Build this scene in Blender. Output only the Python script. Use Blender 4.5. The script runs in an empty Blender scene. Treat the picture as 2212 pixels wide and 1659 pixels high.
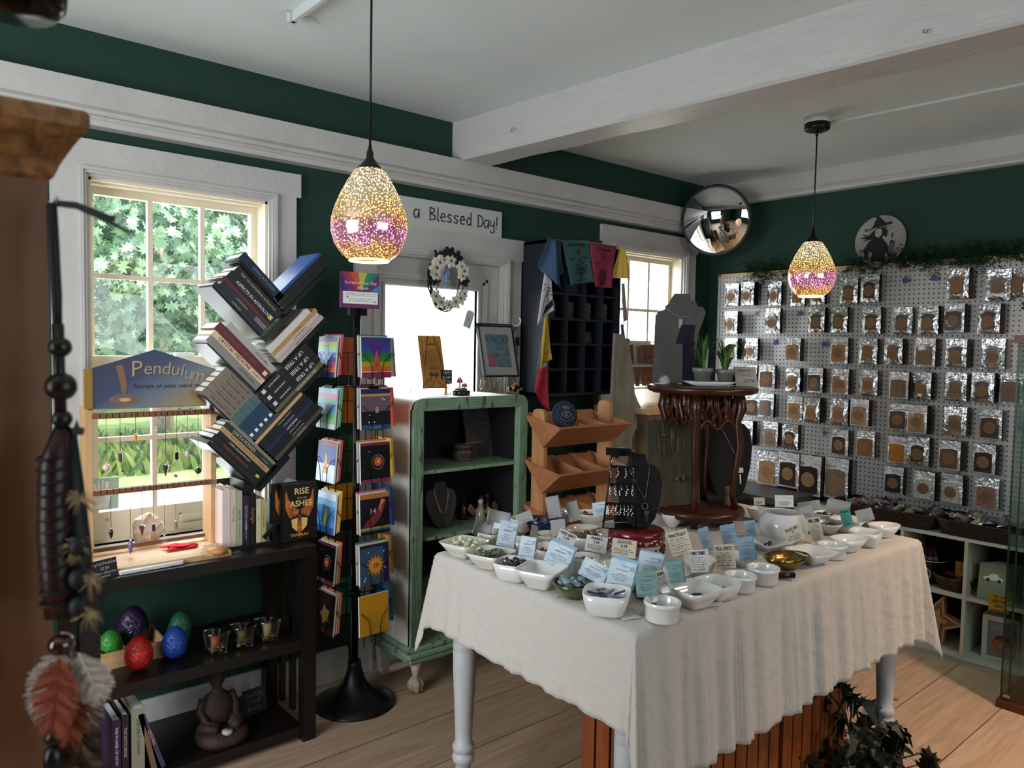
import bpy, math, random
from mathutils import Vector as V, Matrix as MX, Euler
C = bpy.context.scene.collection
R = math.radians
random.seed(7)
# ---------------------------------------------------------------- camera
YAW, PIT, ROL, FPX = .8589, -.0509, .0180, 1643.1
CAM = V((-4.4624, -3.1106, 1.5476))
fw = V((math.cos(YAW)*math.cos(PIT), math.sin(YAW)*math.cos(PIT), math.sin(PIT)))
r0 = V((math.sin(YAW), -math.cos(YAW), 0)); u0 = r0.cross(fw)
rt = r0*math.cos(ROL) + u0*math.sin(ROL)
up = u0*math.cos(ROL) - r0*math.sin(ROL)
cam = bpy.data.cameras.new('camera'); co = bpy.data.objects.new('camera', cam); C.objects.link(co)
cam.sensor_width = 36; cam.lens = FPX/2212*36; cam.clip_start = .02; cam.clip_end = 200
co.matrix_world = MX(((rt.x, up.x, -fw.x, CAM.x), (rt.y, up.y, -fw.y, CAM.y), (rt.z, up.z, -fw.z, CAM.z), (0, 0, 0, 1)))
cam.dof.use_dof = True; cam.dof.focus_distance = 3.0; cam.dof.aperture_fstop = 7.0
bpy.context.scene.camera = co
# where a measured point of the photo lies on a known plane of the room (used only while laying things out)
def ray(px, py): return rt*((px-1106)/FPX) - up*((py-829.5)/FPX) + fw
def on_x(v, px, py): d = ray(px, py); return CAM + d*((v-CAM.x)/d.x)
def on_y(v, px, py): d = ray(px, py); return CAM + d*((v-CAM.y)/d.y)
def on_z(v, px, py): d = ray(px, py); return CAM + d*((v-CAM.z)/d.z)
# ---------------------------------------------------------------- world, sun, big lights, exposure
sc = bpy.context.scene
w = bpy.data.worlds.new('sky'); sc.world = w; w.use_nodes = True
bg = w.node_tree.nodes['Background']; bg.inputs[0].default_value = (.80, .90, 1, 1); bg.inputs[1].default_value = 12.0
sc.view_settings.view_transform = 'Standard'; sc.view_settings.look = 'None'
sc.view_settings.gamma = 1; sc.view_settings.exposure = .55; sc.view_settings.use_curve_mapping = False
sc.cycles.max_bounces = 8; sc.cycles.diffuse_bounces = 4; sc.cycles.glossy_bounces = 4
sc.cycles.transmission_bounces = 6; sc.cycles.transparent_max_bounces = 16
sc.cycles.sample_clamp_indirect = 6; sc.cycles.caustics_reflective = False; sc.cycles.caustics_refractive = False
def lamp(name, kind, loc, energy, col=(1, 1, 1), rot=None, aim=None, **kw):
    l = bpy.data.lights.new(name, kind); o = bpy.data.objects.new(name, l); C.objects.link(o); o.location = loc
    l.energy = energy; l.color = col
    if aim is not None: o.rotation_euler = (V(aim)-V(loc)).to_track_quat('-Z', 'Y').to_euler()
    if rot: o.rotation_euler = rot
    for k, v in kw.items(): setattr(l, k, v)
    return o
lamp('sun', 'SUN', (0, -4, 8), 9.0, (1, .95, .86), aim=(1.2, 0, 0), angle=.02)
lamp('back_window_light', 'AREA', (-2.6, -5.3, 1.7), 26, (.86, .94, 1), aim=(-2.6, 0, 1.3), shape='RECTANGLE', size=2.4, size_y=1.3)
lamp('side_window_light', 'AREA', (-6.0, -1.6, 1.6), 66, (.90, .95, 1), aim=(0, -1.2, 1.2), shape='RECTANGLE', size=1.6, size_y=1.3)
lamp('shop_ceiling_light', 'AREA', (-1.25, -3.1, 2.45), 12, (1, .70, .48), aim=(-1.1, -2.3, 0), shape='DISK', size=.2, spread=R(110))
# ---------------------------------------------------------------- materials
MATS = {}
def hexc(h): 
    h = h.lstrip('#'); c = [int(h[i:i+2], 16)/255 for i in (0, 2, 4)]
    return tuple((x/12.92 if x <= .04045 else ((x+.055)/1.055)**2.4) for x in c)
def mat(name, col, rough=.6, metal=0, var=0, vscale=8, bump=0, bscale=60, spec=.5, trans=0, alpha=1, emit=None, estr=0, coat=0, sheen=0, stretch=(1, 1, 1), col2=None, ior=1.45):
    if name in MATS: return MATS[name]
    if isinstance(col, str): col = hexc(col)
    m = bpy.data.materials.new(name); m.use_nodes = True; nt = m.node_tree; b = nt.nodes['Principled BSDF']
    b.inputs['Base Color'].default_value = (*col, 1); b.inputs['Roughness'].default_value = rough; b.inputs['Metallic'].default_value = metal
    b.inputs['Specular IOR Level'].default_value = spec; b.inputs['Transmission Weight'].default_value = trans; b.inputs['Alpha'].default_value = alpha
    b.inputs['Coat Weight'].default_value = coat; b.inputs['IOR'].default_value = ior
    if sheen: b.inputs['Sheen Weight'].default_value = sheen
    if emit is not None: b.inputs['Emission Color'].default_value = (*(hexc(emit) if isinstance(emit, str) else emit), 1); b.inputs['Emission Strength'].default_value = estr
    if var or bump or col2:
        tc = nt.nodes.new('ShaderNodeTexCoord'); mp = nt.nodes.new('ShaderNodeMapping'); nt.links.new(tc.outputs['Object'], mp.inputs[0]); mp.inputs['Scale'].default_value = stretch
    if var or col2:
        n = nt.nodes.new('ShaderNodeTexNoise'); n.inputs['Scale'].default_value = vscale; n.inputs['Detail'].default_value = 5; nt.links.new(mp.outputs[0], n.inputs['Vector'])
        rp = nt.nodes.new('ShaderNodeValToRGB'); e = rp.color_ramp.elements
        c2 = hexc(col2) if isinstance(col2, str) else (col2 or tuple(min(1, x*(1+var)) for x in col))
        e[0].position = .35; e[1].position = .65; e[0].color = (*[x*(1-var) for x in col], 1); e[1].color = (*c2, 1)
        nt.links.new(n.outputs['Fac'], rp.inputs[0]); nt.links.new(rp.outputs[0], b.inputs['Base Color'])
    if bump:
        n2 = nt.nodes.new('ShaderNodeTexNoise'); n2.inputs['Scale'].default_value = bscale; nt.links.new(mp.outputs[0], n2.inputs['Vector'])
        bp = nt.nodes.new('ShaderNodeBump'); bp.inputs['Strength'].default_value = bump; bp.inputs['Distance'].default_value = .01
        nt.links.new(n2.outputs['Fac'], bp.inputs['Height']); nt.links.new(bp.outputs[0], b.inputs['Normal'])
    MATS[name] = m; return m
def wood(name, c1, c2, rough=.5, scale=3, axis=0, dist=6, knots=0):
    if name in MATS: return MATS[name]
    m = mat(name, c1, rough); nt = m.node_tree; b = nt.nodes['Principled BSDF']
    tc = nt.nodes.new('ShaderNodeTexCoord'); mp = nt.nodes.new('ShaderNodeMapping'); nt.links.new(tc.outputs['Object'], mp.inputs[0])
    s = [scale*6]*3; s[axis] = scale*.6; mp.inputs['Scale'].default_value = s
    n = nt.nodes.new('ShaderNodeTexNoise'); n.inputs['Scale'].default_value = 1.0; n.inputs['Detail'].default_value = 6; n.inputs['Distortion'].default_value = .8
    nt.links.new(mp.outputs[0], n.inputs['Vector'])
    rp = nt.nodes.new('ShaderNodeValToRGB'); e = rp.color_ramp.elements; e[0].position = .3; e[1].position = .7
    a, c = hexc(c1) if isinstance(c1, str) else c1, hexc(c2) if isinstance(c2, str) else c2
    e[0].color = (*a, 1); e[1].color = (*c, 1)
    nt.links.new(n.outputs['Fac'], rp.inputs[0]); nt.links.new(rp.outputs[0], b.inputs['Base Color'])
    return m
def pane_mat(name, tint=(1, 1, 1), refl=.06, rough=.0, tr=1.0):
    if name in MATS: return MATS[name]
    m = bpy.data.materials.new(name); m.use_nodes = True; nt = m.node_tree; nt.nodes.clear()
    o = nt.nodes.new('ShaderNodeOutputMaterial'); mx = nt.nodes.new('ShaderNodeMixShader'); t = nt.nodes.new('ShaderNodeBsdfTransparent'); g = nt.nodes.new('ShaderNodeBsdfGlossy')
    lw = nt.nodes.new('ShaderNodeLayerWeight'); pw = nt.nodes.new('ShaderNodeMath'); pw.operation = 'POWER'; pw.inputs[1].default_value = 5; nt.links.new(lw.outputs['Facing'], pw.inputs[0])
    f = nt.nodes.new('ShaderNodeMath'); f.operation = 'MULTIPLY_ADD'; f.inputs[1].default_value = .9; f.inputs[2].default_value = .045; nt.links.new(pw.outputs[0], f.inputs[0])
    t.inputs[0].default_value = (*[x*tr for x in tint], 1); g.inputs['Roughness'].default_value = rough
    nt.links.new(f.outputs[0], mx.inputs[0])
    nt.links.new(t.outputs[0], mx.inputs[1]); nt.links.new(g.outputs[0], mx.inputs[2]); nt.links.new(mx.outputs[0], o.inputs[0])
    MATS[name] = m; return m
# ---------------------------------------------------------------- mesh builder
class MB:
    def __init__(s): s.v = []; s.f = []; s.mi = []; s.sm = []; s.T = MX(); s.cur = 0; s.smooth = False
    def add(s, vs, fs, mi=None, smooth=None):
        n = len(s.v); T = s.T
        s.v += [tuple(T @ V(p)) for p in vs]
        mi = s.cur if mi is None else mi; smooth = s.smooth if smooth is None else smooth
        for f in fs: s.f.append([i+n for i in f]); s.mi.append(mi); s.sm.append(smooth)
        return s
    def box(s, x0, x1, y0, y1, z0, z1, mi=None):
        if x0 > x1: x0, x1 = x1, x0
        if y0 > y1: y0, y1 = y1, y0
        if z0 > z1: z0, z1 = z1, z0
        vs = [(x0, y0, z0), (x1, y0, z0), (x1, y1, z0), (x0, y1, z0), (x0, y0, z1), (x1, y0, z1), (x1, y1, z1), (x0, y1, z1)]
        return s.add(vs, [(3, 2, 1, 0), (4, 5, 6, 7), (0, 1, 5, 4), (1, 2, 6, 5), (2, 3, 7, 6), (3, 0, 4, 7)], mi, False)
    def prism(s, poly, z0, z1, mi=None, M=None):
        # poly in local xy, extruded z0..z1, optional matrix
        area = sum(poly[i][0]*poly[(i+1) % len(poly)][1]-poly[(i+1) % len(poly)][0]*poly[i][1] for i in range(len(poly)))
        if area < 0: poly = poly[::-1]
        n = len(poly); vs = [(x, y, z0) for x, y in poly]+[(x, y, z1) for x, y in poly]
        fs = [tuple(range(n))[::-1], tuple(range(n, 2*n))]+[(i, (i+1) % n, (i+1) % n+n, i+n) for i in range(n)]
        if M is not None: vs = [M @ V(p) for p in vs]
        return s.add(vs, fs, mi, False)
    def lathe(s, prof, seg=24, c=(0, 0, 0), mi=None, M=None, sx=1, sy=1, smooth=True, ang=2*math.pi, power=None):
        vs = []; fs = []; full = abs(ang-2*math.pi) < 1e-6; k = seg if full else seg+1
        for r, z in prof:
            for i in range(k):
                a = ang*i/seg; ca, sa = math.cos(a), math.sin(a); q = 1
                if power: q = (abs(ca)**power+abs(sa)**power)**(-1/power)
                vs.append(V((r*ca*sx*q, r*sa*sy*q, z)))
        if M is not None: vs = [M @ p for p in vs]
        vs = [p+V(c) for p in vs]
        for j in range(len(prof)-1):
            for i in range(seg):
                a, b = j*k+i, j*k+(i+1) % k
                fs.append((a, b, b+k, a+k))
        if prof[0][0] > 1e-5 and full: fs.append(tuple(range(k))[::-1])
        if prof[-1][0] > 1e-5 and full and prof[-1] != prof[0]: fs.append(tuple(range((len(prof)-1)*k, len(prof)*k)))
        return s.add(vs, fs, mi, smooth)
    def bowl(s, prof, **k):   # open profile with no caps other than start
        s.lathe(prof+[(0, prof[-1][1])] if prof[-1][0] > 1e-5 else prof, **k); return s
    def cyl(s, x, y, z0, z1, r, seg=16, mi=None, r2=None): return s.lathe([(r, z0), (r if r2 is None else r2, z1)], seg, (x, y, 0), mi)
    def sphere(s, c, r, seg=12, rings=8, mi=None, M=None):
        if not hasattr(r, '__len__'): r = (r, r, r)
        prof = [(math.sin(math.pi*i/rings), -math.cos(math.pi*i/rings)) for i in range(rings+1)]
        D = MX.Diagonal((*r, 1)); D = (M @ D) if M is not None else D
        return s.lathe(prof, seg, c, mi, D)
    def tube(s, pts, r, seg=6, closed=False, mi=None, cap=True):
        pts = [V(p) for p in pts]; n = len(pts); vs = []; fs = []
        rr = r if hasattr(r, '__len__') else [r]*n
        prev = None
        for i, p in enumerate(pts):
            a = pts[(i-1) % n] if (closed or i > 0) else p; b = pts[(i+1) % n] if (closed or i < n-1) else p
            t = (b-a); t = t.normalized() if t.length > 1e-9 else V((0, 0, 1))
            if prev is None: x = t.orthogonal().normalized()
            else:
                x = prev-t*prev.dot(t); x = x.normalized() if x.length > 1e-6 else t.orthogonal().normalized()
            prev = x; y = t.cross(x)
            for k in range(seg):
                an = 2*math.pi*k/seg; vs.append(p+(x*math.cos(an)+y*math.sin(an))*rr[i])
        m = n if closed else n-1
        for i in range(m):
            for k in range(seg):
                a = i*seg+k; b = i*seg+(k+1) % seg; c = ((i+1) % n)*seg
                fs.append((a, b, c+(k+1) % seg, c+k))
        if not closed and cap: fs += [tuple(range(seg))[::-1], tuple(range((n-1)*seg, n*seg))]
        return s.add(vs, fs, mi, True)
    def grid(s, fn, nu, nv, mi=None, smooth=True, thick=0):
        P = [V(fn(i/nu, j/nv)) for j in range(nv+1) for i in range(nu+1)]; k = nu+1
        F = [(j*k+i, j*k+i+1, (j+1)*k+i+1, (j+1)*k+i) for j in range(nv) for i in range(nu)]
        if thick:
            N = [V() for _ in P]
            for f in F:
                nn = (P[f[1]]-P[f[0]]).cross(P[f[3]]-P[f[0]])
                for i in f: N[i] += nn
            n0 = len(P); P = P+[p-n.normalized()*thick if n.length > 0 else p for p, n in zip(P, N)]
            B = [tuple(i+n0 for i in f[::-1]) for f in F]
            rim = [i for i in range(k)]+[j*k+nu for j in range(1, nv+1)]+[nv*k+i for i in range(nu-1, -1, -1)]+[j*k for j in range(nv-1, 0, -1)]
            S = [(rim[(q+1) % len(rim)], rim[q], rim[q]+n0, rim[(q+1) % len(rim)]+n0) for q in range(len(rim))]
            F = F+B+S
        return s.add(P, F, mi, smooth)
    def ribbon(s, pts, w, M=None, mi=None, t=.0008):
        # flat stroke in local xy with a little height
        for a, b in zip(pts[:-1], pts[1:]):
            a = V((a[0], a[1], 0)); b = V((b[0], b[1], 0)); d = b-a
            if d.length < 1e-7: continue
            d.normalize(); n = V((-d.y, d.x, 0))*w/2; a = a-d*w*.3; b = b+d*w*.3
            vs = [a-n, b-n, b+n, a+n]; vs = vs+[p+V((0, 0, t)) for p in vs]
            if M is not None: vs = [M @ p for p in vs]
            s.add(vs, [(4, 5, 6, 7), (0, 1, 5, 4), (1, 2, 6, 5), (2, 3, 7, 6), (3, 0, 4, 7)], mi, False)
        return s
    def build(s, name, mats, parent=None, loc=None, rot=None, bevel=0):
        me = bpy.data.meshes.new(name); me.from_pydata(s.v, [], s.f)
        for m in (mats if isinstance(mats, (list, tuple)) else [mats]): me.materials.append(m)
        me.polygons.foreach_set('material_index', s.mi); me.polygons.foreach_set('use_smooth', s.sm); me.update()
        o = bpy.data.objects.new(name, me); C.objects.link(o)
        if parent is not None: o.parent = parent
        if loc is not None: o.location = loc
        if rot is not None: o.rotation_euler = rot
        if bevel:
            b = o.modifiers.new('bevel', 'BEVEL'); b.width = bevel; b.segments = 2; b.limit_method = 'ANGLE'; b.angle_limit = R(40)
        return o
def tag(o, label, cat, group=None, kind=None):
    o['label'] = label; o['category'] = cat
    if group: o['group'] = group
    if kind: o['kind'] = kind
    return o
def thing(name, label, cat, loc=(0, 0, 0), rz=0, group=None, rot=None):
    o = bpy.data.objects.new(name, None); C.objects.link(o); o.location = loc; o.rotation_euler = rot if rot else (0, 0, rz)
    o.empty_display_size = .05
    return tag(o, label, cat, group)
def struct(o): o['kind'] = 'structure'; return o
def dup(root, loc, rot=None, label=None, group=None, scale=None):
    r = root.copy(); C.objects.link(r); r.location = loc
    if rot is not None: r.rotation_euler = rot
    if label: r['label'] = label
    if group: r['group'] = group
    if scale: r.scale = scale
    for ch in root.children:
        c = ch.copy(); C.objects.link(c); c.parent = r
        for g in ch.children:
            d = g.copy(); C.objects.link(d); d.parent = c
    return r
def frame_M(o, x, y=None, z=None):
    # matrix with local x along x, local y along y
    x = V(x).normalized(); y = V(y); y = (y-x*y.dot(x)).normalized(); z = x.cross(y)
    return MX(((x.x, y.x, z.x, o[0]), (x.y, y.y, z.y, o[1]), (x.z, y.z, z.z, o[2]), (0, 0, 0, 1)))
def FR(x, y, z): return frame_M((x, y, z), (1, 0, 0), (0, 0, 1))       # writing on a face that looks to -y
def FL(x, y, z): return frame_M((x, y, z), (0, -1, 0), (0, 0, 1))      # writing on a face that looks to -x
# printed writing
_TX = {}
def text(mb, s_, M, size=.02, mi=1, align='CENTER', t=.0006, sx=1, shear=0, bold=0):
    key = (s_, align, shear, bold)
    if key not in _TX:
        cu = bpy.data.curves.new('t', 'FONT'); cu.body = s_; cu.size = 1; cu.align_x = align; cu.align_y = 'CENTER'; cu.resolution_u = 2; cu.shear = shear; cu.offset = bold
        o = bpy.data.objects.new('t', cu); C.objects.link(o)
        dg = bpy.context.evaluated_depsgraph_get(); me = bpy.data.meshes.new_from_object(o.evaluated_get(dg))
        _TX[key] = ([tuple(v.co) for v in me.vertices], [tuple(p.vertices) for p in me.polygons])
        bpy.data.objects.remove(o); bpy.data.curves.remove(cu); bpy.data.meshes.remove(me)
    vs, fs = _TX[key]
    mb.add([M @ V((x*size*sx, y*size, t)) for x, y, z in vs], fs, mi, False)
# hand writing: one-stroke letters on a 4 x 6 grid (y 0..6, descenders below)
ST = {'a':'3.3,4 1,4 .2,2 1,0 2.4,.6 3.2,3|3.3,4 3.2,0','b':'.3,6.5 .3,0 2,0 3,2 2,3.8 .4,3','c':'3,3.4 1.6,4 .3,2 1.3,0 3,.6','d':'3,6.5 3,0|3,3 1.5,4 .3,2 1.3,0 3,1','e':'.4,2.1 3,2.4 2.3,4 1,3.8 .3,2 1,.2 3,.4','f':'3,6 2,6.4 1.2,5 1.2,0|.2,3.6 2.6,3.6','g':'3,3.6 1.4,4 .3,2 1.4,.5 3,2|3,4 2.8,-1.5 1,-2 .3,-1','h':'.4,6.5 .4,0|.4,2.5 1.8,4 3,2.8 3,0','i':'1,4 1,0|1,5.4 1,5.7','j':'2,4 2,-1 .6,-1.8|2,5.4 2,5.7','k':'.4,6.5 .4,0|3,4 .4,2 3,0','l':'1,6.5 1,.4 1.6,0','m':'.2,4 .2,0|.2,3 1.2,4 2,3 2,0|2,3 3,4 3.8,3 3.8,0','n':'.3,4 .3,0|.3,2.8 1.8,4 3,2.8 3,0','o':'1.7,4 .3,2 1.6,0 3.1,1.9 1.7,4','p':'.3,4 .3,-2|.3,3 1.8,4 3,2 1.6,0 .3,1','q':'3,4 3,-2|3,3 1.6,4 .3,2 1.6,0 3,1','r':'.5,4 .5,0|.5,2.6 1.6,3.9 2.8,3.6','s':'2.9,3.6 1.4,4 .5,3 2.6,1.4 2,.1 .3,.5','t':'1.4,6 1.3,.6 2.6,.1|.2,4 2.6,4','u':'.4,4 .6,.6 1.7,0 3,1.4|3,4 3,0','v':'.2,4 1.6,0 3,4','w':'.1,4 1,0 2,3 3,0 3.9,4','x':'.3,4 3,0|3,4 .3,0','y':'.4,4 .6,1.6 1.7,1.2 3,2.4|3,4 2.9,-1.6 1.6,-2.2 .6,-1.4','z':'.3,4 3,4 .3,0 3,0',
 'A':'.1,0 1.9,6 3.7,0|.8,2.2 3,2.2','B':'.4,0 .4,6 2.6,5.6 2.8,4.2 .6,3.2 3.2,2.4 3.2,.6 .4,0','C':'3.4,5 2,6 .4,3.4 1.4,.2 3.4,.6','D':'.4,0 .4,6 2.6,5.4 3.5,3 2.6,.6 .4,0','E':'3.2,6 .4,6 .4,0 3.3,0|.4,3.2 2.7,3.2','F':'3.2,6 .4,6 .4,0|.4,3.2 2.7,3.2','G':'3.3,5.2 1.8,6 .3,3 1.6,0 3.3,.8 3.3,2.7 2,2.7','H':'.4,6 .4,0|3.3,6 3.3,0|.4,3.1 3.3,3.1','I':'1,6 1,0','J':'2.6,6 2.6,1 1.4,0 .3,1','K':'.4,6 .4,0|3.2,6 .4,2.8 3.4,0','L':'.5,6 .4,0 3.2,0','M':'.2,0 .6,6 2,2 3.5,6 3.8,0','N':'.3,0 .4,6 3.2,0 3.3,6','O':'1.8,6 .3,3 1.8,0 3.5,3 1.8,6','P':'.4,0 .4,6 3,5.6 3,3.4 .5,3','Q':'1.8,6 .3,3 1.8,0 3.5,3 1.8,6|2.3,1.4 3.7,-.4','R':'.4,0 .4,6 3,5.6 3,3.6 .5,3 3.4,0','S':'3.2,5.2 1.8,6 .5,4.7 3,2 2,0 .3,.8','T':'.1,6 3.7,6|1.9,6 1.9,0','U':'.4,6 .5,1 1.8,0 3.2,1 3.3,6','V':'.1,6 1.9,0 3.6,6','W':'.1,6 1,0 2,4 3,0 3.9,6','X':'.3,6 3.4,0|3.4,6 .3,0','Y':'.2,6 1.8,3 3.5,6|1.8,3 1.8,0','Z':'.3,6 3.4,6 .3,0 3.4,0',
 '0':'1.7,6 .4,3 1.7,0 3,3 1.7,6','1':'.8,5 1.7,6 1.7,0','2':'.4,5 1.7,6 3,4.6 .4,0 3.2,0','3':'.5,5.4 2,6 2.9,4.6 1.5,3.2 3,1.6 1.8,0 .3,.6','4':'2.4,0 2.4,6 .2,2 3.3,2','5':'3,6 .8,6 .6,3.5 2.6,3.4 2.8,1 .4,.2','6':'2.7,5.8 .6,3 1.6,0 3,1.6 1.8,3.2 .7,2','7':'.4,6 3.1,6 1.4,0','8':'1.7,3.2 .6,4.6 1.7,6 2.8,4.6 .5,1.4 1.7,0 3,1.4 1.7,3.2','9':'3,4 1.7,3 .6,4.6 1.8,6 3,4.6 2.4,0','!':'.8,6.4 .8,1.8|.8,.2 .8,.5','.':'.5,0 .7,.3',',':'.7,.3 .4,-.8','&':'3.4,0 .8,4.6 1.6,6 2.4,4.8 .4,1.6 1.4,0 3.2,2','%':'.3,0 3.2,6|.6,5.6 .9,4.6|2.6,1.3 2.9,.3','$':'3,5 1.7,5.6 .6,4.6 2.9,1.6 1.7,.5 .4,1.2|1.8,6.4 1.8,-.3','-':'.4,2.6 2.4,2.6','(':'1.4,6.5 .5,3 1.4,-.5',')':'.4,6.5 1.3,3 .4,-.5','~':'.2,2 1,3.6 1.8,1 2.6,3.4 3.4,1.2 4.2,3','/':'.2,0 2.6,6'}
def hand(mb, s_, M, h=.02, mi=1, lw=.1, align='CENTER', sp=4.3, t=.0006, sx=1):
    adv = {'i': 2.2, 'l': 2.4, 'I': 2.2, '!': 2, ' ': 2.4, '.': 1.6, ',': 1.6, 'm': 5, 'w': 5, 'j': 3, '(': 2.2, ')': 2.2}
    W = sum(adv.get(c, sp) for c in s_); k = h/6; x = -W/2 if align == 'CENTER' else 0
    for c in s_:
        for st in ST.get(c, '').split('|'):
            if not st: continue
            pts = [tuple(float(q) for q in p.split(',')) for p in st.split()]
            mb.ribbon([((x+a)*k*sx, (b-3)*k) for a, b in pts], h*lw, M, mi, t)
        x += adv.get(c, sp)
def scrib(mb, M, x0, x1, ys, h, mi=1, seed=0, lw=.0007, t=.0006):
    # lines of writing too small to read
    rd = random.Random(seed)
    for y in ys:
        x = x0; 
        while x < x1-h:
            wl = rd.uniform(2, 6)*h*.55; pts = []; q = x
            while q < min(x+wl, x1): pts.append((q, y+rd.uniform(-.5, .5)*h)); q += h*.42
            if len(pts) > 1: mb.ribbon(pts, lw, M, mi, t)
            x += wl+h*.55
# ================================================================ the room
m_green = mat('green wall paint', (.0060, .034, .021), .75, bump=.15, bscale=90, var=.06, vscale=3)
m_white = mat('white trim paint', (.48, .465, .44), .45, bump=.25, bscale=26, var=.04, vscale=5)
m_ceil = mat('ceiling paint', (.60, .65, .63), .8, var=.03, vscale=2)
m_cream = mat('cream window paint', (.72, .64, .48), .45)
m_brite = mat('white window paint', (.78, .77, .75), .4)
m_glass = pane_mat('window glass')
def slab(name, mb, m, **k): return struct(mb.build(name, m, **k))
# floor: wide pine planks running along x
m_floor = bpy.data.materials.new('pine floor'); m_floor.use_nodes = True; nt = m_floor.node_tree; b = nt.nodes['Principled BSDF']
def N(t, **k):
    n = nt.nodes.new(t)
    for a, v in k.items(): n.inputs[a].default_value = v
    return n
L = nt.links.new
tc = N('ShaderNodeTexCoord'); mp = N('ShaderNodeMapping'); mp.inputs['Scale'].default_value = (1.2, 14, 1); L(tc.outputs['Object'], mp.inputs[0])
ng = N('ShaderNodeTexNoise', Scale=2.2, Detail=7, Distortion=1.2); L(mp.outputs[0], ng.inputs['Vector'])
rp = N('ShaderNodeValToRGB'); e = rp.color_ramp.elements; e[0].position = .3; e[1].position = .75
e[0].color = (.36, .235, .15, 1); e[1].color = (.52, .375, .26, 1); L(ng.outputs['Fac'], rp.inputs[0])
sep = N('ShaderNodeSeparateXYZ'); L(tc.outputs['Object'], sep.inputs[0])
d1 = N('ShaderNodeMath'); d1.operation = 'DIVIDE'; d1.inputs[1].default_value = .295; L(sep.outputs['Y'], d1.inputs[0])
fl = N('ShaderNodeMath'); fl.operation = 'FLOOR'; L(d1.outputs[0], fl.inputs[0])
fr = N('ShaderNodeMath'); fr.operation = 'FRACT'; L(d1.outputs[0], fr.inputs[0])
wn = N('ShaderNodeTexWhiteNoise'); wn.noise_dimensions = '1D'; L(fl.outputs[0], wn.inputs['W'])
hv = N('ShaderNodeHueSaturation'); mr = N('ShaderNodeMapRange'); mr.inputs['To Min'].default_value = .8; mr.inputs['To Max'].default_value = 1.15
L(wn.outputs['Value'], mr.inputs['Value']); L(mr.outputs[0], hv.inputs['Value']); L(rp.outputs[0], hv.inputs['Color'])
kn = N('ShaderNodeTexVoronoi', Scale=2.1, Randomness=1.0); mk = N('ShaderNodeMapping'); mk.inputs['Scale'].default_value = (1, 1.8, 1); L(tc.outputs['Object'], mk.inputs[0]); L(mk.outputs[0], kn.inputs['Vector'])
kr = N('ShaderNodeValToRGB'); ke = kr.color_ramp.elements; ke[0].position = .022; ke[1].position = .05; ke[0].color = (.30, .17, .10, 1); ke[1].color = (1, 1, 1, 1); L(kn.outputs['Distance'], kr.inputs[0])
m1 = N('ShaderNodeMix'); m1.data_type = 'RGBA'; m1.blend_type = 'MULTIPLY'; m1.inputs[0].default_value = .9; L(hv.outputs[0], m1.inputs[6]); L(kr.outputs[0], m1.inputs[7])
st = N('ShaderNodeTexNoise', Scale=4.5, Detail=9, Roughness=.75); ms = N('ShaderNodeMapping'); ms.inputs['Scale'].default_value = (1.5, 4, 1); L(tc.outputs['Object'], ms.inputs[0]); L(ms.outputs[0], st.inputs['Vector'])
sr = N('ShaderNodeValToRGB'); se = sr.color_ramp.elements; se[0].position = .31; se[1].position = .36; se[0].color = (.42, .30, .23, 1); se[1].color = (1, 1, 1, 1); L(st.outputs['Fac'], sr.inputs[0])
m2 = N('ShaderNodeMix'); m2.data_type = 'RGBA'; m2.blend_type = 'MULTIPLY'; m2.inputs[0].default_value = .8; L(m1.outputs[2], m2.inputs[6]); L(sr.outputs[0], m2.inputs[7])
gp = N('ShaderNodeMath'); gp.operation = 'LESS_THAN'; gp.inputs[1].default_value = .014; L(fr.outputs[0], gp.inputs[0])
m3 = N('ShaderNodeMix'); m3.data_type = 'RGBA'; m3.inputs[7].default_value = (.05, .03, .02, 1); L(gp.outputs[0], m3.inputs[0]); L(m2.outputs[2], m3.inputs[6])
L(m3.outputs[2], b.inputs['Base Color']); b.inputs['Roughness'].default_value = .5
X0, X1, Y0 = -6.2, 0.0, -5.5
slab('floor', MB().box(X0-.2, .2, Y0-.2, .2, -.12, 0), m_floor)
slab('ceiling', MB().box(X0-.2, .2, Y0-.2, .2, 2.645, 2.9), m_ceil)
# back wall A (north) with three openings
W1 = (-3.85, -3.115, .775, 2.16); D1 = (-2.655, -1.83, 0, 1.995); W2 = (-1.005, -.275, .775, 2.175)
mb = MB(); xs = [X0]
T = .14
def wallseg(x0, x1, z0, z1): mb.box(x0, x1, 0, T, z0, z1)
px = X0
for (a, b_, c, d) in (W1, D1, W2):
    wallseg(px, a, 0, 2.645)
    if c > 0: wallseg(a, b_, 0, c)
    wallseg(a, b_, d, 2.645); px = b_
wallseg(px, .2, 0, 2.645)
slab('wall_north', mb, m_green)
slab('wall_east', MB().box(0, .2, Y0-.2, 0, 0, 2.645), m_green)
slab('wall_south', MB().box(X0, 0, Y0-.2, Y0, 0, 2.645), m_green)
slab('wall_west', MB().box(X0-.2, X0, Y0-.2, .14, 0, 2.645), m_green)
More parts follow.
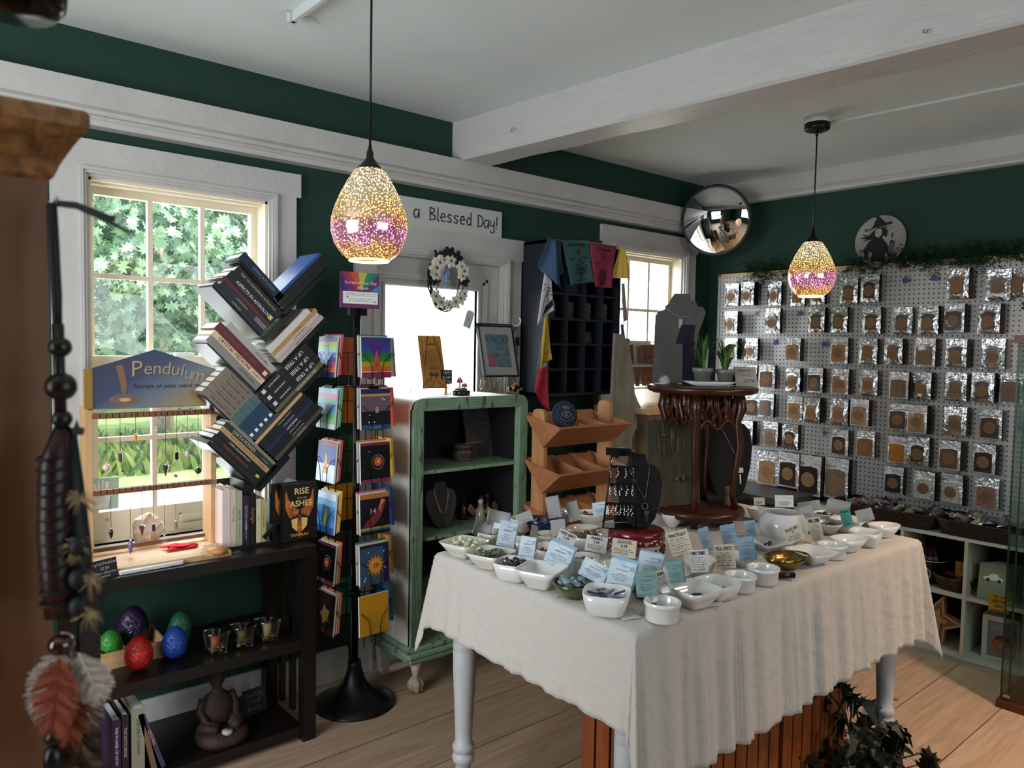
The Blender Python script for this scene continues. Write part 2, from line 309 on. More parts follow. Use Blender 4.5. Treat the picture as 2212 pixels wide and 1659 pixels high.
# boxed horizontal beam along wall A with its small moulding
mb = MB(); prof = [(0, 2.455), (-.075, 2.452), (-.078, 2.362), (-.052, 2.356), (-.05, 2.342), (-.058, 2.334), (-.05, 2.326), (-.044, 2.322), (-.042, 2.304), (0, 2.300)]
def extr_x(mb, prof, x0, x1, mi=None, n=1):
    k = len(prof); vs = []
    for j in range(n+1):
        x = x0+(x1-x0)*j/n; vs += [(x, y, z) for y, z in prof]
    fs = [tuple(range(k)), tuple(range(n*k, n*k+k))[::-1]]
    for j in range(n): fs += [(j*k+i, j*k+k+i, j*k+k+(i+1) % k, j*k+(i+1) % k) for i in range(k)]
    mb.add(vs, fs, mi, False)
extr_x(mb, prof, X0, 0, n=1)
slab('trim_1', mb, m_white)
# ceiling beam crossing the room, slightly crooked, old and dented
mb = MB(); n = 40; pr_ = []
for j in range(n+1):
    y = -5.45*j/n+.0; x = -2.105-y*.070*0+(-y)*.070; wv = .003*math.sin(j*1.7)
    pr_.append([(x-.093+wv, y, 2.65), (x-.093-wv, y, 2.462+wv), (x-.083, y, 2.452), (x+.083, y, 2.452-wv), (x+.093, y, 2.462), (x+.093, y, 2.65)])
vs = [p for q in pr_ for p in q]; fs = []
for j in range(n): fs += [(j*6+i, j*6+6+i, j*6+6+(i+1) % 6, j*6+(i+1) % 6) for i in range(6)]
mb.add(vs, fs, 0, False)
m_beam = mat('painted old beam', (.46, .45, .43), .45, bump=.22, bscale=16, stretch=(5, 1, 5), var=.03)
slab('trim_2', mb, m_beam)
# crown on wall B
mb = MB(); prof = [(-.0, 2.65), (-.030, 2.65), (-.032, 2.545), (-.046, 2.54), (-.05, 2.528), (-.040, 2.52), (-.036, 2.508), (0, 2.503)]
vs = []; k = len(prof)
for y in (0, Y0): vs += [(x, y, z) for x, z in prof]
mb.add(vs, [tuple(range(k))[::-1], tuple(range(k, 2*k))]+[(i, (i+1) % k, (i+1) % k+k, i+k) for i in range(k)], 0, False)
slab('trim_3', mb, m_white)
for nm, x0, x1 in (('baseboard_north', -3.98, -2.765), ('baseboard_northeast', -1.735, 0)):
    slab(nm, MB().box(x0, x1, -.02, 0, 0, .135).box(x0, x1, -.014, 0, .135, .145), m_white)
slab('baseboard_east', MB().box(-.02, 0, Y0, -.02, 0, .135).box(-.014, 0, Y0, -.02, .135, .145), m_white)
# windows -------------------------------------------------
def window(name, W, cols, rows_up, rows_lo, m_sash, m_case):
    x0, x1, z0, z1 = W; bw = .088
    c = MB()
    c.box(x0-bw-.02, x1+bw+.02, -.022, 0, z1, z1+.098)                     # head board
    c.box(x0-bw, x0, -.02, 0, z0, z1).box(x1, x1+bw, -.02, 0, z0, z1)
    for d, y in ((0, -.034), (.010, -.028), (.020, -.016)):               # stepped inner moulding
        c.box(x0+d, x0+d+.012, y, .03, z0, z1-d-.012).box(x1-d-.012, x1-d, y, .03, z0, z1-d-.012)
        c.box(x0+d, x1-d, y, .03, z1-d-.012, z1-d)
    o = c.build(name, m_case); struct(o)
    s = MB(); s.box(x0-bw-.03, x1+bw+.03, -.05, .05, z0-.03, z0); s.box(x0-bw, x1+bw, -.018, 0, z0-.11, z0-.03)
    s.build('sill', m_case, o)
    j = MB(); j.box(x0, x0+.041, .03, T, z0, z1).box(x1-.041, x1, .03, T, z0, z1).box(x0, x1, .03, T, z1-.05, z1).box(x0, x1, .03, T, z0, z0+.012).box(x0+.03, x0+.042, .0, T, z0, z1-.03).box(x1-.042, x1-.03, .0, T, z0, z1-.03).box(x0+.03, x1-.03, 0, T, z1-.042, z1-.03)
    j.build('jamb', m_sash, o)
    mid = 1.46
    def sash(nm, za, zb, y, rows, bot, top):
        f = MB(); a, b2 = x0+.040, x1-.040; sw = .028
        f.box(a, a+sw, y, y+.035, za, zb).box(b2-sw, b2, y, y+.035, za, zb)
        f.box(a+sw, b2-sw, y, y+.035, za, za+bot).box(a+sw, b2-sw, y, y+.035, zb-top, zb)
        ga, gb, gz0, gz1 = a+sw, b2-sw, za+bot, zb-top
        for i in range(1, cols):
            x = ga+(gb-ga)*i/cols; f.box(x-.009, x+.009, y+.004, y+.03, gz0, gz1)
        for i in range(1, rows):
            z = gz0+(gz1-gz0)*i/rows; f.box(ga, gb, y+.006, y+.028, z-.009, z+.009)
        so = f.build(nm, m_sash, o)
        MB().box(ga, gb, y+.015, y+.018, gz0, gz1).build('glass', m_glass, so)
        return so
    sash('upper_sash', mid-.015, z1-.045, .085, rows_up, .035, .032)
    lo = sash('lower_sash', z0+.01, mid+.02, .045, rows_lo, .105, .045)
    l = MB(); xm = (x0+x1)/2+.06; l.grid(lambda u, v: (xm-.07+.14*u, .045-.012*math.sin(math.pi*u)*math.sin(math.pi*v), z0+.035+.04*v), 10, 6, thick=.003)
    l.build('sash_lift', m_sash, lo)
    l = MB(); l.box(xm-.08, xm-.01, .04, .08, mid+.02, mid+.034); l.build('sash_lock', m_brite, lo)
    return o
window('window_1', W1, 3, 2, 2, m_cream, m_white)
window('window_2', W2, 3, 2, 2, m_cream, m_white)
# door ----------------------------------------------------
x0, x1, z0, z1 = D1
c = MB(); bw = .088
c.box(x0-bw-.02, x1+bw+.02, -.022, 0, z1, z1+.112); c.box(x0-bw, x0, -.02, 0, 0, z1).box(x1, x1+bw, -.02, 0, 0, z1)
for d, y in ((0, -.034), (.010, -.028), (.020, -.012)):
    c.box(x0+d, x0+d+.012, y, .03, 0, z1-d-.012).box(x1-d-.012, x1-d, y, .03, 0, z1-d-.012).box(x0+d, x1-d, y, .03, z1-d-.012, z1-d)
do = c.build('door_1', m_white); struct(do)
MB().box(x0, x1, -.01, T, 0, .018).build('threshold', m_brite, do)
lf = MB(); a, b2 = x0+.034, x1-.034; g0, g1, gz0, gz1 = -2.562, -2.005, .27, 1.825
lf.box(x0, x1, .035, .06, z1-.04, z1).box(x0, a, .035, .06, .0, z1).box(b2, x1, .035, .06, 0, z1).box(a, g0, .03, .07, .02, z1-.035).box(g1, b2, .03, .07, .02, z1-.035).box(g0, g1, .03, .07, .02, gz0).box(g0, g1, .03, .07, gz1, z1-.035)
for d, y in ((0, .016), (.014, .022)):
    lf.box(g0-.06+d, g0-.046+d, y, .03, gz0-.06, gz1+.06-d).box(g1+.046-d, g1+.06-d, y, .03, gz0-.06, gz1+.06-d).box(g0-.06+d, g1+.06-d, y, .03, gz1+.046-d, gz1+.06-d)
lf.box(g0-.014, g0, .018, .05, gz0, gz1).box(g1, g1+.014, .018, .05, gz0, gz1).box(g0-.014, g1+.014, .018, .05, gz1, gz1+.014)
leaf = lf.build('door_leaf', m_white, do)
MB().box(g0, g1, .048, .052, gz0, gz1).build('glass', m_glass, leaf)
kb = MB(); kb.lathe([(0, -.06), (.022, -.055), (.027, -.04), (.012, -.02), (.012, -.0), (.028, .0), (.028, .004)], 16, (-1.90, .03, .95), 0, MX.Rotation(R(-90), 4, 'X'))
kb.build('door_knob', mat('aged brass', '8a7340', .35, 1), leaf)
# ================================================================ outdoors
m_grass = mat('outdoor grass', (.055, .09, .022), .9, col2=(.10, .135, .04), vscale=5, bump=.6, bscale=40)
slab('lawn', MB().box(-14, 6, 5.6, 22, -.6, -.02), m_grass)
slab('driveway', MB().box(-14, 6, .16, 5.6, -.6, -.03), mat('grey gravel drive', (.26, .26, .255), .9, var=.25, vscale=30))
m_bark = mat('grey tree bark', (.16, .13, .10), .9, var=.4, vscale=6, bump=.9, bscale=30, stretch=(4, 4, 1))
m_leafs = [mat('maple leaf green', (.058, .108, .052), .55, spec=.4, var=.25, vscale=1.2), mat('maple leaf light', (.088, .145, .065), .55, spec=.4, var=.2, vscale=1.2), mat('maple leaf deep', (.038, .075, .040), .6, var=.2, vscale=1.2)]
LEAF = [(0, -.5), (.10, -.12), (.42, -.30), (.34, -.08), (.52, .10), (.30, .12), (.34, .36), (.13, .22), (0, .55), (-.13, .22), (-.34, .36), (-.30, .12), (-.52, .10), (-.34, -.08), (-.42, -.30), (-.10, -.12)]
def leafcloud(mb, blobs, n, size, rd, poly=LEAF, mis=3):
    tot = sum(b_[3]*b_[4]*b_[5] for b_ in blobs)
    for (cx, cy, cz, rx, ry, rz) in blobs:
        k = int(n*rx*ry*rz/tot)
        for _ in range(k):
            while True:
                p = V((rd.uniform(-1, 1), rd.uniform(-1, 1), rd.uniform(-1, 1)))
                if .45 < p.length < 1: break
            p = V((cx+p.x*rx, cy+p.y*ry, cz+p.z*rz)); s_ = size*rd.uniform(.7, 1.25)
            E_ = Euler((R(90)+rd.uniform(-.9, .9), rd.uniform(-.5, .5), rd.uniform(-1.2, 1.2))).to_matrix()
            sg = rd.uniform(-3, 3); ca, sa = math.cos(sg), math.sin(sg)
            mb.add([p+E_ @ V((s_*(x*ca-y*sa), s_*(x*sa+y*ca), .12*s_*abs(x))) for x, y in poly], [tuple(range(len(poly)))], rd.choice([0, 0, 1, 2][:mis+1]), False)
def tree(x, y, h, r, label, blobs, n, seed, size=.19):
    rd = random.Random(seed); t = thing('maple_tree', label, 'tree', (x, y, -.03), group='trees outside the window')
    tr = MB(); tr.tube([(0, 0, 0), (.05, 0, h*.4), (-.05, .05, h)], [r, r*.8, r*.5], 10)
    for k in range(5):
        a = rd.uniform(0, 6.28); z = h*rd.uniform(.35, .8); tr.tube([(0, 0, z), (.8*math.cos(a), .6*math.sin(a), z+.5), (1.6*math.cos(a), 1.2*math.sin(a), z+.7)], [r*.3, r*.18, r*.06], 6)
    tr.build('trunk', m_bark, t)
    cr = MB(); leafcloud(cr, [(bx-x, by-y, bz, a, b_, c_) for bx, by, bz, a, b_, c_ in blobs], n, size, rd)
    o = cr.build('foliage', m_leafs, t); o['kind'] = 'stuff'
tree(-1.1, 8.6, 5, .16, 'broad leaved maple tree whose light boughs fill the middle of the big window', [(-1.6, 6.6, 2.5, 1.3, .8, .7), (-.8, 6.9, 1.7, 1.1, .7, .6), (-2.6, 6.8, 3.2, 1.2, .8, .7), (-1.2, 7.2, 3.6, 1.5, .8, .6), (-2.9, 6.6, 2.2, .8, .6, .5)], 3800, 3, .15)
tree(-3.1, 9.5, 6, .20, 'dark trunked maple tree standing behind the light boughs', [(-3.2, 8.8, 2.6, 1.6, .8, 1.0), (-2.3, 9.2, 4.2, 2.2, .8, 1.0), (-4.4, 8.6, 3.4, 1.3, .8, 1.3), (-.6, 9.0, 2.4, 1.8, .8, 1.2)], 3600, 4, .16)
tree(.9, 10.5, 6, .22, 'tall maple tree at the far right of the wood edge', [(.6, 9.9, 3.0, 2.2, .9, 2.2), (2.2, 10, 3.2, 1.6, .8, 2), (-1.6, 10.8, 1.2, 1.7, .7, .6)], 3600, 5, .18)
tree(-5.2, 10.0, 6, .2, 'shaded maple tree at the left end of the wood edge', [(-5.0, 9.6, 2.8, 1.8, .8, 2.0)], 1200, 6)
MB().box(-12, 12, 13.5, 13.8, -.1, 9).build('wood_backdrop', mat('distant woodland', (.028, .046, .026), 1, col2=(.055, .085, .042), vscale=2.2, bump=.8, bscale=5)); struct(bpy.data.objects['wood_backdrop'])
u = MB(); rd = random.Random(9)
for _ in range(2600):
    x = rd.uniform(-6, 1.2); y = rd.uniform(6.2, 8.6); h = rd.uniform(.12, .35); a = rd.uniform(-.5, .5); w_ = rd.uniform(.02, .05)
    u.add([(x-w_, y, -.02), (x+w_, y, -.02), (x+a*h+w_*1.3, y-.1, h*.7), (x+a*h*1.4, y-.16, h)], [(0, 1, 2, 3)], rd.choice([0, 1, 1]), False)
o = u.build('undergrowth', [m_leafs[0], mat('bright weed leaf', (.15, .19, .06), .6)]); tag(o, 'bright green weeds along the edge of the lawn outside', 'undergrowth', kind='stuff')
# neighbour building, white siding, shutter
m_sid = mat('white sided wall', (.82, .80, .74), .6)
bl = MB(); bl.box(-1.25, 7.5, 3.4, 3.9, -.03, 4.6)
for k in range(30): z = .2+k*.14; bl.box(-1.27, 7.5, 3.385, 3.4, z, z+.11)
bo = thing('neighbour_house', 'white clapboard house outside the glazed door', 'house', (0, 0, 0))
bl.build('wall', m_sid, bo)
MB().box(-.55, -.23, 3.33, 3.385, .35, 1.75).build('shutter', mat('teal shutter paint', (.16, .30, .36), .6), bo)
MB().box(2.25, 2.60, 3.33, 3.385, .9, 2.9).build('shutter', MATS['teal shutter paint'], bo)
f = MB(); f.box(1.1, 1.75, 3.33, 3.385, .5, 1.6); f.build('window_frame', mat('yellow paint', (.75, .62, .22), .6), bo)
MB().box(3.3, 4.1, 3.34, 3.385, .45, 1.25).build('window_frame', MATS['yellow paint'], bo)
# ================================================================ dark bookcase below the left window
m_dark = wood('espresso wood', '0c0807', '140e0c', .35, 3, 0)
m_dark2 = wood('espresso wood upright', '0c0807', '140e0c', .35, 3, 2)
bc = thing('console_shelf', 'low dark brown three tier shelf unit under the big window', 'shelf unit', (-3.53, -.23, 0))
xa, xb, ya, yb = -.405, .40, -.20, .20
MB().box(xa, xb, ya, yb, .722, .768).build('top', m_dark, bc, bevel=.003)
MB().box(xa+.05, xb-.05, ya+.01, yb, .36, .402).build('shelf', m_dark, bc)
MB().box(xa+.05, xb-.05, ya+.01, yb, .028, .062).build('shelf', m_dark, bc)
for x in (xa, xb-.052):
    for y in (ya, yb-.045): MB().box(x, x+.052, y, y+.045, 0, .722).build('leg', m_dark2, bc)
MB().box(xb-.03, xb-.012, -.05, -.02, .062, .722).build('side_slat', m_dark2, bc)
MB().box(xb-.03, xb-.012, .05, .08, .062, .722).build('side_slat', m_dark2, bc)
# ================================================================ books
m_page = mat('book pages', (.80, .78, .73), .8, bump=.4, bscale=260, stretch=(.1, 1, 1))
m_ink = mat('black print', (.012, .012, .012), .6); m_wht = mat('white print', (.85, .85, .82), .6); m_gold = mat('gold print', (.75, .50, .16), .45)
m_tan = mat('tan print', (.62, .50, .36), .6)
def bookmat(h, coat=0): return mat('book cover '+h, h, .38, coat=coat)
def book(label, loc, th, T, H, D, col, title=None, tsize=None, tcol=None, author=None, flip=False, group=None, name='book', extra=None, tx=.42, hand_=False, sx=1):
    """spine at local y=0, thickness +z, length from 0 towards -x (flip: +x)."""
    t = thing(name, label, 'book', loc, rot=(0, th, 0), group=group); s = 1 if flip else -1
    c = MB(); k = .0022
    c.box(0, s*H, 0, D, 0, k).box(0, s*H, 0, D, T-k, T).box(0, s*H, 0, k, k, T-k)
    mats = [bookmat(col)]
    M = frame_M((0, 0, 0), (s*-1 if not flip else -1, 0, 0), (0, 0, 1 if not flip else -1))
    def put(txt, pos, size, m):
        if m not in mats: mats.append(m)
        Mx = frame_M((s*pos*H, -.0002, T/2), (1 if not flip else -1, 0, 0), (0, 0, 1 if not flip else -1))
        text(c, txt, Mx, size, mats.index(m), sx=sx)
    if title: put(title, 1-tx, tsize or T*.6, tcol or m_wht)
    if author: put(author[0], author[1], author[2], author[3])
    if extra: extra(c, mats, s, T, H, D)
    c.build('cover', mats, t)
    p = MB(); p.box(s*.002, s*(H-.003), k, D-.003, k, T-k); p.build('pages', m_page, t)
    return t
# slanted book tree -------------------------------------------------
YF = -.34
m_board = wood('black tree shelf board', '0c0c0e', '17171a', .28, 3, 0)
bt = thing('book_tree', 'black branching book tree with slanting arms on the dark shelf unit', 'bookcase', (-3.24, YF+.01, .768))
def brd(name, p, d, L_, th=.016, depth=.19, parent=bt):
    # board from p running along d, lower face on the line
    a = math.atan2(d[1], d[0]); mbx = MB(); mbx.box(0, L_, 0, depth, -th, 0)
    o = mbx.build(name, m_board, parent); o.location = V(p)-V(parent.location); o.rotation_euler = (0, -a, 0); return o
def PX(px, py): return on_y(YF, px, py)
S2 = math.sqrt(.5)
piles_L = [(601, 655, .21), (563, 727, .25), (553, 846, .25), (546, 955, .25), (552, 1052, .25)]
piles_R = [(614, 672, .26), (607, 787, .26), (601, 897, .28), (596, 1003, .27)]
for px_, py_, ln in piles_L:
    p = PX(px_, py_); brd('arm', (p.x+.05*0, YF+.01, p.z-.002), (-1, 1), ln, .016)
for px_, py_, ln in piles_R:
    p = PX(px_, py_); brd('arm', (p.x, YF+.01, p.z-.002), (1, 1), ln, .016).location.z -= .0
for (a, b_) in zip(piles_L[:-1], piles_L[1:]):
    pa = PX(a[0], a[1]); pb = PX(b_[0], b_[1])
    # short riser boards where the bottoms of the left hand piles rest
    brd('riser', (pb.x-.0+.012, YF+.01, pb.z-.012), (1, 1), .17, .016)
p4 = PX(552, 1052)
MB().box(-.04, .0, .03, .17, 0, p4.z-.768+.02).build('trunk', m_board, bt).location = (p4.x+.01+3.24, 0, 0)
p5 = PX(640, 1056); brd('arm', (p5.x-.13, YF+.01, .80), (1, 1), .26, .016)
MB().box(-.2, .12, 0, .19, 0, .012).build('base', m_board, bt)
def pileL(px_, py_, items, grp):
    p = PX(px_, py_); p = V((p.x, YF, p.z)); off = .004
    for it in items:
        T = it['T']; q = V((p.x+S2*off, YF+it.get('dy', 0), p.z+S2*off)); q += V((-S2, 0, S2))*it.get('up', .004)
        book(it['label'], q, R(45), T, it['H'], it.get('D', .15), it['c'], it.get('t'), it.get('s'), it.get('tc'), it.get('a'), False, grp, extra=it.get('x'), tx=it.get('tx', .45), sx=it.get('sx', 1)); off += T+.001
def pileR(px_, py_, items, grp):
    p = PX(px_, py_); p = V((p.x, YF, p.z)); off = .004
    for it in items:
        T = it['T']; q = V((p.x-S2*off, YF+it.get('dy', 0), p.z+S2*off)); q += V((S2, 0, S2))*it.get('up', .004)
        book(it['label'], q, R(-45), T, it['H'], it.get('D', .15), it['c'], it.get('t'), it.get('s'), it.get('tc'), it.get('a'), True, grp, extra=it.get('x'), tx=it.get('tx', .45), sx=it.get('sx', 1)); off += T+.001
B = lambda label, T, H, c, t=None, s=None, tc=None, **k: dict(label=label, T=T, H=H, c=c, t=t, s=s, tc=tc, **k)
pileL(601, 655, [B('navy spined book alone on the topmost left arm', .034, .215, '101d2e', 'DIVINE INTUITION', .014, mat('pale blue print', '6f93b0', .6), tx=.55)], 'books on the book tree')
def sq(col):
    def f(c, mats, s, T, H, D): m = mat('book mark '+col, col, .5); mats.append(m); c.box(s*.012, s*.028, -.0006, 0, T*.25, T*.75, mats.index(m))
    return f
pileL(563, 727, [
    B('thin dark blue book lowest of the astrology pile', .018, .25, '141a26', 'ASTROLOGY', .008, m_tan),
    B('grey footed black book second up in the astrology pile', .022, .235, '1b1d24', 'ASTROLOGICAL', .008, m_tan, x=lambda c, mats, s, T, H, D: (mats.append(mat('grey block', '77716e', .6)), c.box(s*.004, s*.06, -.0005, 0, .002, T-.002, len(mats)-1))),
    B('red spined slim book in the astrology pile', .013, .245, '5a1c24', None, None, None),
    B('black book titled in white on astrology aspects', .034, .24, '0b0c10', 'ASPECTS IN ASTROLOGY', .0165, m_wht, tx=.55, x=sq('c9b54a')),
    B('thick black book topmost of the astrology pile', .030, .235, '0d0f14', 'PART OF FORTUNE IN ASTROLOGY', .0115, m_tan, tx=.5)], 'books on the book tree')
pileL(553, 846, [
    B('silver grey book lowest of the crystal pile', .027, .26, '85817f', 'CRYSTAL BIBLE', .012, mat('grey print', '4c4a4a', .6), tx=.75),
    B('cream book with heavy black lettering on crystal medicine', .022, .262, 'd9bd9c', 'CRYSTAL MEDICINE', .018, m_ink, tx=.42, a=('ELSBETH', .14, .011, mat('brown print', '8a6f58', .6))),
    B('maroon hardback with raised lettering above the cream book', .034, .27, '5b1a20', 'RITUAL OF THE DARK', .017, mat('dull red print', '8c4a44', .6), tx=.45, x=sq('d8d0c4')),
    B('pale grey book topmost of the crystal pile', .026, .245, 'aaa7a0', 'CRYSTAL BIBLE', .010, mat('grey print', '4c4a4a', .6), tx=.72)], 'books on the book tree')
def hung(n): return B('tan and blue book, %s of the five matching spines' % n, .0245, .265, '7d7163', 'THE HUNGRY SEA', .0125, mat('brown ink', '4a3f35', .6), tx=.32,
    x=lambda c, mats, s, T, H, D: (mats.append(mat('sea blue block', '27405a', .6)), mats.append(mat('sea teal block', '4c6a70', .6)), c.box(0, s*.08, -.0004, 0, 0, T, 1 if len(mats) < 3 else len(mats)-2), c.box(s*.08, s*.12, -.0004, 0, 0, T, len(mats)-1), mats.append(m_wht), c.box(s*.012, s*.024, -.0009, 0, T*.25, T*.75, len(mats)-1)))
pileL(546, 955, [hung(n) for n in ('lowest', 'second lowest', 'middle', 'second highest', 'topmost')], 'books on the book tree')
pileL(552, 1052, [
    B('dark brown book lowest of the earth pile', .018, .235, '1c1917', None),
    B('black book with red lettered spine near the earth pile base', .021, .25, '151310', 'POWER OF THE WITCH', .012, mat('rust print', 'a05a3c', .6), x=sq('c9b45e')),
    B('black slim book with white lettering in the earth pile', .018, .245, '14130f', 'COFFEE, CAULDRONS & CATS', .008, m_wht),
    B('tan book titled on earth, air, fire and water', .019, .25, 'b08e63', 'EARTH, AIR, FIRE & WATER', .011, mat('brown print', '8a6f58', .6), a=('Cunningham', .15, .007, m_ink)),
    B('dark green book titled on earth power', .019, .25, '20302a', 'EARTH POWER', .017, m_tan, a=('Cunningham', .15, .007, m_tan), tx=.4),
    B('grey beige book topmost of the earth pile', .020, .245, '7f7a6a', 'THE BOOK OF EARTH', .009, mat('pale print', 'a5a08e', .6))], 'books on the book tree')
pileR(614, 672, [
    B('black book lowest on the topmost right arm', .020, .27, '0d0e14', None, D=.14),
    B('black book with tan corner under the blue book', .026, .265, '0f1016', 'WISDOM OF THE AGES', .009, mat('slate print', '3b4048', .6), D=.15),
    B('glossy blue paperback lying highest on the book tree', .012, .262, '1f4a8c', None, D=.17)], 'books on the book tree')
pileR(607, 787, [
    B('white spined book lowest on the second right arm', .018, .25, 'b9aaa4', 'ANATOMY OF THE SPIRIT', .008, m_ink),
    B('white and grey book second on the second right arm', .018, .245, 'c4b8b2', 'WOMEN WHO RUN', .008, m_ink),
    B('yellow spined book on the second right arm', .014, .25, 'b88a4a', 'the secret', .009, mat('red print', 'b03a2a', .6)),
    B('white paperback with red orange cover art on the second right arm', .020, .225, 'd5cfc8', None, x=lambda c, mats, s, T, H, D: (mats.append(mat('cover red', 'd2563c', .4)), c.box(s*.05, s*.13, .03, D-.02, T, T+.0005, len(mats)-1)))], 'books on the book tree')
def upt(n): return B('dark purple book in white lettering, %s of the three tree books' % n, .031, .27, '17131a', 'UP A TREE', .021, m_wht, tx=.30, a=('JUNE BUCKINS', .28, .009, m_wht), x=sq('dcd2c4'))
pileR(601, 897, [
    B('olive green book lowest beneath the three dark purple books', .020, .265, '5a5f3c', 'LEELA AND THE BOOK', .011, m_wht, tx=.35),
    upt('lowest'), upt('middle'), upt('topmost')], 'books on the book tree')
pileR(596, 1003, [
    B('grey brown book lowest on the lowest full right arm', .016, .28, '4b4438', 'THE TAROT', .010, m_tan),
    B('slim black book second on the lowest full right arm', .015, .275, '12131a', 'THE ART OF MAGIC', .008, m_tan),
    B('slim black book third on the lowest full right arm', .015, .275, '13141c', 'THE LAST COURSE', .008, m_tan),
    B('blue black book with white lettering on the lowest full right arm', .018, .27, '18243c', 'PENDULUM', .011, m_wht),
    B('midnight blue book with silver lettering on the lowest full right arm', .018, .27, '14161f', 'KINDLING', .013, mat('silver print', '9aa0a8', .5)),
    B('charcoal book above the midnight blue one', .018, .265, '17171d', 'A NIGHT ORACLE', .009, m_tan),
    B('brown book with cream spine strip topmost on the lowest right arm', .024, .26, '4d4238', None, x=lambda c, mats, s, T, H, D: (mats.append(mat('cream strip', 'c4a478', .6)), c.box(0, s*H, -.0005, 0, 0, T*.5, len(mats)-1)))], 'books on the book tree')
# upright books ------------------------------------------------------
zt = .770
for lab, px_, T, H, D, col, ti, ts, tc, au in [
    ('pale pink white book next to the pendulum stand', 462, .030, .225, .17, 'd6c4bf', None, 0, None, None),
    ('cream spined book standing beside the pink white one', 476, .018, .222, .17, 'cdbca0', 'Natural Magic', .010, mat('brown print', '8a6f58', .6), None),
    ('sage grey book standing third in the upright row', 488, .022, .215, .16, 'a3a892', 'LEATHE', .012, mat('teal grey print', '4d6a66', .6), ('CRYSTAL SKULL', .3, .008, MATS['teal grey print'])),
    ('dark purple book with lilac panels in the upright row', 504, .024, .195, .15, '2a1f33', 'GETTING UNDER', .012, mat('lilac print', 'c7a7c9', .6), ('KARMA & LUCK', .3, .008, MATS['lilac print'])),
    ('black book with orange script standing in the upright row', 522, .024, .20, .15, '0e0d0c', 'Starlight', .018, mat('orange print', 'b0764a', .6), ('ACIA', .12, .011, mat('slate print', '3b4048', .6))),
    ('cream book standing between black and grey yellow ones', 540, .018, .178, .14, 'cfc0a2', 'Tarot', .010, mat('brown print', '8a6f58', .6), None),
    ('grey topped yellow book at the end of the upright row', 549, .018, .175, .14, 'b8a96a', 'The Complete Guide', .008, m_ink, None)]:
    p = on_y(-.30, px_, 1180)
    xx = {462: -3.452, 476: -3.420, 488: -3.400, 504: -3.376, 522: -3.350, 540: -3.324, 549: -3.304}[px_]
    book(lab, (xx, -.32, zt), R(90), T, H, D, col, ti, ts or .01, tc, au, group='upright books beside the pendulum stand')
m_flame = mat('phoenix orange print', 'c07428', .5, col2='5a2a10', vscale=30)
for k, (xx, lab) in enumerate(((-3.262, 'rear copy of the black phoenix book, mostly hidden'), (-3.235, 'front copy of the black phoenix book with gold title'))):
    t = thing('book', lab, 'book', (xx, -.345+(.03 if k == 0 else 0), zt), rz=R(0), group='phoenix books on the dark shelf unit')
    c = MB(); Wd, H, T = .148, .225, .02; c.box(0, Wd, 0, .002, 0, H).box(0, Wd, T-.002, T, 0, H).box(0, .002, 0, T, 0, H)
    F = lambda x, z: FR(x, -.0002, z)
    text(c, 'RISE', F(Wd/2+.008, .193), .034, 1, bold=.02); text(c, 'from the', F(Wd/2+.01, .168), .011, 1); text(c, 'ASHES', F(Wd/2+.006, .145), .033, 1, bold=.02)
    text(c, 'Shadow Work', F(Wd/2, .103), .011, 3); text(c, 'and', F(Wd/2, .090), .007, 3); text(c, 'TAMARAH', F(Wd/2, .022), .016, 1)
    for s in (-1, 1):
        c.prism([(Wd/2, .118), (Wd/2+s*.02, .132), (Wd/2+s*.045, .165), (Wd/2+s*.055, .20), (Wd/2+s*.06, .19), (Wd/2+s*.058, .13), (Wd/2+s*.04, .09), (Wd/2+s*.012, .1)], 0, .0003, 2, FR(0, 0, 0))
        c.prism([(Wd/2+s*.008, .09), (Wd/2+s*.034, .085), (Wd/2+s*.03, .055), (Wd/2+s*.010, .035)], 0, .0003, 1, FR(0, -.0001, 0))
    c.prism([(Wd/2-.006, .108), (Wd/2+.006, .108), (Wd/2+.01, .06), (Wd/2+.004, .01), (Wd/2-.004, .01), (Wd/2-.01, .06)], 0, .0004, 2, FR(0, -.0001, 0))
    c.prism([(Wd/2, .122), (Wd/2+.007, .115), (Wd/2+.004, .1), (Wd/2-.004, .1)], 0, .0006, 0, FR(0, -.0001, 0))
    c.build('cover', [bookmat('14100d'), m_gold, m_flame, mat('slate print', '3b4048', .6)], t)
    MB().box(.002, Wd-.002, .002, T-.002, .002, H-.003).build('pages', m_page, t)
# small card easel behind the upright books
o = MB().box(-.03, .03, 0, .003, 0, .10).build('wooden_sign', wood('brown plaque', '2e1a10', '3c2416', .6), loc=(-3.365, -.10, .90)); tag(o, 'small brown plaque standing behind the upright books', 'plaque')
MB().box(-.03, .03, -.02, .05, -.13, -.12).box(-.005, .005, 0, .01, -.13, 0).build('stand', m_dark, o)
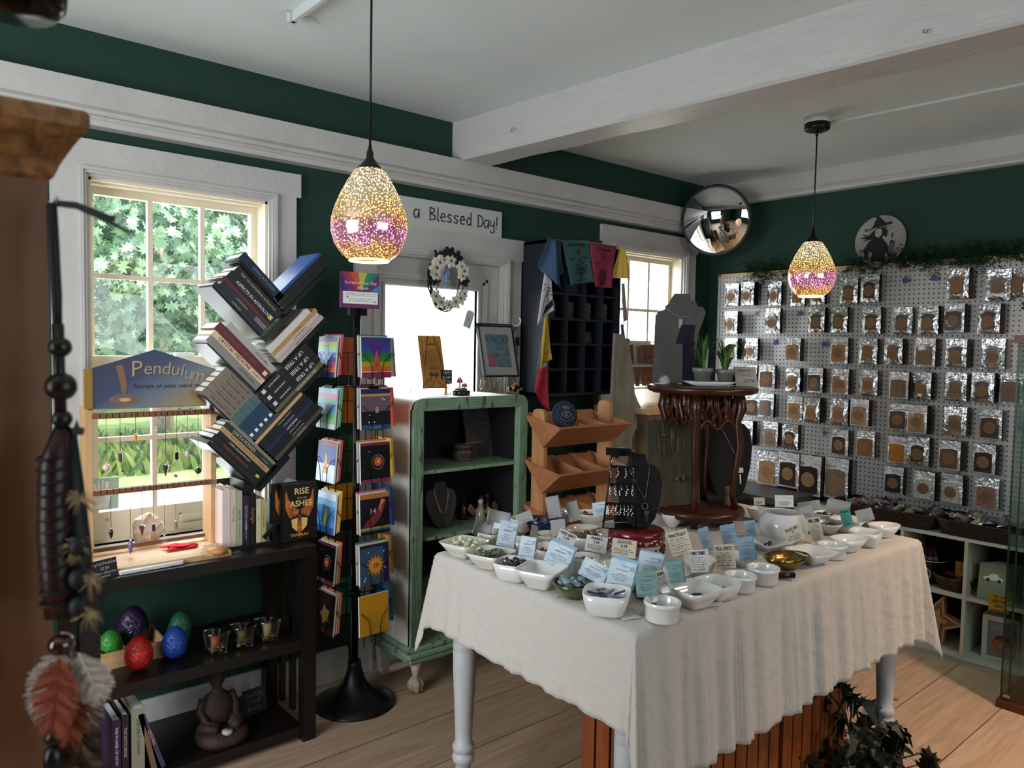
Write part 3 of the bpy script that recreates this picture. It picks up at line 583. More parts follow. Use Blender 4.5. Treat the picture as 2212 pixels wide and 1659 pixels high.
# ================================================================ pendulum stand
m_pine = wood('light pine', 'b98f62', 'cfa878', .5, 5, 2); m_pineh = wood('light pine board', 'b98f62', 'cfa878', .5, 5, 0)
m_rail = wood('red brown rail', '6d4430', '7f5138', .5, 5, 0)
pd = thing('pendulum_stand', 'wooden pendulum display stand with gabled blue sign in the window', 'display stand', (-3.665, -.20, .768))
hw = .208
for s in (-1, 1): MB().box(s*hw-.010, s*hw+.010, -.045, .045, .016, .545).build('side_post', m_pine, pd)
MB().box(-hw-.012, hw+.012, -.19, .06, 0, .018).build('base', m_pineh, pd)
MB().box(-hw, hw, -.045, .045, .535, .552).build('top_rail', m_pineh, pd)
for z, y in ((.505, -.042), (.243, -.042), (.03, .03)):
    r_ = MB()
    if z > .1:
        n = 20
        for i in range(n): a = -hw+.012+(2*hw-.024)*i/n; r_.box(a+.0015, a+(2*hw-.024)/n-.0015, y-.02, y, z, z+.018)
        r_.box(-hw+.01, hw-.01, y-.012, y+.006, z, z+.012)
    else: r_.box(-hw+.01, hw-.01, y-.01, y, z, z+.012)
    r_.build('rail', m_rail, pd)
# sign board with printed gradient
m_pen = bpy.data.materials.new('pendulum sign print'); m_pen.use_nodes = True; nt = m_pen.node_tree; b = nt.nodes['Principled BSDF']; L = nt.links.new
tc = N('ShaderNodeTexCoord'); sp_ = N('ShaderNodeSeparateXYZ'); L(tc.outputs['Object'], sp_.inputs[0])
ad = N('ShaderNodeMath'); ad.operation = 'MULTIPLY_ADD'; ad.inputs[1].default_value = -1.6; L(sp_.outputs['Z'], ad.inputs[0]); L(sp_.outputs['X'], ad.inputs[2])
mr = N('ShaderNodeMapRange'); mr.inputs['From Min'].default_value = -1.30; mr.inputs['From Max'].default_value = -.70; L(ad.outputs[0], mr.inputs['Value'])
rp = N('ShaderNodeValToRGB'); e = rp.color_ramp.elements; e[0].position = 0; e[1].position = 1; e[0].color = (*hexc('161b33'), 1); e[1].color = (*hexc('a8894a'), 1)
k_ = e.new(.35); k_.color = (*hexc('273258'), 1); k_ = e.new(.62); k_.color = (*hexc('5f6a78'), 1)
L(mr.outputs[0], rp.inputs[0]); L(rp.outputs[0], b.inputs['Base Color']); b.inputs['Roughness'].default_value = .35
c = MB(); c.prism([(-hw-.006, .54), (hw+.004, .54), (hw+.004, .672), (0, .742), (-hw-.006, .672)], -.006, .006, 0, FR(0, -.05, 0))
y_ = -.0565
for i, ch in enumerate('Pendulum'):
    a = (i-3.5)/3.5; xx = (-.072, -.034, -.004, .027, .058, .082, .104, .138)[i]+.01; zz = .672-.012*a*a-.012*a
    text(c, ch, frame_M((xx, y_, zz), (1, 0, -.15*a-.06), (.15*a+.06, 0, 1)), .066 if i else .078, 1, shear=.1); text(c, ch, frame_M((xx+.0015, y_+.0003, zz-.0018), (1, 0, -.15*a-.06), (.15*a+.06, 0, 1)), .066 if i else .078, 2, shear=.1)
text(c, 'Secrets of your mind revealed', FR(.070, y_, .613), .0235, 2, shear=.15)
for r_, m_ in ((.050, 4), (.038, 3), (.028, 4), (.018, 5)): c.prism([(r_*math.cos(t_*.2618)-.098, r_*.36*math.sin(t_*.2618)+.568) for t_ in range(24)], 0, .0004+.0002*(r_ < .045)+.0002*(r_ < .03)+.0002*(r_ < .02), m_, FR(0, y_, 0))
c.prism([(-.126, .685), (-.104, .69), (-.09, .62), (-.097, .575), (-.103, .575), (-.112, .62)], 0, .0015, 4, FR(0, y_, 0))
c.build('sign_board', [m_pen, mat('bevel gold print', 'a39276', .5), mat('deep blue print', '15182a', .5), mat('ring grey print', '5c5f63', .5), mat('copper print', '7c5947', .45), mat('pale tan print', 'c2a273', .5)], pd)
MB().box(-hw-.012, -hw+.01, -.06, -.038, .54, .675).build('sign_edge', mat('yellow edge', '8c6a24', .5), pd)
# hanging pendulums
m_cord = mat('dark cord', (.03, .025, .02), .7); m_silv = mat('silver metal', (.75, .75, .75), .25, 1)
def pendulum(px_, py_, rail, shape, mt, label, r=.008):
    p = on_y(-.262, px_, py_); zr = .768+rail+.012
    t = thing('pendulum', label, 'pendulum', (p.x, -.262, zr), group='pendulums hanging on the display stand')
    ln = zr-p.z; MB().tube([(0, 0, 0), (0, 0, -ln+r*1.6)], .0008, 5).build('cord', m_cord, t)
    s = MB(); z0 = -ln
    if shape == 'ball': s.sphere((0, 0, z0), r*1.35, 14, 10); s.cyl(0, 0, z0+r*1.2, z0+r*2.2, .002, 8); s.cyl(0, 0, z0-r*2.3, z0-r*1.2, .0004, 6, r2=.0014)
    if shape == 'cone': s.lathe([(0, z0-r*2.2), (r*.95, z0+r*1.1), (r*.75, z0+r*1.5), (0, z0+r*1.6)], 6, smooth=False)
    if shape == 'rod': s.lathe([(0, z0-r*1.6), (r*.6, z0-r*1.1), (r*.62, z0+r), (r*.3, z0+r*1.5), (0, z0+r*1.6)], 8, smooth=False)
    if shape == 'drop': s.lathe([(0, z0-r*3), (r*.5, z0-r*2), (r*.9, z0-r*.2), (r*.7, z0+r*.9), (r*.4, z0+r*1.3), (0, z0+r*1.8)], 10)
    if shape == 'ring': s.tube([(r*math.cos(a*.6283), 0, z0+r*math.sin(a*.6283)) for a in range(10)], .0014, 6, True); s.cyl(0, 0, z0+r, z0+r*2.6, .002, 6); s.sphere((0, 0, z0-r*1.8), .0025, 8, 6)
    s.build('weight', mt, t)
    cp = MB(); cp.cyl(0, 0, z0+r*1.3, z0+r*1.9, r*.35, 8); cp.tube([(r*.5*math.cos(a*.785), 0, z0+r*2.3+r*.5*math.sin(a*.785)) for a in range(8)], .0006, 5, True); cp.build('cap', m_silv, t)
mst = lambda n, c_, **k: mat(n, c_, .15, coat=.5, **k)
for a in [(230, 1010, .505, 'ball', mst('rose quartz', 'e0b7b0'), 'pale pink ball pendulum hanging lowest at the left of the upper rail', .0095),
    (260, 988, .505, 'rod', mst('brown jasper', '5b3d33'), 'brown rod pendulum second along the upper rail', .011), (293, 946, .505, 'rod', mst('amber', 'd98a2a'), 'orange amber pendulum on the upper rail', .009),
    (335, 930, .505, 'ring', m_silv, 'short silver ring pendulum on the upper rail', .006), (358, 1015, .505, 'cone', mst('bronze stone', '3d352c'), 'dark bronze cone pendulum mid upper rail', .012),
    (382, 985, .505, 'rod', mst('black onyx', '0d0d0f'), 'black rod pendulum with silver cap on the upper rail', .010), (405, 980, .505, 'ball', mst('pale rose stone', 'cfa9b2'), 'small lilac ball pendulum near the right of the upper rail', .0075),
    (428, 1017, .505, 'ball', mst('dark hematite', '1d1c22'), 'dark ball pendulum before the right hand post', .0085),
    (240, 1150, .243, 'drop', mst('black onyx', '0d0d0f'), 'black point pendulum at the left end of the lower rail', .008), (282, 1178, .243, 'drop', mst('amethyst', '6d5a7d'), 'amethyst point pendulum hanging lowest of all', .011),
    (307, 1145, .243, 'cone', mst('red brown stone', '5a3231'), 'red brown cone pendulum before the salt rock', .011), (332, 1140, .243, 'rod', mst('deep blue stone', '262a4d'), 'deep blue rod pendulum on the lower rail', .009),
    (355, 1165, .243, 'ball', pane_mat('clear glass bead'), 'clear glass ball pendulum with pink stone on top', .009), (380, 1135, .243, 'rod', mst('smoky quartz', '8a7c5c'), 'smoky rod pendulum at the right of the lower rail', .010)]: pendulum(*a)
# price tags on the rails
for px_, py_ in ((388, 885), (411, 884), (380, 1028), (232, 1122)):
    p = on_y(-.275, px_, py_); o = MB().box(-.007, .007, 0, .0006, -.005, .005).build('price_tag', mat('tan card', 'b79f88', .8), loc=p, rot=(0, R(25), R(20)))
    tag(o, 'tiny tan price tag caught on a rail of the pendulum stand', 'tag', 'price tags on the pendulum stand')
# salt rock
def rock(seed, r, seg=10, rings=7, amt=.35, mi=0, mb=None, c=(0, 0, 0)):
    rd = random.Random(seed); mb = mb or MB(); pr = [(math.sin(math.pi*i/rings), -math.cos(math.pi*i/rings)) for i in range(rings+1)]; vs = []
    for rr, z in pr:
        for k in range(seg):
            a = 6.2832*k/seg; q = 1+rd.uniform(-amt, amt)*(rr > .01); vs.append((c[0]+r[0]*rr*math.cos(a)*q, c[1]+r[1]*rr*math.sin(a)*q, c[2]+r[2]*z*(1+rd.uniform(-amt, amt)*.5)))
    fs = [(j*seg+i, j*seg+(i+1) % seg, (j+1)*seg+(i+1) % seg, (j+1)*seg+i) for j in range(rings) for i in range(seg)]
    mb.add(vs, fs, mi, False); return mb
o = rock(3, (.055, .045, .062), 12, 8, .22).build('salt_rock', mat('peach salt crystal', 'f0cfae', .35, col2='fbeee0', vscale=25, trans=.25), loc=(-3.648, -.088, .832)); tag(o, 'big rough peach white salt crystal standing in the window', 'crystal')
# things on the tray and top
zt2 = .788
o = MB().grid(lambda u, v: (-.052+.105*u+.02*v, -.02+.05*v, .002+.006*math.sin(u*9)*math.sin(v*5)+.004), 14, 8, thick=.003).grid(lambda u, v: (-.03+.085*u-.03*v, -.01+.045*v, .012+.005*math.sin(u*7+1)*math.sin(v*6)), 12, 8, thick=.003).build('cloth_pouch', mat('red cloth', 'd01522', .8, bump=.3, bscale=200), loc=(-3.585, -.265, zt2)); tag(o, 'folded bright red cloth on the tray of the pendulum stand', 'cloth')
o = MB().prism([(-.105, -.014), (.095, -.016), (.107, -.004), (.10, .010), (-.10, .013), (-.107, 0)], 0, .012).build('selenite_stick', mat('white selenite', 'd9d6dc', .3, trans=.2, bump=.5, bscale=60, stretch=(.2, 4, 4)), loc=(-3.715, -.395, .7685), rot=(0, 0, R(2)), bevel=.003); tag(o, 'long flat white selenite bar lying on the dark shelf top', 'crystal')
sb = thing('wrapped_soap', 'peach orange stone wrapped in clear crinkled plastic on the shelf top', 'soap', (-3.50, -.365, .7685))
MB().lathe([(.02, .004), (.034, .012), (.036, .022), (.028, .032), (0, .034)], 20, (.012, -.004, 0)).build('soap', mat('peach soap', 'f0a45c', .4, trans=.3), sb)
rd = random.Random(4); wr = MB(); wr.grid(lambda u, v: ((.055+.012*math.sin(u*31+v*5))*math.cos(6.283*u)*math.cos(v*1.45)*1.05, (.045+.008*math.sin(u*25))*math.sin(6.283*u)*math.cos(v*1.45), .002+.042*math.sin(v*1.5)+.003*math.sin(u*40)), 40, 8, smooth=False)
wr.grid(lambda u, v: (.045+.05*u, -.02+.04*v+.01*u*math.sin(v*9), .004+.008*math.sin(v*12)*u), 5, 8, smooth=False)
wr.build('plastic_wrap', pane_mat('clear plastic', tr=.9, rough=.12), sb)
m_chalk = mat('blackboard card', (.02, .02, .021), .7)
o = MB().box(-.042, .042, 0, .004, 0, .062)
hand(o, 'Crystal Pendulums', FR(0, -.0004, .050), .008, 1, .12); hand(o, '12.00', FR(0, -.0004, .034), .010, 1, .12); hand(o, 'unless otherwise', FR(0, -.0004, .020), .007, 1, .12); hand(o, 'marked', FR(0, -.0004, .009), .007, 1, .12)
o = o.build('chalkboard_sign', [m_chalk, mat('chalk', (.45, .45, .45), .9)], loc=(-3.862, -.418, .7685), rot=(R(-12), 0, R(20))); tag(o, 'small black chalkboard card leaning by the pendulum stand', 'sign')
# palm sign stuck low in the window
o = MB(); o.prism([(-.06, -.055), (.06, -.055), (.062, .065), (-.062, .065)], 0, .002, 0, FR(0, 0, 0))
hd = [(-.022, -.05), (.022, -.05), (.030, -.01), (.046, .005), (.040, .012), (.026, .004), (.026, .05), (.018, .053), (.014, .052), (.013, .01), (.010, .058), (.002, .060), (.0, .01), (-.004, .058), (-.012, .056), (-.013, .008), (-.017, .046), (-.025, .044), (-.026, -.01)]
o.prism(hd, 0, .0035, 1, FR(0, -.0005, 0)); scrib(o, FR(0, -.0045, 0), -.018, .018, (-.005, -.013, -.021, -.029), .005, 2)
o = o.build('window_sticker', [mat('pale green film', 'a9c4b4', .5), mat('white film', 'e8efe9', .5), mat('soft grey ink', '8c9a90', .7)], loc=(-3.775, .043, .955)); tag(o, 'pale green card with a white palm shape stuck to the lower window pane', 'sign')
# ================================================================ middle shelf
def scales(name, hx, hy): return mat(name, hx, .45, bump=0)
m_sc = {}
def eggmesh(r, h, seg=36, rings=30, amt=.035):
    mb = MB(); vs = []
    for j in range(rings+1):
        t_ = math.pi*j/rings; z = -math.cos(t_); rr = math.sin(t_)*(1-.13*z)
        for i in range(seg):
            a = 6.2832*(i+(j % 2)*.5)/seg; q = 1+amt*((i+j) % 3 == 0)-amt*.5
            vs.append((r*rr*math.cos(a)*q, r*rr*math.sin(a)*q, h/2*(1+z)))
    fs = [(j*seg+i, j*seg+(i+1) % seg, (j+1)*seg+(i+1) % seg, (j+1)*seg+i) for j in range(rings) for i in range(seg)]
    mb.add(vs, fs, 0, False); return mb
for (x, y, r, h, col, lab, tilt) in [(-3.742, -.325, .046, .118, 'a31a12', 'bright red scaly egg at the front of the middle shelf', 0), (-3.618, -.30, .044, .116, '183c8a', 'royal blue scaly egg at the front of the middle shelf', .12),
    (-3.80, -.19, .040, .10, '2c7a26', 'green scaly egg half hidden by the shelf leg', 0), (-3.71, -.12, .055, .15, '21102e', 'very dark purple scaly egg in the wooden tray', 0),
    (-3.565, -.18, .042, .125, '1d5a3c', 'dark green and blue scaly egg behind the blue one', .2)]:
    z = .4025+(.012 if y in (-.12, -.19) else 0)
    o = eggmesh(r, h).build('decorative_egg', mat('egg '+col, col, .38, var=.25, vscale=30), loc=(x, y, z), rot=(0, tilt*.3, 0)); tag(o, lab, 'egg', 'scaly eggs on the middle shelf')
tr = thing('wooden_tray', 'plain wooden tray behind the red egg', 'tray', (-3.75, -.17, .4025)); MB().box(-.10, .12, -.09, .09, 0, .010).build('base', m_pineh, tr)
for a in ((-.10, .12, -.096, -.088, 0, .058), (-.10, .12, .088, .096, 0, .058), (.112, .12, -.088, .088, 0, .058), (-.10, -.092, -.088, .088, 0, .058)): MB().box(*a).build('side', m_pineh, tr)
m_gl2 = pane_mat('dusty glass', (.86, .84, .8)); m_peb = [mat('pebble tan', '8f7a62', .5), mat('pebble brown', '4c3c30', .5), mat('pebble cream', 'b5a288', .5)]
for k, (px_, py_, cc, h_, lab) in enumerate([(482, 1412, 'b3694a', .052, 'orange candle'), (543, 1396, '7b7440', .05, 'olive candle'), (600, 1379, 'c9bd98', .055, 'ivory candle')]):
    p = on_z(.403, px_, py_)
    t = thing('candle_holder', 'square flared glass holder with an %s and pebbles' % lab, 'candle holder', (-3.485+.098*k, -.345, .403), group='glass candle holders on the middle shelf')
    g = MB()
    def tw(z): return .029+.010*(z/.085)**2
    for s in range(4):
        M = MX.Rotation(R(90*s), 4, 'Z'); g.T = M
        g.grid(lambda u, v: ((2*u-1)*tw(.085*v), -tw(.085*v), .085*v), 1, 6, thick=.003)
    g.T = MX(); g.box(-.029, .029, -.029, .029, 0, .005); g.build('glass', m_gl2, t)
    cn = MB(); cn.cyl(-.002, .002, .008, .008+h_, .0155, 18); cn.tube([(-.002, .002, .008+h_), (-.001, .002, .014+h_)], .0008, 5); cn.build('candle', mat('wax '+cc, cc, .5), t)
    pb = MB(); rd = random.Random(k)
    for _ in range(34):
        a = rd.uniform(-.023, .023), rd.uniform(-.023, .023); pb.sphere((a[0], a[1], .009+rd.uniform(0, .016)), (rd.uniform(.004, .007), rd.uniform(.003, .005), .003), 7, 5, rd.randrange(3))
    o = pb.build('pebbles', m_peb, t); o['kind'] = 'stuff'
# ================================================================ bottom shelf
for lab, x, T, H, D, col, ti, tc, th, dx in [('purple spined book at the left of the bottom shelf', -3.845, .026, .215, .16, '3a1f42', 'THE POWER OF NOW', m_wht, 90, 0), ('dark plum book standing behind the purple one', -3.815, .02, .225, .17, '2c2030', 'THE SIXTH SENSE', m_tan, 90, 0),
    ('thick cream grey book standing on the bottom shelf', -3.785, .040, .235, .17, '8f907c', 'LIVE LIKE IT COUNTS', m_ink, 90, 0), ('tan paperback leaning on the cream grey book', -3.72, .016, .215, .15, '7c5f45', None, None, 78, .0), ('purple paperback leaning last in the bottom row', -3.69, .014, .215, .15, '4c3a55', 'CRYSTALS', m_tan, 72, .0)]:
    book(lab, (x, -.40, .066), R(th), T, H, D, col, ti, .013, tc, group='used books on the bottom shelf')
bd = thing('meditating_figure', 'brown seated figure candle holder on the bottom shelf', 'figurine', (-3.455, -.30, .0622))
m_fig = mat('brown stoneware', '2d1d16', .7, var=.3, vscale=20, bump=.4, bscale=50)
f = MB(); f.lathe([(.0, .0), (.088, 0), (.094, .015), (.088, .035), (.06, .045), (0, .046)], 24, (0, -.02, 0), power=2.4); f.build('base', m_fig, bd)
f = MB(); f.lathe([(.05, .04), (.062, .06), (.060, .10), (.048, .145), (.022, .165), (.017, .178), (.027, .20), (.026, .225), (.012, .245), (.010, .26), (0, .268)], 22, (0, .03, 0), sy=.8)
for s in (-1, 1): f.tube([(s*.05, .03, .145), (s*.066, .02, .105), (s*.055, -.02, .07), (s*.02, -.045, .06)], [.017, .016, .014, .012], 10); f.tube([(s*.02, .02, .055), (s*.07, -.02, .055), (s*.03, -.06, .052)], [.028, .024, .017], 10)
f.build('body', m_fig, bd)
MB().cyl(0, -.075, .040, .052, .019, 20).build('tealight', mat('white wax', 'a8a49c', .5), bd)
o = MB().box(-.05, .05, 0, .006, 0, .10)
for s, z in (('Gently', .078), ('Used', .052), ('Books', .026)): hand(o, s, FR(0, -.0004, z), .017, 1, .09)
o = o.build('chalkboard_sign', [m_chalk, mat('faint chalk', (.20, .20, .20), .9)], loc=(-3.285, -.22, .0635), rot=(R(-8), 0, R(8))); tag(o, 'black chalkboard card lettered in faint chalk on the bottom shelf', 'sign')
# ================================================================ spinning greeting card rack
m_blk = mat('black powder coat', '0b0b0c', .35, .3); m_wire = mat('black wire', '0a0a0b', .3, .6)
RX, RY = -2.868, -.262
rk = thing('card_rack', 'tall black wire card rack on a round base between bookcase and cabinet', 'card rack', (RX, RY, 0))
MB().lathe([(.172, 0), (.176, .004), (.174, .010), (.13, .028), (.08, .055), (.05, .095), (.034, .14), (.028, .17), (.028, .185), (0, .186)], 48).build('base', m_blk, rk)
MB().cyl(0, 0, .17, 1.70, .0145, 18).cyl(0, 0, .47, .485, .022, 18).build('pole', m_blk, rk)
o = MB(); o.box(-.088, .088, -.004, .004, 0, .148); 
hd = o
for i, (c_, xa, xb) in enumerate((('a8325a', -.088, -.05), ('c9543e', -.05, -.01), ('c9b04a', -.01, .03), ('2f8a5a', .03, .06), ('22766a', .06, .088))):
    hd.prism([(.088*(xa/.088)*.2, .075), (xa, .148), (xb, .148), (.088*(xb/.088)*.2+.004, .075)], 0, .0003, 3+i, FR(0, -.0042, 0))
hd.prism([(-.088, .07), (-.06, .07), (-.088, .148)], 0, .0004, 8, FR(0, -.0043, 0)); hd.prism([(.03, .06), (.088, .06), (.088, .10)], 0, .0004, 9, FR(0, -.0043, 0))
text(hd, 'Secrets of Your Day', FR(.002, -.0046, .105), .0175, 1); text(hd, 'of Birth', FR(.01, -.0046, .083), .0175, 1)
hd.box(-.077, .080, -.0052, -.004, .018, .068, 1); scrib(hd, FR(0, -.0054, 0), -.065, .075, (.060, .053), .0042, 2, 1); scrib(hd, FR(0, -.0054, 0), -.05, .06, (.038, .030), .0042, 2, 2)
hd.prism([(-.062, .046), (-.054, .049), (-.055, .042)], 0, .0006, 2, FR(0, -.0053, 0)); hd.prism([(.062, .024), (.070, .026), (.066, .032)], 0, .0006, 2, FR(0, -.0053, 0))
o = hd.build('header_sign', [mat('violet print', '6a2c63', .5), m_wht, m_ink]+[mat('rainbow '+c_, c_, .5) for c_ in ('a8325a', 'c9543e', 'c9b04a', '2f8a5a', '22766a')]+[mat('indigo print', '2f2f74', .5), mat('sky print', '3a7fae', .5)], rk, loc=(0, -.02, 1.69)); o.rotation_euler = (0, 0, R(-4))
MB().box(-.04, .04, -.012, .012, 1.66, 1.70).build('sign_clip', m_blk, rk)
for z in (1.365, .475):
    m_ = MB(); 
    for r_ in (.04, .13): m_.tube([(r_*math.cos(a*.2618), r_*math.sin(a*.2618), z) for a in range(24)], .002, 5, True)
    for a in range(4): m_.tube([(0, 0, z), (.13*math.cos(a*1.5708), .13*math.sin(a*1.5708), z)], .002, 5)
    m_.build('ring', m_wire, rk)
for f in range(4):
    m_ = MB(); M = MX.Rotation(R(90*f+3), 4, 'Z'); m_.T = M
    for x in (-.028, .028): m_.tube([(x, -.115, .28), (x, -.115, 1.50)], .0022, 6)
    m_.tube([(-.028, -.115, .49), (.028, -.115, .49)], .0022, 6); m_.tube([(0, -.0, 1.365), (0, -.115, 1.365)], .002, 5)
    if f in (0, 3): m_.box(-.022, .022, -.13, -.112, 1.33, 1.37).box(-.022, .022, -.13, -.112, .44, .475)
    m_.build('wire_mast', m_wire, rk)
tiers = [1.405, 1.195, .975, .765, .555, .345]   # bottom of each pocket
def wirepocket(M):
    m_ = MB(); m_.T = M; w_ = .066
    for s in (-1, 1):
        m_.tube([(s*.022, -.155, -.003), (s*.030, -.155, .06), (s*.062, -.150, .095), (s*.066, -.115, .098), (s*.078, -.135, .10), (s*.070, -.115, .07)], .0017, 5)
    m_.tube([(-.022, -.155, -.003), (-.022, -.118, -.003)], .0017, 5); m_.tube([(.022, -.155, -.003), (.022, -.118, -.003)], .0017, 5); m_.tube([(-.066, -.118, .098), (.066, -.118, .098)], .0017, 5)
    return m_
def cm(h): return mat('card print '+h, h, .35)
def sun(mb, M, r, n, mi, t=.0004):
    mb.prism([((r if k % 2 else r*.62)*math.cos(math.pi*k/n), (r if k % 2 else r*.62)*math.sin(math.pi*k/n)) for k in range(2*n)], 0, t, mi, M)
def circ(mb, M, r, mi, t=.0004, n=20): mb.prism([(r*math.cos(6.2832*k/n), r*math.sin(6.2832*k/n)) for k in range(n)], 0, t, mi, M)
def art(kind, c, mats, W, H):
    y = -.0003; A = lambda m: (mats.append(m) or len(mats)-1) if m not in mats else mats.index(m)
    P = lambda x, z, d=0: FR(x, y-d, z)
    def band(z0, z1, col, d=0): c.box(-W/2, W/2, y-.0003-d, 0, z0, z1, A(cm(col)))
    if kind == '3':
        for i, col in enumerate(('2b3f7a', '3f3b86', '2a4f8f', '2c6a4a', '3f7a38', 'a89a2e', 'c0702c')): band(H*(.88-.12*i), H*(1-.12*i) if i else H, col)
        band(0, H*.14, '8c2c4a'); c.prism([(-.045, .155), (.045, .155), (0, .06)], 0, .0004, A(cm('4a2f7a')), P(0, 0, .0006)); c.prism([(-.026, .028), (.026, .022), (0, .115)], 0, .0005, A(cm('c2563a')), P(0, 0, .001)); text(c, '3', P(0, .052, .0017), .026, A(cm('6b2a20')))
    if kind == '8':
        band(H*.45, H, '6b5560'); band(0, H*.45, '1a1c22'); band(H*.88, H, '2a2a5a', .0002); band(H*.82, H*.88, 'b09a4a', .0002); band(0, H*.12, '24497a', .0002); text(c, '8', P(.004, .078, .001), .036, A(m_gold)); text(c, 'LEADER', P(0, .008, .001), .016, A(cm('8fb0c8')), sx=1.1)
        for x, z in ((-.03, .06), (-.035, .03), (-.01, .03), (.03, .125), (.04, .12)): sun(c, P(x, z, .0008), .004, 5, A(m_wht))
    if kind == 'orb':
        band(0, H, '0c0d12'); band(0, H*.1, '7a3550', .0002); band(H*.93, H, '6e2a34', .0002)
        circ(c, P(.012, .085, .0005), .030, A(cm('9a9a8a'))); circ(c, P(.011, .085, .001), .028, A(cm('0c0d12'))); circ(c, P(.012, .087, .0015), .020, A(cm('c2502a'))); circ(c, P(.013, .088, .002), .008, A(cm('d89a3a'))); circ(c, P(-.03, .13, .001), .002, A(m_wht))
    if kind == '14':
        band(0, H, '15121a'); band(H*.88, H, 'b0702e', .0002); c.prism([(-.06, .03), (-.01, .03), (.03, .07), (.055, .13), (.03, .135), (0, .085), (-.04, .055)], 0, .0005, A(cm('7a2c3c')), P(0, 0, .0004)); c.prism([(.02, .10), (.05, .135), (.03, .14)], 0, .0006, A(cm('c28a5a')), P(0, 0, .0004))
        for i, col in enumerate(('c09a3a', '4f8a3a', '2a5a9a')): band(.012+.005*(2-i), .017+.005*(2-i), col, .0004)
        text(c, '14', P(-.012, .092, .0012), .034, A(m_tan)); text(c, '7', P(.026, .095, .0012), .026, A(m_tan))
    if kind == '19':
        band(0, H, '34506a'); band(H*.92, H, '1d2140', .0002); c.box(W*.3, W/2, y-.0006, 0, 0, H, A(cm('1c2247'))); sun(c, P(.004, .075, .0006), .048, 14, A(cm('c07a22'))); sun(c, P(.004, .075, .0012), .036, 14, A(cm('d9a23a'))); circ(c, P(.004, .075, .0018), .021, A(cm('d0903a'))); text(c, '19', P(.004, .075, .0024), .026, A(m_ink))
        for x, z in ((-.045, .03), (-.05, .02), (.045, .13), (.05, .06), (-.03, .135)): sun(c, P(x, z, .0008), .004, 5, A(m_wht))
    if kind == 'yel': band(0, H, 'b8861e')
    if kind == '2':
        for i, col in enumerate(('8a8ab8', 'c0c86a', '9ad0a8', '6f9ad0', '5a5aa0', 'c05a8a', 'd8703a', '3a3a80')): band(H*(.875-.125*i), H*(1-.125*i), col)
        for m_, k in ((cm('2a3f80'), 1.12), (cm('8fc0e8'), 1)): c.prism([(x*k, (z-.085)*k+.085) for x, z in ((-.012, .03), (.012, .03), (.012, .07), (.034, .07), (.034, .09), (.012, .09), (.012, .125), (-.012, .125), (-.012, .09), (-.034, .09), (-.034, .07), (-.012, .07))], 0, .0004, A(m_), P(0, 0, .0006 if k > 1 else .001))
        text(c, '2', P(0, .08, .0016), .028, A(cm('2a3f90')))
    if kind == '7':
        for i, col in enumerate(('b8d4ea', 'd890a8', '7ab88a', '5a9ac8', '6aa8d0', '7ab87a', '8ac890', 'c8e0e8')): band(H*(.875-.125*i), H*(1-.125*i), col)
        sun(c, P(0, .085, .0006), .016, 10, A(cm('d0b04a'))); text(c, '7', P(0, .085, .0012), .022, A(cm('5a6a30')))
    if kind == '12':
        band(0, H*.45, 'c8d0e6'); band(H*.45, H*.9, '273a86'); band(H*.9, H, '8a3a4a'); c.prism([(-.022, .035), (.022, .035), (0, .13)], 0, .0005, A(cm('c8924a')), P(0, 0, .0005)); text(c, '1', P(-.002, .055, .0012), .022, A(m_ink)); text(c, '2', P(.012, .05, .0012), .018, A(m_ink))
    if kind == '3b':
        for i, col in enumerate(('c8d4de', '7ab0d8', '3a8ac0', '2a6ab0', '3a8ad0', '1f5090')): band(H*(.833-.167*i), H*(1-.167*i), col)
        c.prism([(-.03, .035), (.03, .03), (.034, .105), (-.03, .115)], 0, .0004, A(cm('1d3a6a')), P(0, 0, .0005)); c.prism([(-.02, .035), (.024, .033), (.006, .105)], 0, .0005, A(cm('5a9a3a')), P(0, 0, .0009)); text(c, '3', P(.006, .055, .0016), .022, A(cm('d0c03a')))
    if kind == 'star': band(0, H, '1b1815'); band(0, H*.12, '4a2424', .0002); sun(c, P(0, .075, .0006), .042, 5, A(cm('7a5a2c')))
EN = lambda f, k: ['c2445a', '3fae86', 'c03a52', 'd8a01e', 'e8743a', 'e07a44'][k] if f == 3 else ['2f7a62', 'c03a4a', 'd8743a', 'b8527e', '2a7478', 'b8861e'][k]
front = {(0, 0): ('3', 'rainbow card with a red triangle and 3'), (0, 1): ('8', 'dark starry card numbered 8'), (0, 2): ('orb', 'black card with a glowing orange planet'), (0, 3): ('14', 'black nebula card numbered 14'), (0, 4): ('19', 'blue card with a golden sun and 19'), (0, 5): ('yel', 'plain mustard yellow card'),
         (3, 0): ('2', 'pastel card with a blue cross and 2'), (3, 1): ('7', 'pale green card with a small sun and 7'), (3, 2): ('12', 'blue and white card with a tan triangle'), (3, 3): ('3b', 'bright blue card with a green landscape'), (3, 4): ('orb', 'black planet card in an orange envelope'), (3, 5): ('star', 'dark card with a bronze star')}
BK = ['d8704a', 'd8902e', '2f5a34', 'd8a02e', '4a3a52', '3a7470']
BK1 = ['8a7a6a', 'd8563a', 'd8a83a', '28407a', 'b8862e', '2a5a78']
tn = ['topmost', 'second', 'third', 'fourth', 'fifth', 'lowest']
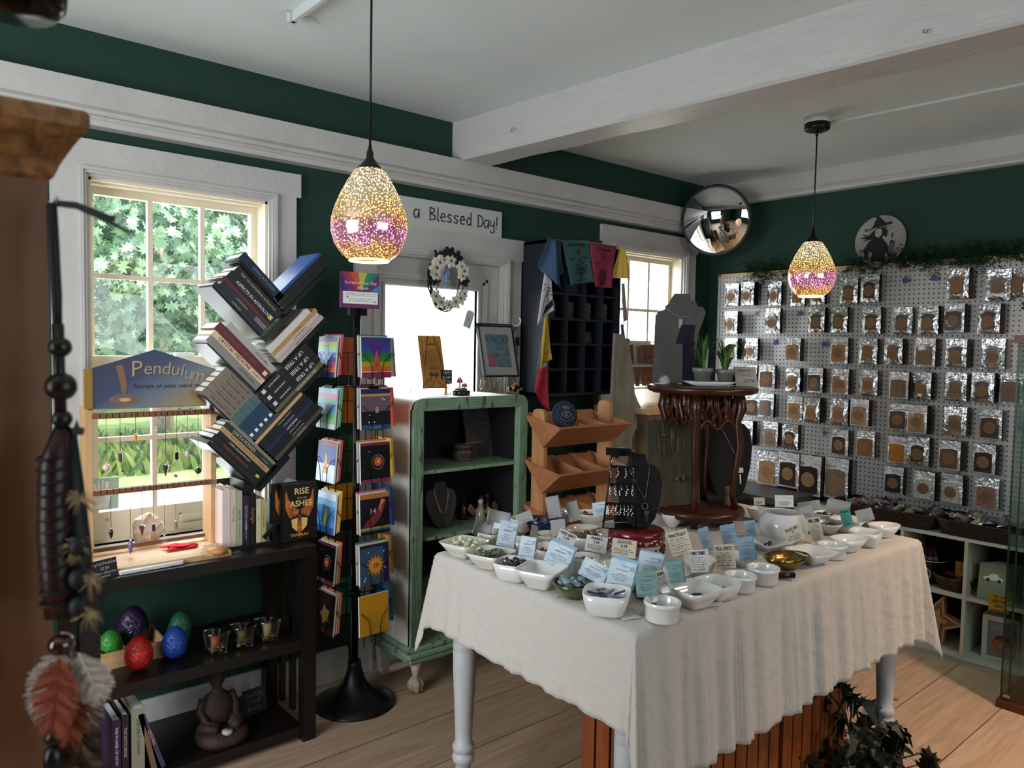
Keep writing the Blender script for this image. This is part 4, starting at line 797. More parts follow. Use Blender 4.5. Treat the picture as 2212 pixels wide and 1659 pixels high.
for f in range(4):
    for k, z in enumerate(tiers):
        M = MX.Rotation(R(90*f+3), 4, 'Z') @ MX.Translation((0, 0, 0))
        side = {0: 'front', 1: 'door', 2: 'wall', 3: 'window'}[f]
        wirepocket(MX()).build('wire_pocket', m_wire, rk, loc=(0, 0, z), rot=(0, 0, R(90*f+3)))
        W, H = .142, .165
        base = V((RX, RY, z)); T_ = (.0, 0, R(90*f+3))
        n_ = M @ V((0, -.148, 0)); lean = R(-3) if f in (0,) else R(-5)
        if (f, k) in front:
            kd, lab = front[(f, k)]
            for q, (dy, cc, up_) in enumerate(((.024, EN(f, k), .010), (.016, 'c8c4bc', .004))):
                if f == 0 and k == 5: continue
                o = MB().box(-W/2, W/2, 0, .006, 0, H).build('envelope', mat('envelope '+cc, cc, .6), loc=M @ V((-.005*q, -.150+dy, 0))+base+V((0, 0, up_)), rot=(lean, 0, R(90*f+3)))
                tag(o, '%s envelopes in the %s pocket of the %s side of the card rack' % ('coloured' if q == 0 else 'white', tn[k], side), 'envelope', 'envelopes in the card rack')
            c = MB(); mats = [m_page]; c.box(-W/2, W/2, 0, .007, 0, H); art(kd, c, mats, W, H)
            o = c.build('greeting_card', mats, loc=M @ V((0, -.150, 0))+base, rot=(lean, 0, R(90*f+3))); tag(o, lab+', %s pocket on the %s side' % (tn[k], side), 'greeting card', 'cards in the card rack')
        else:
            cc = (BK if f == 2 else BK1)[k]
            o = MB().box(-W/2, W/2, 0, .010, 0, H).build('envelope', mat('envelope '+cc, cc, .6), loc=M @ V((0, -.150, 0))+base, rot=(lean, 0, R(90*f+3)))
            tag(o, 'envelope packet in the %s pocket of the %s side of the card rack' % (tn[k], side), 'envelope', 'envelopes in the card rack')
# ================================================================ white and green cabinet
m_wp = mat('chipped white paint', (.60, .58, .53), .5, bump=.5, bscale=12)
nt = m_wp.node_tree; b = nt.nodes['Principled BSDF']; tc = nt.nodes.new('ShaderNodeTexCoord'); mp = nt.nodes.new('ShaderNodeMapping'); mp.inputs['Scale'].default_value = (6, 6, 2.2); nn = nt.nodes.new('ShaderNodeTexNoise'); nn.inputs['Scale'].default_value = 3.2; nn.inputs['Detail'].default_value = 10; nn.inputs['Roughness'].default_value = .7
rp = nt.nodes.new('ShaderNodeValToRGB'); e = rp.color_ramp.elements; e[0].position = .315; e[1].position = .335; e[0].color = (.13, .07, .05, 1); e[1].color = (.60, .58, .53, 1)
nt.links.new(tc.outputs['Object'], mp.inputs[0]); nt.links.new(mp.outputs[0], nn.inputs['Vector']); nt.links.new(nn.outputs['Fac'], rp.inputs[0]); nt.links.new(rp.outputs[0], b.inputs['Base Color'])
m_gp = mat('distressed sage green paint', (.19, .30, .20), .5, bump=.4, bscale=20)
nt = m_gp.node_tree; b = nt.nodes['Principled BSDF']; tc = nt.nodes.new('ShaderNodeTexCoord'); mp = nt.nodes.new('ShaderNodeMapping'); mp.inputs['Scale'].default_value = (9, 9, 2); nn = nt.nodes.new('ShaderNodeTexNoise'); nn.inputs['Scale'].default_value = 4; nn.inputs['Detail'].default_value = 10
rp = nt.nodes.new('ShaderNodeValToRGB'); e = rp.color_ramp.elements; e[0].position = .36; e[1].position = .41; e[0].color = (.10, .07, .045, 1); e[1].color = (.19, .30, .20, 1)
nt.links.new(tc.outputs['Object'], mp.inputs[0]); nt.links.new(mp.outputs[0], nn.inputs['Vector']); nt.links.new(nn.outputs['Fac'], rp.inputs[0]); nt.links.new(rp.outputs[0], b.inputs['Base Color'])
m_inn = mat('near black cabinet lining', '0b0d12', .8)
CX0, CX1, CYF, CYB, CT = -2.64, -1.985, -.355, -.03, 1.305
cb = thing('display_cabinet', 'chipped white cabinet with fluted sage green front and open shelves', 'cabinet', ((CX0+CX1)/2, -.19, 0))
cb_o = V(cb.location)
def loc(mbx, name, m, **k): o = mbx.build(name, m, cb, **k); o.location = -cb_o; return o
sd = MB(); rr = .045; th = .02
outl = [(CX0, .2)]+[(CX0+rr-rr*math.cos(a*R(15)), CT-rr+rr*math.sin(a*R(15))) for a in range(7)]+[(CX1-rr+rr*math.sin(a*R(15)), CT-rr+rr*math.cos(a*R(15))) for a in range(7)]+[(CX1, .2)]
inn = [(CX1-th, .2)]+[(CX1-th, CT-rr), (CX1-rr, CT-th), (CX0+rr, CT-th), (CX0+th, CT-rr), (CX0+th, .2)]
M = frame_M((0, CYF+.02, 0), (1, 0, 0), (0, 0, 1)); n_o = len(outl)
vs = []; 
for y in (CYF+.02, CYB): vs += [(x, y, z) for x, z in outl]
sd.add(vs, [(i, i+1, i+1+n_o, i+n_o) for i in range(n_o-1)], 0, True)
vs = []; n_i = len(inn)
for y in (CYF+.02, CYB): vs += [(x, y, z) for x, z in inn]
sd.add(vs, [(i, i+1, i+1+n_i, i+n_i) for i in range(n_i-1)], 1, False)
loc(sd, 'body', [m_wp, m_inn])
loc(MB().box(CX0+.01, CX1-.01, CYB-.012, CYB, .2, CT-.02), 'back', m_inn)
# fluted front frame: concentric rounded bands
def rrect(x0, x1, z0, z1, r, y, d):
    # rounded top corners, square bottom
    return [(x0, y, z0)]+[(x0+r-r*math.cos(a*R(15)), y, z1-r+r*math.sin(a*R(15))) for a in range(7)]+[(x1-r+r*math.sin(a*R(15)), y, z1-r+r*math.cos(a*R(15))) for a in range(7)]+[(x1, y, z0)]
fm = MB(); nb = 7; w_ = .052
for i in range(nb):
    d = w_*(i+.5)/nb; pts = rrect(CX0+d-.004, CX1-d+.004, .2, CT-d+.004, max(.045-d, .008), CYF, 0); fm.tube(pts, w_/nb*.56, 7)
fm.box(CX0, CX0+w_, CYF, CYF+.03, .2, CT-.045).box(CX1-w_, CX1, CYF, CYF+.03, .2, CT-.045).box(CX0+.04, CX1-.04, CYF, CYF+.03, CT-w_, CT-.004)
loc(fm, 'front_frame', m_gp)
for z in (.985, .685, .40): loc(MB().box(CX0+.03, CX1-.03, CYF+.02, CYB-.012, z-.016, z), 'shelf', m_gp)
pl = MB()
for i, (z, d) in enumerate(((.155, .022), (.178, .030), (.200, .016))): pl.box(CX0-d, CX1+d, CYF-d, CYB, z-.011, z+.011)
loc(pl, 'plinth', m_gp, bevel=.006)
loc(MB().box(CX0, CX1, CYF, CYB, .15, .205), 'floor_panel', m_gp)
for x in (CX0+.03, CX1-.03):
    ft = MB(); ft.lathe([(.012, .0), (.026, .012), (.034, .03), (.032, .05), (.022, .068), (.014, .08), (.02, .10), (.028, .145), (0, .146)], 14)
    for k in range(7): a = k*.9; ft.tube([(.012*math.cos(a), .012*math.sin(a), .075), (.033*math.cos(a), .033*math.sin(a), .045), (.028*math.cos(a), .028*math.sin(a), .01)], .006, 5)
    o = ft.build('claw_foot', mat('worn cream foot', '8c7c6a', .6, col2='b5a892', vscale=20), cb); o.location = V((x, CYF+.01, 0))-cb_o
    o = MB().prism([(-.03, .15), (.03, .15), (.022, 0), (-.012, 0)], -.022, .022, 0, MX.Rotation(R(90), 4, 'X')).build('rear_leg', m_wp, cb); o.location = V((x, CYB-.035, 0))-cb_o
# shelf contents -----------------------------------------
m_slate = mat('grey wood board', '4b4642', .7, var=.15, vscale=10)
pb_ = thing('pendant_board', 'brown grey board hung with four tree of life pendants on the top cabinet shelf', 'jewellery board', (-2.085, -.13, .9855), rot=(R(-12), 0, R(3)))
MB().box(-.085, .095, 0, .014, 0, .27).build('board', m_slate, pb_, bevel=.003)
def tol(x, z, r, top):
    m_ = MB(); m_.tube([(x+r*math.cos(a*.3927), -.004, z+r*math.sin(a*.3927)) for a in range(16)], .0014, 5, True)
    m_.tube([(x, -.004, z-r), (x, -.004, z)], .0018, 5)
    for a in (-60, -30, 0, 30, 60): m_.tube([(x, -.004, z-.1*r), (x+r*.5*math.sin(R(a)), -.004, z+r*.35*math.cos(R(a))), (x+r*.95*math.sin(R(a*1.2)), -.004, z+r*.9*math.cos(R(a*1.2)))], .0008, 4)
    for a in range(9): m_.sphere((x+r*.6*math.cos(a*.8), -.005, z+abs(r*.6*math.sin(a*.8))), .0028, 6, 4)
    m_.tube([(x-.002, -.003, z+r), (x-.012, -.002, top)], .0007, 4); m_.tube([(x+.002, -.003, z+r), (x+.012, -.002, top)], .0007, 4)
    return m_
for x, z, r in ((-.015, .17, .0165), (.035, .165, .0155), (-.035, .085, .0165), (.066, .065, .0165)): tol(x, z, r, .262).build('tree_pendant', mat('dull silver', '8f8c88', .35, .9), pb_)
tk = thing('stoneware_pot', 'round stoneware pot lettered BELIEVE with beaded rim', 'pot', (-2.235, -.165, .9855))
MB().lathe([(.048, 0), (.052, .008), (.050, .04), (.046, .052), (.046, .064), (0, .064)], 28).build('body', mat('stoneware tan', '63503f', .6, var=.2, vscale=20), tk)
MB().lathe([(.047, .062), (.053, .066), (.053, .074), (.04, .078), (0, .080)], 28).build('lid', mat('stoneware grey', '544a40', .6), tk)
m_ = MB(); 
for i, ch in enumerate('BELIEVE'):
    a = R(-125+19*i); text(m_, ch, frame_M((.0525*math.cos(a), .0525*math.sin(a), .025), (-math.sin(a), math.cos(a), 0), (0, 0, 1)), .030, 0, bold=.03)
m_.tube([(.048*math.cos(a*.2618), .048*math.sin(a*.2618), .056) for a in range(24)], .004, 6, True)
m_.build('lettering_band', m_ink, tk)
o = MB().grid(lambda u, v: (.11*u-.03, -.02+.022*v, .0805+.004*math.sin(u*3)), 8, 2, thick=.0006).build('price_label', mat('cream paper', 'b7ab99', .8), loc=(-2.20, -.17, .9855)); tag(o, 'long cream paper strip lying on the stoneware pot', 'label')
# grey bust with strand
def bust(name, label, loc_, rz, m, h, w_, neck=True, tilt=12, group=None, cat='necklace stand'):
    t = thing(name, label, cat, loc_, rot=(0, 0, rz)); b_ = MB()
    prof = [(-.13, .0), (.13, 0), (.30, .12), (.44, .36), (.5, .6), (.47, .76), (.36, .84), (.22, .86), (.19, .93), (.17, 1.0), (-.17, 1.0), (-.19, .93), (-.22, .86), (-.36, .84), (-.47, .76), (-.5, .6), (-.44, .36), (-.30, .12)]
    b_.prism([(x*w_, z*h) for x, z in prof], -.006, .006, 0, MX.Rotation(R(-tilt), 4, 'X') @ FR(0, 0, 0))
    b_.build('bust', m, t, bevel=.004)
    l = MB(); l.prism([(-.06, 0), (.06, 0), (.04, h*.62), (-.04, h*.62)], -.003, .003, 0, MX.Translation((0, h*.40, 0)) @ MX.Rotation(R(16), 4, 'X') @ FR(0, 0, 0)); l.build('back_strut', m, t)
    return t
def neckl(parent, pts, r, m, name='necklace', tilt=12):
    M = MX.Rotation(R(-tilt), 4, 'X'); q = MB(); q.tube([M @ V((x, -.009, z)) for x, z in pts], r, 5); return q
gb = bust('necklace_bust', 'small grey linen necklace bust on the lower cabinet shelf', (-2.395, -.235, .687), R(-12), mat('grey linen', '4a4644', .9, bump=.4, bscale=300), .215, .16)
q = MB(); M = gb.matrix_basis
def onb(t, x, z, tilt=12, d=.011): return V((x, -d*math.cos(R(tilt))+z*math.sin(R(tilt)), z*math.cos(R(tilt))))
nk = MB(); rd = random.Random(2)
for s in range(3):
    nk.tube([onb(0, -.036+.003*s, .185)]+[onb(0, x+rd.uniform(-.003, .003), z) for x, z in ((-.034, .16), (-.026, .12), (-.014, .085), (0, .07), (.012, .072), (.024, .10), (.036, .15))]+[onb(0, .036, .185)], .0015, 5)
for k in range(10): nk.sphere(onb(0, -.034+.0035*k, .16-.0095*k), .0028, 6, 4)
o = nk.build('necklace', mat('pearl strand', 'a99c8c', .4), loc=gb.location, rot=gb.rotation_euler); tag(o, 'triple strand cream necklace draped on the small grey bust', 'necklace')
# tagged jars
for x, y, col, cap, lab in ((-2.205, -.14, '2c2420', '15121c', 'dark bottle with a cream tag at the left of the spell bottles'), (-2.165, -.23, '8a8270', 'b5ab98', 'clear square bottle with cloth top and cream tag'), (-2.105, -.16, '2e2620', '241a2c', 'dark bottle behind the cloth topped one'), (-2.06, -.15, '2a2220', '3a2a44', 'dark bottle with purple stopper at the right')):
    t = thing('spell_bottle', lab, 'bottle', (x, y, .687), rz=R(20), group='small tagged bottles in the cabinet')
    MB().lathe([(.024, 0), (.026, .01), (.024, .055), (.012, .068), (.011, .085), (0, .085)], 12, power=3).build('bottle', mat('bottle '+col, col, .2, coat=.5), t)
    MB().lathe([(.009, .083), (.013, .09), (.014, .102), (.006, .108), (0, .108)], 10).build('stopper', mat('cap '+cap, cap, .7), t)
    if 'behind' not in lab:
        g = MB(); g.prism([(0, 0), (.012, .012), (.060, .012), (.060, -.028), (.0, -.028)], 0, .0012, 0, frame_M((.008, -.030, .070), (.75, -.1, -.66), (.66, .1, .75))); scrib(g, frame_M((.008, -.0315, .070), (.75, -.1, -.66), (.66, .1, .75)), .014, .055, (.003, -.004, -.011, -.018), .004, 1)
        g.tube([(.0, -.012, .078), (.012, -.028, .072)], .001, 4, mi=1); g.build('tag', [mat('kraft cream', 'a89c80', .8), mat('brown ink', '4a3f35', .6)], t)
# cabinet top -------------------------------------------
zc = CT+.001
m_copper = mat('copper wire', '6d3b33', .35, .8)
ea = thing('wire_easel', 'thin copper wire easel on the cabinet top holding the wooden plaque', 'easel', (-2.375, -.09, zc+.002), rz=R(-5))
e_ = MB(); e_.tube([(-.075, -.06, 0), (-.07, -.055, .03), (-.02, .0, .26), (-.006, .012, .31), (0, .012, .33), (.006, .012, .31), (.02, 0, .26), (.075, -.055, .03), (.08, -.06, 0)], .0018, 6)
e_.tube([(-.071, -.057, .03), (-.05, -.06, .031), (.05, -.06, .031), (.072, -.057, .03)], .0018, 6); e_.tube([(0, .012, .27), (-.06, .09, 0)], .0016, 6)
for s in (-1, 1): e_.tube([(s*.01, -.062, .06), (s*.02, -.064, .05), (s*.03, -.066, .036), (s*.045, -.064, .048), (s*.052, -.062, .066), (s*.042, -.062, .078), (s*.032, -.062, .068)], .0016, 6); e_.tube([(s*.052, -.062, .066), (s*.066, -.066, .045), (s*.078, -.07, .06), (s*.074, -.07, .05)], .0016, 6)
e_.tube([(-.02, -.003, .24), (.02, -.003, .24)], .0018, 6); e_.build('frame', m_copper, ea)
m_ply = mat('amber stained wood', 'c08a3c', .5, col2='a8702c', vscale=7)
c = MB(); W, H = .062, .255
c.box(-W, W, 0, .005, 0, H); M = FR(0, -.0003, 0)
c.ribbon([(-.045, .04), (-.045, .225), (.045, .225), (.045, .03), (-.045, .035)], .001, M, 1)
c.ribbon([(-.025, .21), (.025, .21)], .003, M, 1)
for i, hw_ in enumerate((.018, .03, .02, .036, .02, .03, .02, .036, .02, .036, .02, .036, .028, .016)): scrib(c, M, -hw_, hw_, (.185-.0085*i,), .004, 1, i, .0012)
for x in (-.012, .014): c.prism([(x+.013*math.cos(a*.3), .058+.016*math.sin(a*.3)*(1 if math.sin(a*.3) > 0 else .2)) for a in range(21)], 0, .0005, 1, M)
c.ribbon([(-.014, .055), (-.016, .038)], .004, M, 1); c.ribbon([(.013, .055), (.010, .040)], .004, M, 1)
for i in range(7): c.ribbon([(-.02+.006*i, .092), (-.018+.006*i, .098+.004*(i % 2)), (-.016+.006*i, .090)], .0008, M, 1)
o = c.build('wooden_plaque', [m_ply, mat('burnt brown', '5a3a1c', .7)], loc=(-2.385, -.148, zc+.034), rot=(R(-15), 0, R(-5))); tag(o, 'honey coloured wooden plaque with burned verse and mushrooms on a copper easel', 'plaque')
m_wal = mat('bronze rod', '3a2a1e', .4, .6); m_gld = mat('antique gold', 'a08452', .35, .9)
e2 = thing('curled_easel', 'dark bronze easel with curled feet holding the framed drawings', 'easel', (-2.0, -.115, zc+.004), rz=R(-4))
g = MB(); 
for s in (-1, 1):
    g.tube([(s*.075+.02*math.sin(a*.5236), -.055-.0*a, .047-.042*math.cos(a*.5236-.3)) for a in range(10)], .0035, 8)
    g.tube([(s*.05, -.055, .083), (s*.03, .02, .26), (0, .03, .33)], .003, 6); g.tube([(s*.06, .03, .06), (s*.045, .06, .004), (s*.02, .05, .03)], .003, 6, mi=1)
g.tube([(-.02, .03, .32), (0, .03, .345), (.02, .03, .32)], .003, 6); g.box(-.10, .10, -.075, -.05, .083, .087)
g.build('frame', [m_wal, m_gld], e2)
for k, (dy, lab) in enumerate(((0.016, 'second black framed picture leaning behind the first on the easel'), (0, 'black framed drawing with white mat on the curled easel'))):
    t = thing('picture_frame', lab, 'picture', (-1.995-(.006*k), -.183+dy, zc+.094-.01*k), rot=(R(-15), 0, R(-4)))
    W, H = .108, .265
    f = MB(); f.box(-W, -W+.006, 0, .014, 0, H).box(W-.006, W, 0, .014, 0, H).box(-W, W, 0, .014, 0, .006).box(-W, W, 0, .014, H-.006, H).box(-W+.004, W-.004, .010, .014, .004, H-.004); f.build('frame', m_blk, t)
    MB().box(-W+.005, W-.005, .006, .010, .005, H-.005).build('mat_board', mat('grey white mount', '8f918c', .7), t)
    a_ = MB(); a_.box(-.070, .070, .0045, .006, .05, .22); M = FR(0, .0043, 0)
    for (x, z, r_) in ((-.045, .195, .024), (.012, .19, .030), (.055, .195, .02), (.03, .065, .038)):
        for q in (1, .78, .5):
            a_.ribbon([(max(-.07, min(.07, x+r_*q*math.cos(a*.3142))), max(.05, min(.22, z+r_*q*.85*math.sin(a*.3142)))) for a in range(21)], .0014, M, 1)
    rd = random.Random(6)
    for _ in range(16): x = rd.uniform(-.02, .06); z = rd.uniform(.10, .16); a_.ribbon([(x, z), (x+.008, z+.006), (x+.012, z-.004), (x+.004, z-.008)], .001, M, 1)
    a_.prism([(-.07, .05), (-.03, .05), (-.035, .09), (-.05, .115), (-.07, .115)], 0, .0004, 2, M); a_.prism([(-.03, .09), (.0, .11), (0, .125), (-.04, .12)], 0, .0004, 3, M); a_.prism([(-.01, .115), (.05, .12), (.05, .14), (0, .14)], 0, .0003, 4, M)
    a_.build('drawing', [mat('drawing paper blue', '5d6f78', .7), mat('pencil line', '39474f', .8), mat('drawing pink', '96455c', .7), mat('drawing violet', '56586e', .7), mat('drawing green', '5f7f74', .7)], t)
dm = thing('glass_cloche', 'glass dome on black base holding two red capped mushrooms', 'ornament', (-2.27, -.20, zc))
MB().lathe([(.040, 0), (.042, .004), (.042, .018), (.038, .022), (0, .022)], 28).build('base', mat('black lacquer', '101114', .25), dm)
MB().lathe([(.035, .022), (.035, .085), (.031, .105), (.018, .120), (0, .125)], 28).build('dome', pane_mat('cloche glass'), dm)
for x, y, h, r_ in ((-.011, 0, .062, .016), (.013, -.006, .042, .016)):
    m_ = MB(); m_.lathe([(.006, .022), (.004, h), (0, h)], 10, (x, y, 0), 0); m_.lathe([(r_, h-.004), (r_*.9, h+.006), (r_*.45, h+.020 if h > .05 else h+.012), (0, h+.026 if h > .05 else h+.015)], 14, (x, y, 0), 1)
    for k in range(9): a = k*2.4; q = r_*(.35+.05*k); m_.sphere((x+q*math.cos(a), y+q*math.sin(a), h+.017-.0012*k), .0022, 6, 4, 0)
    m_.build('mushroom', [mat('mushroom white', 'c9c4b4', .6), mat('mushroom red', '9a3244', .4)], dm)
m_ = MB(); rd = random.Random(8)
for k in range(20): a = rd.uniform(0, 6.28); q = rd.uniform(.01, .028); m_.sphere((q*math.cos(a), q*math.sin(a), .025), (.006, .006, rd.uniform(.004, .012)), 6, 4)
m_.build('moss', mat('green moss', '5c6f4c', .9), dm)
cs = thing('chalkboard_sign', 'small blackboard about matches on a wooden peg stand', 'sign', (-2.315, -.135, zc))
MB().box(-.02, .02, -.012, .012, 0, .004).box(-.007, .007, -.002, .002, 0, .09).build('stand', m_pine, cs)
c = MB(); c.box(-.032, .032, -.006, -.002, .05, .118)
hand(c, 'Candles', FR(.004, -.0063, .107), .011, 1, .1); c.ribbon([(-.014, .098), (.016, .099)], .001, FR(0, -.0063, 0), 1); hand(c, 'We light', FR(.002, -.0063, .083), .011, 1, .1); hand(c, 'matches', FR(.002, -.0063, .063), .011, 1, .1)
c.build('board', [m_chalk, mat('chalk bright', (.7, .7, .7), .9)], cs)
o = MB(); rd = random.Random(12)
for k in range(70):
    a = rd.uniform(0, 6.28); q = rd.uniform(0, .045); z = rd.uniform(.006, .055)*(1-q/.07); o.sphere((q*math.cos(a), q*.6*math.sin(a), z), rd.uniform(.004, .010), 6, 4, rd.choice([0, 0, 0, 1, 2]))
o = o.build('potpourri_bundle', [mat('dark bark', '2a1a16', .8), mat('gold bit', 'a5803c', .4), mat('pale bit', 'b5aaa0', .6)], loc=(-1.845+.0, -.10, CT)); tag(o, 'small dark pile of dried flowers and gold bits at the cabinet corner', 'dried flowers'); o['kind'] = 'stuff'
# ================================================================ wreath on the door casing
wt = thing('wreath', 'black and white vine wreath with dried flowers hanging over the door glass', 'wreath', (-2.265, -.055, 1.855))
v_ = MB(); rd = random.Random(5)
for s in range(9):
    ph = rd.uniform(0, 6.28); q = rd.uniform(.92, 1.08)
    v_.tube([(q*(.095+.012*math.sin(3*a*.2618+ph))*math.cos(a*.2618), rd.uniform(-.008, .008), q*(.128+.012*math.cos(4*a*.2618+ph))*math.sin(a*.2618)) for a in range(24)], rd.uniform(.0018, .0045), 5, True)
v_.build('vine_ring', mat('dark grape vine', '1c1513', .7), wt)
def petals(mb, cx, cz, r, n, mi, d=-.02, tw=0):
    for k in range(n):
        a = 6.2832*k/n+tw; M = frame_M((cx+r*.5*math.cos(a), d, cz+r*.5*math.sin(a)), (math.cos(a), -.3, math.sin(a)), (-math.sin(a), 0, math.cos(a)))
        mb.sphere((cx+r*.5*math.cos(a), d, cz+r*.5*math.sin(a)), (1, 1, 1), 8, 5, mi, MX(((math.cos(a), 0, -math.sin(a), 0), (0, 1, 0, 0), (math.sin(a), 0, math.cos(a), 0), (0, 0, 0, 1))) @ MX.Diagonal((r*.55, r*.16, r*.34, 1)))
for x, z, r_, n_ in ((.005, .128, .042, 6), (.05, .118, .037, 5), (-.03, .118, .034, 5), (-.072, .122, .024, 3), (.098, .008, .032, 6), (-.075, -.002, .030, 6)): f = MB(); petals(f, x, z, r_, n_, 0); f.sphere((x, -.02, z), (r_*.3,)*3, 8, 6); f.build('black_flower', mat('black velvet flower', '111013', .8), wt)
for x, z, r_ in ((-.068, .058, .040), (-.052, .085, .036), (-.07, .025, .03), (.086, .055, .036), (.070, .075, .030), (.078, .03, .028), (-.07, -.078, .030), (.068, -.08, .034), (.04, -.10, .030), (-.04, -.105, .030), (0, -.115, .026), (.088, -.058, .024), (.01, .098, .034), (-.030, .100, .028)): f = MB(); petals(f, x*1.08, z, r_*1.1, 6, 0, -.022, x*30); f.sphere((x*1.08, -.026, z), (r_*.22, .006, r_*.22), 8, 6, 1); f.build('cream_flower', [mat('cream dried flower', 'cfc8b8', .8), mat('flower eye', '5a5048', .8)], wt)
f = MB(); rd = random.Random(7)
for x, z in ((-.088, .045), (-.08, -.04), (.085, -.035), (.0, -.125), (-.05, -.095), (.05, -.115)):
    for k in range(12): f.sphere((x+rd.uniform(-.02, .02), -.024+rd.uniform(-.006, .004), z+rd.uniform(-.02, .02)), .004, 6, 4)
f.build('berries', mat('white berries', 'b5ada2', .5), wt)
f = MB()
for a in (0, 40, 90, 130, 170, 215, 250, 290, 330): f.tube([(.1*math.cos(R(a)), -.01, .13*math.sin(R(a))), (.125*math.cos(R(a+14)), -.015, .15*math.sin(R(a+14))), (.13*math.cos(R(a+26)), -.01, .155*math.sin(R(a+26)))], .0010, 4)
f.build('tendrils', mat('dark grape vine', '1c1513', .7), wt)
o = MB(); o.lathe([(0, -.072), (.0165, .0), (.0165, .012), (0, .062)], 6, smooth=False); o.tube([(0, 0, .06), (0, 0, .075)], .0008, 4)
o = o.build('crystal_drop', mat('blue crystal', '5a86d8', .08, trans=.3, col2='b9c8f0', vscale=60, coat=1), loc=(-2.262, -.055, 1.885)); tag(o, 'long faceted blue crystal hanging inside the wreath', 'crystal')
o = MB(); o.prism([(-.024, -.045), (.024, -.045), (.024, .035), (.012, .045), (-.012, .045), (-.024, .035)], 0, .001, 0, FR(0, 0, 0)); o.prism([(-.004, -.008), (.004, -.006), (0, .004)], 0, .0014, 1, FR(0, -.0005, 0)); o.tube([(0, 0, .04), (-.03, .0, .10)], .0008, 4, mi=1)
o = o.build('paper_tag', [mat('white tag', 'b9bcbe', .7), m_slate], loc=(-2.125, -.06, 1.675), rot=(0, R(18), 0)); tag(o, 'white paper tag dangling from the right of the wreath', 'tag')
MB().tube([(0, 0, .02), (.002, -.012, .012), (0, -.016, 0)], .002, 5).build('nail', m_blk, loc=(-2.262, -.028, 1.995)); tag(bpy.data.objects['nail'], 'bent nail in the door casing above the wreath', 'nail')
# sign above the door -------------------------------------
o = MB(); SL = -2.74; o.box(0, -1.882-SL, -.014, 0, 0, .136); M = FR(0, -.0143, 0)
hx = .10
for wd, x in (('Have', .155), ('a', .325), ('Blessed', .530), ('Day!', .765)): hand(o, wd, MX.Translation((x, -.0146, .072)) @ FR(0, 0, 0), .060, 1, .085, sp=3.9, t=.0012, sx=1.02)
o = o.build('wall_sign', [mat('white sign paint', (.52, .52, .50), .5), m_ink], loc=(SL, -.001, 2.107)); tag(o, 'long white wooden sign lettered Have a Blessed Day above the door', 'sign')
# hook with cords on the right casing
hk = thing('wall_hook', 'white curved hook on the door casing with a knife like pendant', 'hook', (-1.79, -.022, 1.66))
MB().tube([(-.01, 0, 0), (0, -.02, -.01), (.014, -.032, .0), (.016, -.034, .022), (.006, -.036, .034)], .004, 8).build('hook', m_brite, hk)
o = MB(); o.tube([(0, -.012, -.01), (-.02, -.014, -.04), (-.022, -.014, -.09), (-.008, -.014, -.11)], .003, 6); o.tube([(.014, -.012, 0), (.016, -.014, -.06), (.012, -.014, -.16)], .0016, 5); o.box(.002, .022, -.02, -.012, -.11, -.065)
o = o.build('hanging_pendant', mat('dark leather', '1f1a19', .7), loc=(-1.79, -.024, 1.655)); tag(o, 'dark leather corded pendant dangling from the white hook', 'pendant')
# ================================================================ dark pigeon hole cabinet
m_navy = mat('charcoal blue paint', '141b23', .5, var=.18, vscale=5, bump=.2, bscale=20); m_navy_in = mat('charcoal blue inside', '10161d', .6)
SX0, SX1, SY, SZ0, SZ1 = -1.732, -1.172, -.225, 1.282, 2.10
ph = thing('pigeonhole_cabinet', 'dark blue black wall cabinet of open pigeonholes behind the flags', 'cabinet', ((SX0+SX1)/2, -.11, SZ0))
po = V(ph.location)
b_ = MB(); b_.box(SX0, SX0+.016, SY, 0, SZ0, SZ1).box(SX1-.016, SX1, SY, 0, SZ0, SZ1).box(SX0, SX1, SY, 0, SZ0, SZ0+.016).box(SX0, SX1, SY, 0, SZ1-.016, SZ1).box(SX0, SX1, -.012, 0, SZ0, SZ1)
b_.build('case', m_navy, ph).location = -po
for i in range(1, 4): x = SX0+.008+(SX1-SX0-.016)*i/4; MB().box(x-.006, x+.006, SY+.004, -.012, SZ0+.016, SZ1-.016).build('divider', m_navy, ph).location = -po
for k in range(1, 6): z = SZ0+.008+(SZ1-SZ0-.016)*k/6; MB().box(SX0+.016, SX1-.016, SY+.006, -.012, z-.006, z+.006).build('shelf', m_navy, ph).location = -po
cw = (SX1-SX0-.016)/4; chh = (SZ1-SZ0-.016)/6
m_cel = mat('crinkled cellophane', '8a8076', .15, spec=1, bump=1, bscale=60, alpha=.55)
for i in range(4):
    t = thing('herb_bundle', 'cellophane wrapped herb bundle in the %s pigeonhole of the third row' % ('first', 'second', 'third', 'fourth')[i], 'herb bundle', (SX0+.008+cw*(i+.5), -.13, SZ0+chh*3+.016), group='wrapped bundles in the pigeonholes')
    q = MB(); rd = random.Random(i)
    for k in range(7): x = rd.uniform(-.03, .03); q.tube([(x*.6-.01, 0, .004), (x, -.01, .04), (x*1.3+.01, -.02, .075)], rd.uniform(.003, .006), 5)
    q.build('stalks', mat('dried stalks', '54483a', .8), t)
    q = MB(); q.grid(lambda u, v: ((u-.5)*.09*(1-.35*math.sin(v*3)), -.03-.01*math.sin(u*17+v*7), .002+.088*v), 12, 8, smooth=False); q.build('wrapper', m_cel, t)
zz = SZ0+chh*2+.017
o = MB(); o.box(-.045, .045, 0, .012, 0, .065); hand(o, 'Palo Santo', FR(0, -.0004, .050), .010, 1, .12); hand(o, 'Energy Cleans', FR(0, -.0004, .032), .008, 1, .12); hand(o, '12.00', FR(0, -.0004, .014), .010, 1, .12)
